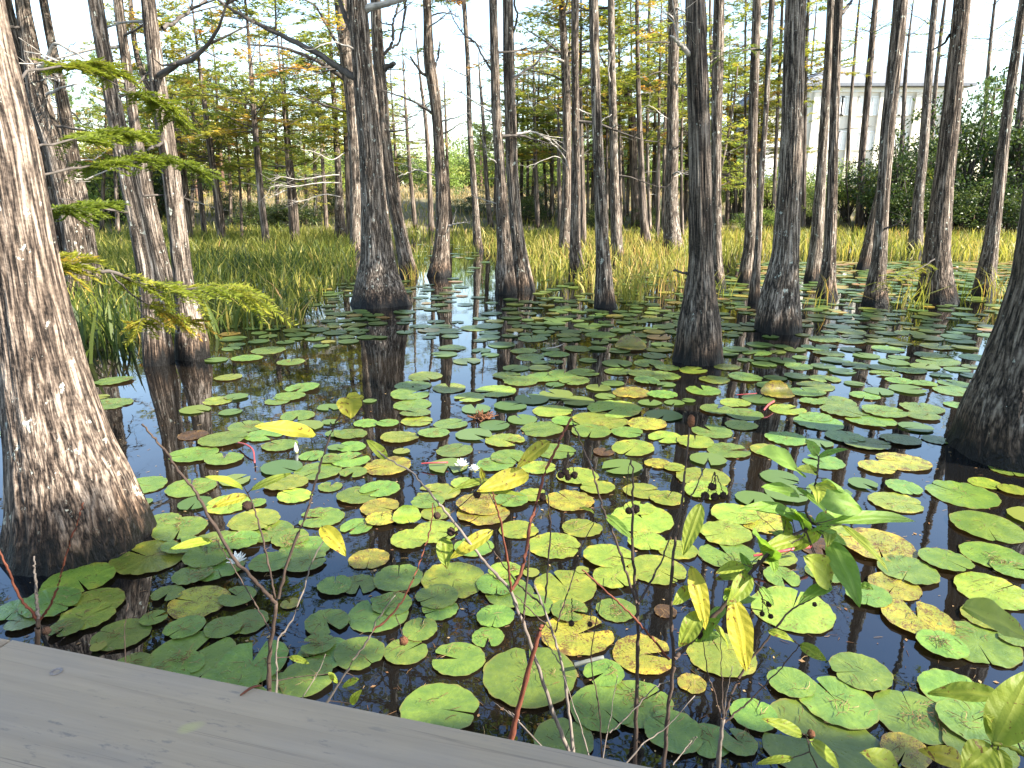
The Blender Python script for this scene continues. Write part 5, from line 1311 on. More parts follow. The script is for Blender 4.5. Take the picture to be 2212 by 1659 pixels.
# stacking: overlapping pads lie one on another, 5 mm apart
placed = []
for i, d in enumerate(keep + rest):
    used = set()
    for q in placed:
        if (q['p'] - d['p']).length < (q['r'] + d['r']) * 0.97: used.add(q['lv'])
    lv = 0
    while lv in used: lv += 1
    d['lv'] = lv; placed.append(d)
rs = np.random.RandomState(44)
pad_objs = []
for d in keep:
    vi = rs.randint(12)
    o = link('lily_pad', PADM[d['k']][vi])
    d['rot'] = rs.uniform(0, 2 * PI)
    tilt = 0.02 if d['v'] > 700 else 0.012
    tx, ty = rs.normal(0, tilt, 2)
    if d['k'] == 'b': tx *= 1.5
    o.rotation_euler = (tx, ty, d['rot'])
    z = 0.006 + 0.006 * d['lv'] + d['r'] * (abs(tx) + abs(ty)) * 0.55
    o.location = (d['p'].x, d['p'].y, z)
    s = d['r']
    o.scale = (s, s * rs.uniform(0.93, 1.03), s)
    d['o'] = o; d['z'] = z
    pad_objs.append(d)

# the rest of the pads, far off and counted by hundreds: one sheet of small pads
mb = MB()
def small_pad(mb, x, y, r, z, tone, rs):
    n = 14; g = rs.uniform(0.05, 0.25); a0 = rs.uniform(0, 6.28)
    th = np.linspace(g, 2 * PI - g, n) + a0
    rr = r * (1 + rs.normal(0, 0.035, n)); tz = rs.normal(0, 0.012, 2)
    V = [(x, y, z)] + [(x + q * math.cos(t), y + q * math.sin(t), z + q * (math.cos(t) * tz[0] + math.sin(t) * tz[1]) + abs(r) * 0.02) for q, t in zip(rr, th)]
    mb.add(V, [(0, k + 1, k + 2) for k in range(n - 1)], 0, tone)
for d in rest:
    small_pad(mb, d['p'].x, d['p'].y, d['r'], 0.007 + 0.006 * d['lv'], 0.4 if d['k'] == 'g' else 0.7, rs)
occ = [(d['p'].x, d['p'].y, d['r']) for d in keep + rest]
cell = {}
def put(x, y, r): cell.setdefault((int(x // 0.6), int(y // 0.6)), []).append((x, y, r))
for o in occ: put(*o)
def free(x, y, r, f):
    cx, cy = int(x // 0.6), int(y // 0.6)
    for i in (-1, 0, 1):
        for j in (-1, 0, 1):
            for (a, b, q) in cell.get((cx + i, cy + j), ()):
                if (a - x) ** 2 + (b - y) ** 2 < ((q + r) * f) ** 2: return False
    return True
trunks = [(T['org'][0], T['org'][1], T['ax'].r(T['org'][2] + 0.02)) for T in TREES.values()]
def scatter_pads(n, v0, v1, u0, u1, f, test=None, rr=(0.085, 0.16), yel=0.12):
    k = 0
    for _ in range(n * 6):
        v = rs.uniform(v0, v1); u = rs.uniform(u0, u1)
        if test and not test(u, v): continue
        p = on_z(u, v); r = rs.uniform(*rr)
        if any((p.x - a) ** 2 + (p.y - b) ** 2 < (c + r * 0.7) ** 2 for a, b, c in trunks): continue
        if not free(p.x, p.y, r, f): continue
        put(p.x, p.y, r)
        t = rs.uniform(0.1, 0.6) if rs.rand() > yel else rs.uniform(0.7, 1.0)
        small_pad(mb, p.x, p.y, r, 0.007 + rs.uniform(0, 0.004), t, rs)
        k += 1
        if k >= n: break
def t_open(u, v):
    if v < 690 and 860 < u < 1085: return rs.rand() < 0.2
    if v > 690 and u < 1040: return rs.rand() < 0.3
    return True
scatter_pads(250, 648, 730, 700, 2200, 0.82, t_open)
scatter_pads(230, 596, 650, 1480, 2212, 0.80, None, (0.09, 0.17), 0.3)
scatter_pads(280, 566, 600, 1600, 2212, 0.80, None, (0.1, 0.18), 0.4)
scatter_pads(80, 560, 650, 860, 1480, 0.9, t_open)
scatter_pads(50, 612, 660, 660, 1000, 0.95)
scatter_pads(30, 528, 560, 900, 1030, 0.9, None, (0.1, 0.17))
scatter_pads(45, 730, 880, 1000, 2150, 0.86, None, (0.085, 0.16), 0.0)
scatter_pads(35, 880, 1100, 420, 2000, 0.9, None, (0.085, 0.16), 0.0)
scatter_pads(40, 700, 740, 480, 760, 1.0)
for _ in range(520):
    x, y = (rs.uniform(2.6, 9), rs.uniform(0.8, 8.5)) if rs.rand() < 0.6 else (rs.uniform(-8, -2.4), rs.uniform(0.8, 6.5))
    if abs(x) < 0.76 * y + 0.25: continue
    r = rs.uniform(0.09, 0.16)
    if any((x - a) ** 2 + (y - b) ** 2 < (c + r * 0.7) ** 2 for a, b, c in trunks) or not free(x, y, r, 0.92): continue
    put(x, y, r); small_pad(mb, x, y, r, 0.007 + rs.uniform(0, 0.004), rs.uniform(0.1, 0.75), rs)
N_ = NT('far_lily_pads')
c_ = N_.ramp(N_.attr('tone'), [(0.0, (0.046, 0.092, 0.023)), (0.45, (0.092, 0.145, 0.030)), (0.7, (0.158, 0.178, 0.030)), (0.88, (0.277, 0.211, 0.033)), (1.0, (0.264, 0.132, 0.046))])
M['pad_far'] = N_.leafy(c_, N_.mix(1.0, c_, (1.1, 1.15, 0.6), 'MULTIPLY'), 0.16, 0.3, 0.75)
o = mb.build('far_lily_pads', [M['pad_far']])
tag(o, 'hundreds of small lily pads floating between the trunks toward the back of the pond', 'lily pads', kind='stuff')

# one pad whose edge has curled over, and a pair half standing up
def curled_pad(label, u, v, wd, yaw, amt, mat):
    p = on_z(u, v); r = 0.5 * wd * depth(p) / FPX
    src = PADGEO[5][0]
    V = np.zeros(len(src.vertices) * 3); src.vertices.foreach_get('co', V); V = V.reshape(-1, 3)
    x = V[:, 0] * math.cos(yaw) + V[:, 1] * math.sin(yaw); y = -V[:, 0] * math.sin(yaw) + V[:, 1] * math.cos(yaw)
    t = np.clip(y - 0.0, 0, None)
    a = t * amt
    y2 = np.where(y > 0, np.sin(a) / amt, y); z2 = np.where(y > 0, (1 - np.cos(a)) / amt, 0)
    me = src.copy(); V2 = np.column_stack([x, y2, z2 + V[:, 2]]); me.vertices.foreach_set('co', V2.ravel()); me.materials.append(M[mat]); me.update()
    o = link('lily_pad', me); o.scale = (r, r, r); o.location = (p.x, p.y, 0.02)
    tag(o, label, 'lily pad', 'lily pads on the pond')
    return o
curled_pad('yellow lily pad curled like a boat before the bulging foot of the thick grey cypress', 1474.6 + 615 / 3, 553 + 905 / 3, 70, 0.2, 1.9, 'pad_yellow')
curled_pad('brown-yellow lily pad with a raised curled back edge, left of the dark ridged cypress', 737.3 + 1880 / 3, 553 + 598 / 3, 70, 0.1, 1.3, 'pad_yellow')
curled_pad('small standing lily pad folded upright beside the yellow-flecked one, middle left', 737.3 + 425 / 3, 1106 + 55 / 3, 62, 1.2, 1.7, 'pad_lime')

# ------------------------------------------------------------------ water lily flowers
def petal_mesh(name, L, W, cup):
    mb = MB(); V = []; nu, nv = 7, 5
    for i in range(nu):
        t = i / (nu - 1); w_ = W * math.sin(PI * min(0.98, t * 0.86 + 0.1)) ** 0.8
        for j in range(nv):
            s = (j / (nv - 1) - 0.5) * 2
            V.append((t * L, s * w_ / 2, cup * L * (t ** 1.6) * 0.5 + 0.12 * W * s * s))
    F = [(i * nv + j, (i + 1) * nv + j, (i + 1) * nv + j + 1, i * nv + j + 1) for i in range(nu - 1) for j in range(nv - 1)]
    mb.add(V, F); return mb.mesh(name, [M['petal']])
PET = [petal_mesh('petal', 1.0, 0.36, c) for c in (0.5, 0.9, 1.4)]
SEP = petal_mesh('sepal', 1.0, 0.34, 0.3); SEP.materials.clear(); SEP.materials.append(M['sepal'])
def flower(label, u, v, wd, op=1.0):
    p = on_z(u, v, 0.03); r = 0.5 * wd * depth(p) / FPX
    root = thing('water_lily_flower', label, 'flower', (p.x, p.y, 0.03), 'white water lily flowers')
    rs = np.random.RandomState(int(u))
    if wd > 14:
        for ring, (n, el, sc_, mi) in enumerate(((8, 0.15, 1.0, 0), (8, 0.55, 0.95, 1), (6, 0.95, 0.8, 2))):
            for k in range(n):
                az = 2 * PI * (k + 0.5 * ring) / n + rs.normal(0, 0.06)
                Mx = Matrix.Rotation(az, 4, 'Z') @ Matrix.Rotation(-el * op + rs.normal(0, 0.05), 4, 'Y') @ Matrix.Scale(r * sc_, 4)
                link('petal', PET[mi], root, Mx)
        for k in range(4):
            link('sepal', SEP, root, Matrix.Translation((0, 0, -0.006)) @ Matrix.Rotation(k * PI / 2 + 0.3, 4, 'Z') @ Matrix.Rotation(0.05, 4, 'Y') @ Matrix.Scale(r * 1.0, 4))
        mb = MB()
        for k in range(26):
            az = k * 2.4; q = 0.16 * math.sqrt(k / 26)
            a = np.array([q * math.cos(az), q * math.sin(az), 0.1]) * r
            tube(mb, [a, a + np.array([math.cos(az) * .08, math.sin(az) * .08, 0.3]) * r], [0.02 * r, 0.012 * r], 4)
        mb.build('stamens', [M['stamen']], root)
    else:
        mb = MB()
        for k in range(14):
            az = 2.4 * k; el = 0.25 + 0.7 * k / 14
            d = np.array([math.cos(az) * math.cos(el), math.sin(az) * math.cos(el), math.sin(el)]); s = np.array([-math.sin(az), math.cos(az), 0]) * 0.16
            mb.add(np.array([(0, 0, 0), d * 0.55 + s, d, d * 0.55 - s]) * r, [(0, 1, 2, 3)])
        mb.build('petals', [M['petal']], root)
flower('open white water lily nearest the middle of the pond, left one of a close pair', 737.3 + 780 / 3, 553 + 1362 / 3, 34)
flower('open white water lily, right one of a close pair in the middle of the pond', 737.3 + 862 / 3, 553 + 1388 / 3, 26)
flower('white water lily open among shaded pads near the boardwalk, right of the huge leaning cypress', 1535 / 3, 1106 + 325 / 3, 46)
flower('small white water lily before the close twin cypresses at centre', 737.3 + 1130 / 3, 553 + 515 / 3, 17)
flower('far white water lily right of the cypress with weeds at its foot', 1474.6 + 1050 / 3, 553 + 125 / 3, 13)
flower('far white water lily between the kinked cypress and the far reeds', 1474.6 + 1318 / 3, 553 + 66 / 3, 11)
flower('far round white water lily right of the tall flared cypress', 1474.6 + 1780 / 3, 553 + 75 / 3, 8)
def bud(label, u, v, h):
    p = on_z(u, v); s = h * depth(p) / FPX
    root = thing('lily_bud', label, 'flower bud', (p.x, p.y, 0.0))
    mb = MB(); tube(mb, curve_pts([(0, 0, 0), (0, 0, s * .3), (0, 0, s * .7), (0, 0, s)], 9), [s * .04, s * .16, s * .2, s * .2, s * .18, s * .14, s * .09, s * .05, s * .01], 8); mb.build('petals', [M['petal']], root)
    mb = MB(); tube(mb, [(0, s * .04, -0.02), (0, s * .06, s * .4), (0, s * .03, s * .85)], [s * .18, s * .17, s * .04], 8); mb.build('sepal', [M['sepal']], root)
bud('closed pinkish white lily bud beside a pad in front of the joined pair', 1920 / 3, 553 + 1275 / 3, 24)

# ------------------------------------------------------------------ floating twigs, stalks and litter
def rod(name, label, cat, pts, r0, r1, mat, group=None):
    mb = MB(); C = curve_pts(pts, 10); tube(mb, C - C[0], np.linspace(r0, r1, 10), 7)
    o = mb.build(name, [M[mat]]); o.location = tuple(C[0]); tag(o, label, cat, group); return o
def z9(s, x, y, z=0.03):
    ox, oy = SHEET[s]; return tuple(on_z(ox + x / 3, oy + y / 3, z))
rod('red_stalk', 'bright red lily stalk lying across the water behind the green-leaved shoot', 'lily stalk', [z9(9, 460, 283, .06), z9(9, 600, 262, .08), z9(9, 720, 240, .09), z9(9, 830, 224, .08)], 0.006, 0.008, 'redstem', 'red lily stalks')
rod('red_stalk', 'pinkish red lily stalk poking out below the curled yellow pad', 'lily stalk', [z9(6, 525, 1000), z9(6, 555, 965, .05), z9(6, 590, 942, .05)], 0.007, 0.01, 'redstem', 'red lily stalks')
rod('red_stalk', 'short red stalk floating left of the white flower pair', 'lily stalk', [z9(5, 520, 1345), z9(5, 600, 1340, .04), z9(5, 690, 1338)], 0.005, 0.006, 'redstem', 'red lily stalks')
rod('red_stalk', 'curved pink lily stalk floating before the joined pair of trunks', 'lily stalk', [z9(4, 1545, 1210), z9(4, 1600, 1225, .05), z9(4, 1640, 1260, .04), z9(4, 1650, 1340)], 0.007, 0.005, 'redstem', 'red lily stalks')
rod('red_stalk', 'thin red stalk on dark water left of the thick grey cypress reflection', 'lily stalk', [z9(6, 350, 900), z9(6, 420, 895, .04), z9(6, 480, 890)], 0.005, 0.005, 'redstem', 'red lily stalks')
rod('floating_twig', 'short lichen-covered stick lying on the pads near the yellow-flecked pad, bottom centre', 'twig', [z9(8, 1515, 990, .05), z9(8, 1600, 965, .07), z9(8, 1700, 940, .08)], 0.009, 0.007, 'lichen_twig')
rod('floating_twig', 'thin bent twig on the pads behind the brown pale-footed cypress reflection', 'twig', [z9(5, 1330, 600), z9(5, 1390, 590, .05), z9(5, 1445, 568, .06)], 0.008, 0.004, 'deadwood')
mb = MB()
for k in range(60):
    d = rs.normal(0, 1, 3); d[2] = abs(d[2]) * 0.6; d /= np.linalg.norm(d)
    a = np.array([rs.normal(0, .035), rs.normal(0, .03), 0.01])
    tube(mb, [a, a + d * 0.035, a + d * 0.06 + rs.normal(0, .01, 3)], [.006, .005, .002], 3)
o = mb.build('seed_head', [M['ball_brown']]); o.location = tuple(on_z(737.3 + 915 / 3, 553 + 1058 / 3)); tag(o, 'dark brown rotting lily head floating in the middle of the pond', 'seed head')
# fallen needles and twiglets on the nearer pads
mb = MB()
for d in pad_objs:
    if d['v'] < 760: continue
    n = int(rs.uniform(3, 15) * (d['w'] / 100)) if rs.rand() < 0.8 else int(30 * d['w'] / 100)
    cx, cy = rs.normal(0, 0.25, 2) * d['r']
    for _ in range(n):
        x, y = d['p'].x + cx + rs.normal(0, 0.3) * d['r'], d['p'].y + cy + rs.normal(0, 0.3) * d['r']
        if (x - d['p'].x) ** 2 + (y - d['p'].y) ** 2 > (0.85 * d['r']) ** 2: continue
        a = rs.uniform(0, 6.28); ln = rs.uniform(0.012, 0.05); z = d['z'] + 0.006 + rs.uniform(0, 0.004)
        q = np.array([x, y, z]); e = q + np.array([math.cos(a), math.sin(a), 0]) * ln; m_ = (q + e) / 2 + np.array([rs.normal(0, .005), rs.normal(0, .005), 0.003])
        tube(mb, [q, m_, e], [0.0009, 0.0012, 0.0006], 3, 0, rs.uniform(0.1, 0.95), False)
o = mb.build('needle_litter', [M['litter']]); tag(o, 'brown cypress needles and twiglets scattered over the nearer lily pads', 'needle litter', kind='stuff')

# scraps afloat on open water
mb = MB()
for _ in range(1500):
    v = rs.uniform(700, 1650); u = rs.uniform(0, 2212); p = on_z(u, v)
    if p.y < 1.0: continue
    a = rs.uniform(0, 6.28); ln = rs.uniform(0.008, 0.04); q = np.array([p.x, p.y, 0.0022]); d = np.array([math.cos(a), math.sin(a), 0])
    if rs.rand() < 0.7:
        e = q + d * ln; tube(mb, [q, (q + e) / 2 + np.array([rs.normal(0, .003), rs.normal(0, .003), .001]), e], [.0008, .001, .0006], 3, 0, rs.uniform(0.2, 1.0), False)
    else:
        s_ = np.array([-d[1], d[0], 0]) * ln * rs.uniform(0.12, 0.3); d = d * ln * 0.7
        mb.add([q, q + d * .5 + s_ + (0, 0, .001), q + d, q + d * .5 - s_ + (0, 0, .001)], [(0, 1, 2, 3)], 0, rs.uniform(0.4, 1.0))
o = mb.build('floating_litter', [M['litter']]); tag(o, 'fallen needles and tiny leaf scraps floating on the open water between the pads', 'floating litter', kind='stuff')
# ------------------------------------------------------------------ boardwalk with its wide rail board
ZR = 1.22
A0 = on_z(25, 1376, ZR); A1 = on_z(1450, 1659, ZR)
ax_ = (A1 - A0); ax_.z = 0; ax_.normalize()
nr = Vector((ax_.y, -ax_.x, 0))            # toward the camera side
if nr.y > 0: nr = -nr
yaw = math.atan2(ax_.y, ax_.x)
org = Vector((A0.x, A0.y, 0))
bw = thing('boardwalk', 'weathered grey boardwalk with a broad flat rail board crossing the bottom left corner', 'boardwalk', (org.x, org.y, 0), rotz=yaw)
BWID, BTH = 0.29, 0.04
def bevel_box(mb, x0, x1, y0, y1, z0, z1, b=0.004):
    v = []
    for z, i in ((z0, b), (z0 + b, 0), (z1 - b, 0), (z1, b)):
        v += [(x0 + i, y0 + i, z), (x1 - i, y0 + i, z), (x1 - i, y1 - i, z), (x0 + i, y1 - i, z)]
    f = [(3, 2, 1, 0), (12, 13, 14, 15)]
    for k in range(3):
        for j in range(4):
            f.append((k * 4 + j, k * 4 + (j + 1) % 4, k * 4 + 4 + (j + 1) % 4, k * 4 + 4 + j))
    mb.add(v, f)
# local x runs along the rail, local -y toward the camera
mb = MB(); bevel_box(mb, 0.002, 3.4, -BWID, 0.0, ZR - BTH, ZR); rb = mb.build('rail_board', [M['plank']], bw, False)
mb = MB(); bevel_box(mb, -2.6, -0.005, -BWID, 0.001, ZR - BTH, ZR - 0.002); rb2 = mb.build('rail_board', [M['plank']], bw, False)
def loc(u, v):
    p = on_z(u, v, ZR) - org
    return (p.dot(ax_), -p.dot(nr))
for u, v in ((122, 1451),):
    x, y = loc(u, v)
    mb = MB(); n = 14
    V = [(x, y, ZR - 0.002)] + [(x + 0.0045 * math.cos(2 * PI * k / n), y + 0.0045 * math.sin(2 * PI * k / n), ZR + 0.0008) for k in range(n)] + [(x + 0.0062 * math.cos(2 * PI * k / n), y + 0.0062 * math.sin(2 * PI * k / n), ZR + 0.0006) for k in range(n)]
    F = [(0, 1 + k, 1 + (k + 1) % n) for k in range(n)] + [(1 + k, 1 + n + k, 1 + n + (k + 1) % n, 1 + (k + 1) % n) for k in range(n)]
    mb.add(V, F); mb.build('screw', [M['screw']], rb)
for x in (-2.0, 0.0, 1.9, 3.2):
    mb = MB(); bevel_box(mb, x - 0.045, x + 0.045, -0.20, -0.11, -0.6, ZR - BTH - 0.002); mb.build('post', [M['plank']], bw, False)
for z in (0.62, 0.95):
    mb = MB(); bevel_box(mb, -2.6, 3.4, -0.11, -0.07, z - 0.07, z + 0.07); mb.build('side_rail', [M['plank']], bw, False)
for k in range(11):
    mb = MB(); y = -0.32 - 0.145 * k; bevel_box(mb, -2.6, 3.4, y - 0.14, y, 0.10, 0.138); mb.build('deck_board', [M['plank']], bw, False)
for y in (-0.45, -1.7):
    mb = MB(); bevel_box(mb, -2.6, 3.4, y - 0.02, y + 0.02, -0.08, 0.098); mb.build('joist', [M['plank']], bw, False)
# needle lying on the rail board
x0, y0 = loc(519, 1504); x1, y1 = loc(566, 1486)
mb = MB(); tube(mb, curve_pts([(0, 0, 0), ((x1 - x0) * .5, (y1 - y0) * .5 + 0.002, 0.003), (x1 - x0, y1 - y0, 0.002)], 6), [.0008, .0013, .0014, .0013, .001, .0006], 5)
o = mb.build('fallen_twig', [M['stem_red']]); o.matrix_world = Matrix.Translation(org) @ Matrix.Rotation(yaw, 4, 'Z') @ Matrix.Translation((x0, y0, ZR + 0.001)); tag(o, 'small reddish dry twig lying at the edge of the grey rail board', 'twig')

# ------------------------------------------------------------------ buttonbush shoots between the rail and the pond
def S(s, x, y):
    ox, oy = SHEET[s]; return (ox + x / 3, oy + y / 3)
def leaf_mesh(name, L, W, fold, curl, twist, seed):
    rs = np.random.RandomState(seed); nu, nv = 15, 7; V = []; T = []
    for i in range(nu):
        t = i / (nu - 1)
        w_ = W * (math.sin(PI * t ** 0.82) ** 0.75) * (1 - 0.18 * t) + 0.001
        for j in range(nv):
            s = (j / (nv - 1) - 0.5) * 2
            a = twist * t
            y = s * w_ / 2; z = fold * abs(s) * w_ / 2 + curl * L * (t - 0.5) ** 2 + 0.035 * W * math.sin(9 * t * PI / 2 + seed + 2 * s)
            V.append((t * L, y * math.cos(a) - z * math.sin(a), y * math.sin(a) + z * math.cos(a)))
            rib = math.exp(-(s / 0.12) ** 2) + 0.5 * max(0, math.sin(2 * PI * (7 * t - 1.2 * abs(s)))) ** 8
            T.append(min(1, rib))
    F = [(i * nv + j, (i + 1) * nv + j, (i + 1) * nv + j + 1, i * nv + j + 1) for i in range(nu - 1) for j in range(nv - 1)]
    mb = MB(); mb.add(V, F, 0, T)
    return mb
class Bush:
    def __init__(self, label, base, Y, name='buttonbush'):
        self.Y = Y
        u, v = base
        p = at_y(u, v, Y); self.org = Vector((p.x, Y, 0))
        self.root = thing(name, label, 'shrub', (p.x, Y, 0), 'shrub shoots by the boardwalk rail')
        self.k = 0; self.pts = []
    def pt(self, s, x, y, dy=0.0):
        u, v = S(s, x, y); return np.array(at_y(u, v, self.Y + dy)) - np.array(self.org)
    def stem(self, pts, w0, w1, mat='stem', dy=(0, 0), ground=False):
        """pts (sheet, x, y); widths in survey pixels/3"""
        n = len(pts); P = [self.pt(*p, dy[0] + (dy[1] - dy[0]) * i / max(1, n - 1)) for i, p in enumerate(pts)]
        f = (self.Y * 1.12) / FPX / 3 / 2
        if ground:
            g = P[0].copy(); d = P[0] - P[1]; d /= abs(d[2]) + 1e-6
            g = P[0] + d * min(0.35, P[0][2] + 0.1) * 0.8; b = np.array([g[0] * 0.6, g[1] * 0.6, -0.08])
            P = [b, g] + P
        C = curve_pts(P, max(8, 6 * n)); m = len(C)
        rs = np.random.RandomState(self.k + int(abs(P[0][0]) * 1000)); self.k += 1
        C[1:-1] += rs.normal(0, 0.0009, (m - 2, 3))
        R = np.linspace(w0, w1, m) * f * (1 + 0.25 * (np.arange(m) % 7 == 3))
        mb = MB(); tube(mb, C, R, 8)
        mb.build('stem', [M[mat]], self.root)
        self.pts.append(C)
    def leaf(self, a, b, wr=0.4, kind='leaf_lime', dy=(0.0, 0.0), face=0.5, curl=0.25, fold=0.25, roll=0.0):
        """leaf from base a to tip b (sheet, x, y)"""
        self.k += 1; rs = np.random.RandomState(self.k * 7 + int(a[1]))
        A = self.pt(*a, dy[0]); B = self.pt(*b, dy[1]); d = B - A; L = np.linalg.norm(d)
        x = d / L
        cam = np.array(CAM) - (np.array(self.org) + (A + B) / 2); cam /= np.linalg.norm(cam)
        nrm = cam * face + np.array([0.25, 0, 1.0]) * (1 - face)
        z = nrm - x * nrm.dot(x); z /= np.linalg.norm(z)
        y = np.cross(z, x)
        cr, sr = math.cos(roll), math.sin(roll); y, z = y * cr + z * sr, z * cr - y * sr
        mb = leaf_mesh('leaf', L, L * wr, fold, -curl + rs.normal(0, .05), rs.normal(0, 0.25), self.k)
        Mx = Matrix(((x[0], y[0], z[0], A[0]), (x[1], y[1], z[1], A[1]), (x[2], y[2], z[2], A[2]), (0, 0, 0, 1)))
        if self.pts:                       # leaf stalk back to the nearest stem
            Q = np.concatenate(self.pts); dd = np.linalg.norm(Q - A, axis=1); q = Q[int(dd.argmin())]; g = float(dd.min())
            if 0.002 < g < 0.14:
                ql = np.array(Mx.inverted() @ Vector(q)); md = ql * 0.5 + np.array([0, 0, -0.08 * g])
                tube(mb, curve_pts([ql, md, np.array([0.004, 0, 0])], 7), np.linspace(0.0013, 0.0009, 7), 5, 1, 0.5, False)
        o = mb.build('leaf', [M[kind], M['stem']], self.root); o.matrix_local = Mx
    def ball(self, s, x, y, r, stalk=None, dy=0.0, mat='ball', tall=1.0):
        c = self.pt(s, x, y, dy); q = r * (self.Y * 1.12) / FPX / 3
        rs = np.random.RandomState(int(x + y)); mb = MB()
        n = 10; V = []; F = []
        for i in range(n + 1):
            for j in range(16):
                e = -PI / 2 + PI * i / n; a = 2 * PI * j / 16
                k = q * (1 + 0.16 * rs.uniform(-1, 1))
                V.append((k * math.cos(e) * math.cos(a), k * math.cos(e) * math.sin(a), k * tall * math.sin(e)))
        for i in range(n):
            for j in range(16):
                F.append((i * 16 + j, i * 16 + (j + 1) % 16, (i + 1) * 16 + (j + 1) % 16, (i + 1) * 16 + j))
        mb.add(np.array(V), F); o = mb.build('seed_ball', [M[mat]], self.root); o.location = tuple(c)
        if stalk:
            self.stem([stalk, (s, (stalk[1] + x) / 2 + 6, (stalk[2] + y) / 2) if stalk[0] == s else stalk, (s, x, y)] if stalk[0] == s else [stalk, (s, x, y)], 7, 5, 'stem', (dy, dy))

# small bare shoot at far left
b = Bush('small bare shrub shoot with one reddish branch beside the left end of the rail board', S(7, 245, 830), 1.25)
b.stem([(7, 246, 830), (7, 249, 760), (7, 251, 690)], 36, 28, 'stem', ground=True)
b.stem([(7, 245, 705), (7, 200, 640), (7, 130, 560), (7, 70, 410), (7, 0, 265), (7, -60, 160)], 20, 10, 'stem_red')
b.stem([(7, 251, 690), (7, 238, 580), (7, 236, 480), (7, 228, 380), (7, 222, 285)], 24, 10, 'stem_grey', (0, .05))
b.stem([(7, 262, 695), (7, 330, 590), (7, 390, 420), (7, 440, 240), (7, 500, 60), (7, 540, -60)], 16, 8, 'stem_red', (0, -.04))
b.stem([(7, 815, 950), (7, 808, 820), (7, 815, 700), (7, 830, 590)], 9, 5, 'stem', (.1, .15), ground=True)
b.ball(7, 300, 770, 28, None, 0.05, 'ball')

# forked shrub left of centre
b = Bush('forked leafless-stemmed shrub rising behind the middle of the rail board, left of centre', S(7, 1750, 1140), 1.3)
b.stem([(7, 1750, 1145), (7, 1745, 950), (7, 1765, 790), (7, 1790, 590)], 34, 24, 'stem', ground=True)
b.stem([(7, 1790, 590), (7, 1700, 500), (7, 1600, 390), (7, 1500, 280), (7, 1340, 0), (4, 1260, 1520), (4, 1150, 1385), (4, 1080, 1275), (4, 1000, 1180), (4, 920, 1090)], 26, 10, 'stem', (0, -.1))
b.stem([(7, 1788, 590), (7, 1760, 420), (7, 1710, 200), (7, 1655, 0), (4, 1630, 1590), (4, 1600, 1530)], 15, 8, 'stem', (0, .06))
b.stem([(7, 1805, 560), (7, 1870, 300), (7, 1990, 0), (4, 2020, 1540), (4, 2070, 1380), (4, 2130, 1190), (4, 2212, 1010), (5, 20, 960), (5, 40, 920)], 20, 9, 'stem', (0, .1))
b.stem([(7, 1790, 1155), (7, 1795, 1000), (7, 1800, 830), (7, 1870, 740), (7, 1960, 530), (7, 2020, 330), (7, 2120, 140)], 16, 8, 'stem_grey', (-.05, .08), ground=True)
b.stem([(7, 1762, 790), (7, 1690, 660), (7, 1600, 500), (7, 1520, 370), (7, 1400, 180)], 11, 6, 'stem', (0, .12))
b.stem([(4, 2130, 1190), (4, 2080, 1160), (4, 2050, 1152)], 8, 6, 'stem', (.08, .05))
b.leaf((4, 2055, 1150), (4, 1660, 1095), 0.27, 'leaf_yellow', (.05, -.05), 0.55, 0.15)
b.leaf((4, 1590, 1500), (4, 1345, 1420), 0.24, 'leaf_lime', (.05, -.02), 0.4)
b.leaf((4, 1625, 1510), (4, 1890, 1400), 0.2, 'leaf_lime', (.05, .12), 0.35)
b.leaf((4, 1605, 1545), (4, 1370, 1625), 0.34, 'leaf_yellow', (.04, 0), 0.55)
b.leaf((7, 1385, 175), (7, 1105, 235), 0.2, 'leaf_lime', (.1, 0), 0.5)
b.leaf((7, 1875, 935), (7, 2005, 980), 0.33, 'leaf_lime', (0, 0), 0.6)
b.leaf((7, 2130, 1040), (7, 2190, 1110), 0.4, 'leaf_lime', (0, 0), 0.6)
b.leaf((5, 45, 915), (5, 60, 1050), 0.95, 'leaf_yellow', (.1, .05), 0.6, 0.1)
b.leaf((5, 40, 925), (5, 150, 905), 0.5, 'leaf_yellow', (.1, .15), 0.5)
b.leaf((7, 2080, 80), (7, 2240, 275), 0.42, 'leaf_yellow', (.06, 0), 0.6)
b.ball(4, 1600, 1620, 32, None, .04)

# low slender shoots
b = Bush('single slender forked grey twig leaning right, low at the centre of the rail board', S(8, 0, 1080), 1.2)
b.stem([(7, 2130, 1220), (8, 10, 1070), (8, 100, 930), (8, 190, 800), (8, 240, 690), (8, 350, 540)], 20, 7, 'stem_grey', ground=True)
b.stem([(8, 205, 770), (8, 330, 660), (8, 420, 530), (8, 490, 370), (8, 540, 230), (8, 585, 60), (5, 590, 1600)], 14, 7, 'stem_red', (0, .1))
b.stem([(7, 1975, 1190), (7, 2050, 1060), (7, 2110, 920)], 9, 5, 'stem_grey', (.05, .1), ground=True)
b.ball(8, 403, 835, 31, (8, 350, 665), .02, 'ball_brown')
b.leaf((8, 110, 1080), (8, 0, 1135), 0.35, 'leaf_lime', (0, 0), 0.6)
b.leaf((8, 55, 1250), (8, 125, 1155), 0.42, 'leaf_lime', (0, 0), 0.6)
b.ball(8, 620, 24, 25, (5, 600, 1600), .1)

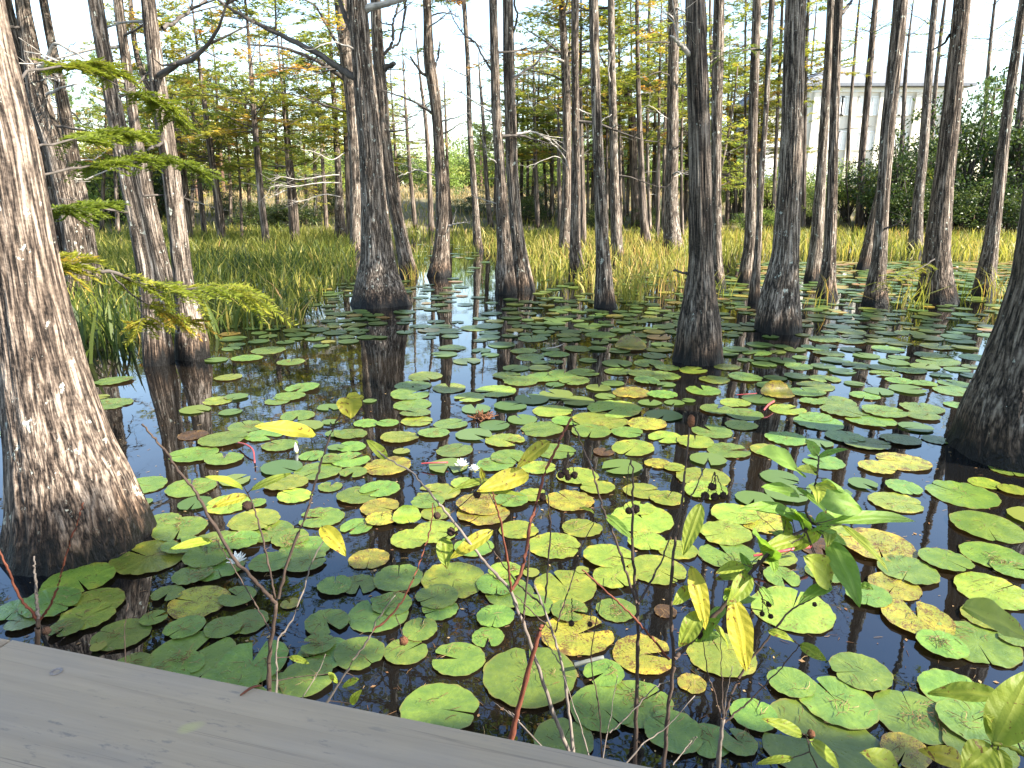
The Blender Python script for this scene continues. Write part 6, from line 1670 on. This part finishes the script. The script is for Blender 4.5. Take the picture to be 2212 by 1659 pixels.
# main branching shrub at centre
b = Bush('tall many-branched buttonbush with yellow brown-spotted leaves and dark seed balls, centre', S(8, 1460, 1520), 1.3)
b.stem([(8, 1462, 1515), (8, 1380, 1320), (8, 1270, 990), (8, 1185, 740), (8, 1100, 520), (8, 990, 390), (8, 880, 260), (8, 680, 0), (5, 620, 1590), (5, 540, 1490), (5, 440, 1390), (5, 300, 1315), (5, 215, 1250)], 32, 8, 'stem_grey', (0, .05), ground=True)
b.stem([(8, 1500, 1522), (8, 1470, 1250), (8, 1430, 1000), (8, 1385, 830), (8, 1310, 610), (8, 1250, 470)], 26, 12, 'stem_grey', (-.05, .05), ground=True)
b.stem([(8, 1300, 600), (8, 1160, 480), (8, 1050, 340), (8, 940, 190)], 13, 6, 'stem', (.05, .1))
b.stem([(8, 1105, 1460), (8, 1160, 1220), (8, 1235, 950), (8, 1280, 790), (8, 1300, 730)], 40, 24, 'stem_red', (-.1, -.08), ground=True)
b.stem([(8, 1100, 515), (8, 1085, 380), (8, 1060, 200), (8, 1015, 0), (5, 1000, 1600), (5, 980, 1530)], 17, 8, 'stem_red', (0, -.05))
b.stem([(8, 1108, 505), (8, 1165, 390), (8, 1200, 240), (8, 1225, 60), (5, 1255, 1640), (5, 1310, 1430), (5, 1380, 1270), (5, 1440, 1150), (5, 1490, 1050)], 24, 14, 'stem_red', (0, .15))
b.stem([(8, 1180, 720), (8, 1190, 560), (8, 1215, 300), (8, 1215, 120), (8, 1270, -10), (5, 1270, 1600)], 14, 7, 'stem', (0, .1))
b.stem([(8, 1370, 770), (8, 1230, 640), (8, 1130, 540)], 9, 6, 'stem', (.02, 0))
b.stem([(8, 1385, 780), (8, 1440, 600), (8, 1500, 430), (8, 1560, 230), (8, 1640, 60)], 12, 6, 'stem', (.02, .12))
b.stem([(8, 1320, 590), (8, 1340, 350), (8, 1355, 100), (5, 1345, 1640), (5, 1330, 1470)], 13, 7, 'stem', (.05, .12))
b.stem([(8, 1430, 1000), (8, 1350, 880), (8, 1310, 800)], 8, 5, 'stem_grey', (0, .05))
b.stem([(5, 1345, 1190), (5, 1390, 1200), (5, 1405, 1215)], 7, 7, 'stem', (.1, .12))
b.leaf((5, 1350, 1190), (5, 1135, 1370), 0.34, 'leaf_yellow', (.1, .05), 0.55)
b.leaf((5, 1225, 1400), (5, 890, 1515), 0.36, 'leaf_yellow', (.08, 0), 0.6)
b.leaf((5, 1000, 1440), (5, 695, 1510), 0.2, 'leaf_lime', (.08, 0), 0.3)
b.leaf((5, 920, 1450), (5, 905, 1370), 0.45, 'leaf_yellow', (.05, .05), 0.6)
b.leaf((5, 300, 1315), (5, 165, 1190), 0.42, 'leaf_lime', (.05, .05), 0.6)
b.leaf((8, 985, 110), (8, 705, 300), 0.3, 'leaf_yellow', (.05, 0), 0.55)
b.leaf((8, 665, 155), (8, 680, 365), 0.55, 'leaf_lime', (.05, 0), 0.6)
b.leaf((5, 870, 1520), (5, 1200, 1540), 0.14, 'leaf_lime', (.05, .05), 0.4)
b.ball(8, 710, 128, 28, (8, 760, 60), .04)
b.ball(8, 1490, 722, 21, (8, 1495, 560), .06); b.ball(8, 1610, 728, 19, (8, 1612, 590), .08)
b.ball(5, 880, 1545, 26, (5, 905, 1440), .03)
b.ball(5, 1300, 1562, 27, (5, 1340, 1480), .1)
for x, y in ((1422, 1418), (1470, 1432), (1510, 1420), (1450, 1400)): b.ball(5, x, y, 24, (5, 1470, 1270), .12)
b.stem([(8, 1260, 1480), (8, 1160, 1370), (8, 1080, 1300), (8, 990, 1235)], 11, 5, 'stem_grey', (-.1, 0), ground=True)
b.stem([(8, 1595, 1545), (8, 1560, 1420), (8, 1500, 1240), (8, 1440, 1060)], 12, 5, 'stem_grey', (-.1, -.05), ground=True)

# straight stem right of centre
b = Bush('straight grey-based shrub stem with a thin red side branch, right of centre', S(8, 1905, 1610), 1.25)
b.stem([(8, 1905, 1620), (8, 1912, 1300), (8, 1918, 1020), (8, 1920, 760), (8, 1915, 560), (8, 1890, 300), (8, 1888, 0), (5, 1885, 1640), (5, 1890, 1480), (5, 1878, 1320)], 34, 10, 'stem', (0, .1), ground=True)
b.stem([(8, 1912, 590), (8, 1850, 410), (8, 1790, 220), (8, 1710, 10), (5, 1680, 1600), (5, 1640, 1430), (5, 1590, 1300), (5, 1530, 1150), (5, 1500, 1080)], 18, 8, 'stem', (0, .12))
b.stem([(8, 1925, 600), (8, 2000, 460), (8, 2080, 300), (8, 2140, 130)], 18, 8, 'stem', (0, .1))
b.stem([(8, 2125, 955), (8, 2040, 850), (8, 1950, 745), (8, 1820, 610), (8, 1690, 490), (8, 1560, 375)], 17, 9, 'stem_red', (.0, -.05))
b.stem([(8, 1690, 1560), (8, 1670, 1280), (8, 1640, 1100), (8, 1620, 900), (8, 1680, 560), (8, 1700, 430)], 14, 5, 'stem', (.05, .1), ground=True)
b.stem([(8, 1700, 1560), (8, 1730, 1400), (8, 1790, 1060)], 12, 4, 'stem_grey', (-.05, 0), ground=True)
b.stem([(8, 1740, 1430), (8, 1880, 1300), (8, 2040, 1130), (8, 2150, 1090)], 10, 6, 'stem_grey', (-.05, 0))
b.stem([(5, 1880, 1320), (5, 1858, 1400), (5, 1850, 1560), (5, 1860, 1640)], 6, 4, 'stem', (.1, .1))
b.ball(5, 1905, 1640, 30, None, .1); b.ball(5, 1862, 1650, 24, None, .1)
b.leaf((8, 1710, 10), (8, 1885, 170), 0.3, 'leaf_green', (.05, .0), 0.45)
b.leaf((8, 1540, -30), (8, 1640, 0), 0.3, 'leaf_lime', (.05, .0), 0.45)

# big leafy shrub on the right
b = Bush('large leafy buttonbush at right with broad green and yellow leaves and hanging seed balls', S(8, 2100, 1640), 1.2)
b.stem([(8, 2085, 1700), (8, 2110, 1400), (8, 2140, 1100), (8, 2152, 900), (8, 2135, 680), (8, 2140, 400), (8, 2170, 150), (9, 0, -80), (6, 10, 1420), (6, 30, 1290), (6, 42, 1110)], 34, 12, 'stem', (0, .15), ground=True)
b.stem([(8, 2160, 950), (9, 0, 895), (9, 120, 765), (9, 250, 625), (9, 420, 420), (9, 560, 265), (9, 700, 160), (9, 830, 90), (6, 800, 1640), (6, 855, 1490), (6, 878, 1380), (6, 882, 1300)], 30, 12, 'stem', (0, .1))
b.stem([(6, 0, 1640), (6, 60, 1560), (6, 120, 1420), (6, 165, 1310)], 12, 6, 'stem', (.1, .15))
b.ball(6, 55, 1068, 25, None, .15, 'ball_brown', 1.7)
for x, y, r in ((190, 1495, 26), (145, 1556, 29), (210, 1562, 29), (262, 1552, 25)): b.ball(6, x, y, r, (6, 208, 1400), .1)
for x, y, r in ((515, 660, 18), (570, 676, 17), (560, 596, 20)): b.ball(9, x, y, r, (9, 512, 560), .05)
b.ball(9, 855, 598, 16, None, .05); b.ball(9, 125, 800, 32, (9, 90, 730), .02)
G, Lm, Yw = 'leaf_green', 'leaf_lime', 'leaf_yellow'
for a, c, wr, kd, dy, fc in [
    ((6, 795, 1395), (6, 500, 1255), 0.37, G, (.1, .0), .5), ((6, 876, 1295), (6, 800, 1185), 0.7, G, (.12, .14), .5), ((6, 876, 1298), (6, 1075, 1240), 0.26, G, (.1, .1), .45),
    ((6, 765, 1545), (6, 522, 1488), 0.27, G, (.08, .02), .5), ((6, 855, 1560), (6, 1175, 1645), 0.5, G, (.08, .1), .6), ((6, 925, 1435), (6, 1150, 1640), 0.22, G, (.1, .15), .4),
    ((6, 740, 1490), (6, 945, 1665), 0.2, G, (.08, .02), .4), ((6, 745, 1655), (6, 395, 1618), 0.2, G, (.08, .0), .45),
    ((9, 830, 60), (9, 520, -40), 0.22, G, (.08, .0), .5), ((9, 990, 40), (9, 1535, 35), 0.17, G, (.08, .12), .5), ((9, 870, 70), (9, 1080, 20), 0.35, G, (.08, .15), .5), ((9, 795, 150), (9, 512, 243), 0.28, Lm, (.06, .0), .5),
    ((9, 955, 170), (9, 1155, 605), 0.36, G, (.08, -.05), .6), ((9, 1045, 75), (9, 1350, 378), 0.2, Lm, (.08, .0), .45), ((9, 735, 180), (9, 840, 205), 0.4, Lm, (.06, .05), .5),
    ((9, 975, 462), (9, 800, 285), 0.66, Lm, (.02, .0), .6), ((9, 975, 462), (9, 748, 575), 0.32, G, (.02, -.02), .5), ((9, 1150, 470), (9, 1235, 500), 0.8, G, (.02, .0), .6),
    ((9, 405, 335), (9, 218, 392), 0.38, Lm, (.03, .0), .5), ((9, 440, 400), (9, 300, 600), 0.5, Lm, (.03, -.02), .6), ((9, 330, 560), (9, 420, 1040), 0.38, Yw, (.0, -.05), .6),
    ((9, 60, 350), (9, 160, 770), 0.32, Yw, (.03, -.02), .6), ((9, 110, 640), (9, -20, 880), 0.5, Lm, (.0, -.03), .6), ((9, 120, -60), (9, 0, 280), 0.32, Lm, (.05, .0), .55), ((9, 60, 480), (9, -60, 600), 0.5, Lm, (.03, .0), .5),
    ((9, 505, 482), (9, 595, 605), 0.42, G, (.02, .0), .5), ((9, 200, 715), (9, 320, 895), 0.28, Lm, (.0, .0), .4), ((9, 720, 55), (9, 640, 30), 0.5, Lm, (.05, .05), .5)]:
    b.leaf(a, c, wr, kd, dy, fc)
rl = np.random.RandomState(3)
for (sx, sy, s_) in ((860, 60, 9), (800, 110, 9), (900, 120, 9), (960, 90, 9), (700, 170, 9), (560, 280, 9), (450, 400, 9), (870, 1400, 6), (860, 1470, 6), (300, 560, 9), (180, 700, 9), (60, 820, 9)):
    for q in range(2):
        a_ = rl.uniform(0, 2 * PI); ln = rl.uniform(110, 260)
        b.leaf((s_, sx, sy), (s_, sx + ln * math.cos(a_), sy + ln * math.sin(a_) * 0.8), rl.uniform(0.3, 0.44), G if rl.rand() < 0.6 else Lm, (rl.uniform(.02, .1), rl.uniform(-.06, .16)), rl.uniform(.4, .65))
for k in range(9):
    sx = rl.uniform(100, 900); t_ = rl.uniform(0, 1)
    b.stem([(9, 120 + 710 * t_, 765 - 675 * t_), (9, 140 + 710 * t_ + rl.uniform(-90, 90), 690 - 675 * t_), (9, 150 + 710 * t_ + rl.uniform(-180, 160), 560 - 675 * t_ + rl.uniform(-80, 80))], 7, 3, 'stem', (.03, .08))

# forked shoot right of it
b = Bush('grey-stemmed shoot forking low into thin dark twigs with a few small leaves, lower right', S(9, 230, 1660), 1.15)
b.stem([(9, 225, 1680), (9, 245, 1500), (9, 262, 1345)], 40, 26, 'stem_grey', ground=True)
b.stem([(9, 262, 1345), (9, 330, 1150), (9, 420, 990), (9, 560, 815), (9, 700, 640), (9, 840, 560), (9, 965, 465)], 20, 8, 'stem', (0, .08))
b.stem([(9, 275, 1365), (9, 380, 1270), (9, 480, 1180), (9, 620, 1030), (9, 750, 870)], 14, 7, 'stem', (0, .05))
b.stem([(9, 250, 1340), (9, 210, 1190), (9, 165, 1040), (9, 130, 830)], 12, 6, 'stem', (0, .05))
b.stem([(9, 262, 1345), (9, 255, 1100), (9, 245, 800)], 11, 5, 'stem', (0, .1))
b.stem([(9, 265, 1330), (9, 290, 1150), (9, 322, 1000)], 11, 4, 'stem_grey', (0, -.03))
b.stem([(9, 0, 1560), (9, 90, 1460), (8, 2212 + 40, 1480)], 8, 4, 'stem_grey', (0, 0))
b.stem([(8, 1830, 1640), (8, 1960, 1500), (8, 2100, 1400), (9, 80, 1190)], 12, 6, 'stem_grey', (-.05, 0), ground=True)
b.stem([(8, 2150, 1640), (9, 60, 1480)], 9, 6, 'stem_grey', (-.05, 0))
b.leaf((9, 555, 765), (9, 725, 835), 0.42, Lm, (.03, .0), .5); b.leaf((9, 760, 855), (9, 932, 962), 0.5, Lm, (.05, .02), .6)
b.stem([(9, 720, 830), (9, 760, 870)], 6, 6, 'stem', (.02, .05))

# broad leaves close to the lens at lower right
b = Bush('close leafy shoot with large soft lime-green leaves in the lower right corner', S(9, 2250, 1700), 0.86)
b.stem([(9, 2290, 1650), (9, 2200, 1560), (9, 2120, 1520), (9, 2010, 1500)], 40, 26, 'leaf_lime', (0, 0), ground=True)
for a, c, wr, kd, dy, fc in [((9, 2060, 1180), (9, 1585, 1165), 0.36, Lm, (.1, .14), .6), ((9, 2020, 1510), (9, 2260, 1020), 0.5, Lm, (.0, .06), .65), ((9, 2010, 1515), (9, 1810, 1680), 0.75, Lm, (.0, -.02), .65), ((9, 2040, 1525), (9, 2090, 1760), 0.6, Lm, (.0, -.04), .6),
                             ((9, 2030, 1420), (9, 1965, 1310), 0.6, Lm, (.02, .02), .6), ((9, 1830, 610), (9, 2260, 810), 0.42, Lm, (.4, .42), .55)]:
    b.leaf(a, c, wr, kd, dy, fc, 0.18, 0.3)
b = Bush('low sprig of small yellow-green leaves at the bottom edge, lower right', S(9, 800, 1700), 1.0)
b.stem([(9, 900, 1720), (9, 830, 1560), (9, 800, 1440)], 12, 7, 'stem', ground=True)
for a, c, wr, kd in [((9, 790, 1445), (9, 528, 1338), 0.3, Lm), ((9, 835, 1478), (9, 1035, 1672), 0.3, Lm), ((9, 720, 1590), (9, 475, 1628), 0.22, Lm), ((9, 1425, 1680), (9, 1168, 1555), 0.55, Lm), ((9, 1850, 1620), (9, 1545, 1545), 0.42, Yw)]:
    b.leaf(a, c, wr, kd, (0, 0), .6)
b.ball(9, 832, 1437, 26, None, 0.0, 'ball_brown')
# ------------------------------------------------------------------ labels for the lily pads: colour, size, and the nearest landmark
for ph, u, v, wd in (('the left white flower of the close pair', 997, 1007, 20), ('the white flower near the boardwalk', 512, 1214, 30), ('the small white flower at centre', 1114, 725, 12), ('the curled yellow pad', 1680, 855, 70), ('the floating brown seed head', 1042, 906, 40),
                     ('the left end of the rail board', 90, 1370, 80), ('the lichen-covered stick', 1274, 1428, 60), ('the bright red stalk', 1690, 1186, 100), ('the green-leaved shoot at right', 1767, 1010, 90), ('the middle of the rail board', 760, 1530, 100),
                     ('the big lime leaves', 2130, 1560, 150), ('the pink curved stalk', 545, 980, 40)):
    LANDMARKS.append((ph, u, v, wd))
KIND = {'g': 'green', 'l': 'yellow-green', 'Y': 'brown-flecked', 'b': 'brown'}
groups = {}
for d in pad_objs:
    best = None
    for (ph, u, v, wd) in LANDMARKS:
        s = 1.0 + max(0, (d['v'] - 420)) / 500.0
        dx = (d['u'] - u); dy = (d['v'] - v) * 2.0
        dist = math.hypot(max(0, abs(dx) - wd / 2), dy)
        if best is None or dist < best[0]: best = (dist, ph, dx, dy, wd)
    dist, ph, dx, dy, wd = best
    if abs(dx) <= max(wd / 2, abs(dy) * 0.6): side = 'in front of' if dy > 0 else 'behind'
    else:
        side = ('to the right of' if dx > 0 else 'to the left of')
        if abs(dy) > 0.7 * abs(dx): side = ('front' if dy > 0 else 'back') + (' right of' if dx > 0 else ' left of')
    sz = 'large' if d['r'] > 0.155 else 'small' if d['r'] < 0.105 else 'mid-sized'
    groups.setdefault((sz, d['k'], side, ph), []).append((dist, d))
ORD = ['nearest', 'second', 'third', 'fourth', 'fifth', 'sixth', 'seventh', 'eighth', 'ninth', 'tenth', 'eleventh', 'twelfth']
for (sz, k, side, ph), L in groups.items():
    L.sort(key=lambda t: t[0])
    for i, (_, d) in enumerate(L):
        o = d['o']
        lab = f"{sz} {KIND[k]} lily pad {side} {ph}"
        if len(L) > 1: lab = f"{sz} {KIND[k]} lily pad, {ORD[min(i, 11)]} {side} {ph}"
        if len(lab.split()) > 16: lab = lab.replace(' lily pad', ' pad')
        if len(lab.split()) > 16: print('LONG', lab)
        tag(o, lab, 'lily pad', 'lily pads on the pond')

# ------------------------------------------------------------------ light, sky, camera
AZ, EL = math.radians(112), math.radians(38)
sv = Vector((math.sin(AZ) * math.cos(EL), math.cos(AZ) * math.cos(EL), math.sin(EL)))
sun = bpy.data.lights.new('sun', 'SUN'); sun.energy = 5.0; sun.angle = math.radians(0.5); sun.color = (1.0, 0.93, 0.82)
so = bpy.data.objects.new('sun', sun); COL.objects.link(so); so.rotation_mode = 'QUATERNION'; so.rotation_quaternion = sv.to_track_quat('Z', 'Y'); so.location = sv * 50
W = bpy.data.worlds.new('World'); sc.world = W; W.use_nodes = True
nt = W.node_tree; nt.nodes.clear()
wo = nt.nodes.new('ShaderNodeOutputWorld'); bg = nt.nodes.new('ShaderNodeBackground'); sk = nt.nodes.new('ShaderNodeTexSky')
sk.sky_type = 'NISHITA'; sk.sun_disc = False; sk.sun_elevation = EL; sk.sun_rotation = AZ
sk.air_density = 1.2; sk.dust_density = 0.8; sk.ozone_density = 1.2
bg.inputs['Strength'].default_value = 0.125
nt.links.new(sk.outputs[0], bg.inputs['Color']); nt.links.new(bg.outputs[0], wo.inputs['Surface'])

cam = bpy.data.cameras.new('camera'); co = bpy.data.objects.new('camera', cam); COL.objects.link(co)
cam.sensor_fit = 'HORIZONTAL'; cam.sensor_width = 36.0; cam.lens = 36.0 * FPX / FW
cam.clip_start = 0.02; cam.clip_end = 3000
co.location = CAM; co.rotation_euler = (PI / 2 - PITCH, 0, 0)
sc.camera = co
sc.view_settings.view_transform = 'Standard'; sc.view_settings.look = 'None'
sc.view_settings.exposure = 2.05; sc.view_settings.gamma = 1.0
sc.cycles.max_bounces = 8; sc.cycles.transparent_max_bounces = 8; sc.cycles.sample_clamp_indirect = 6.0
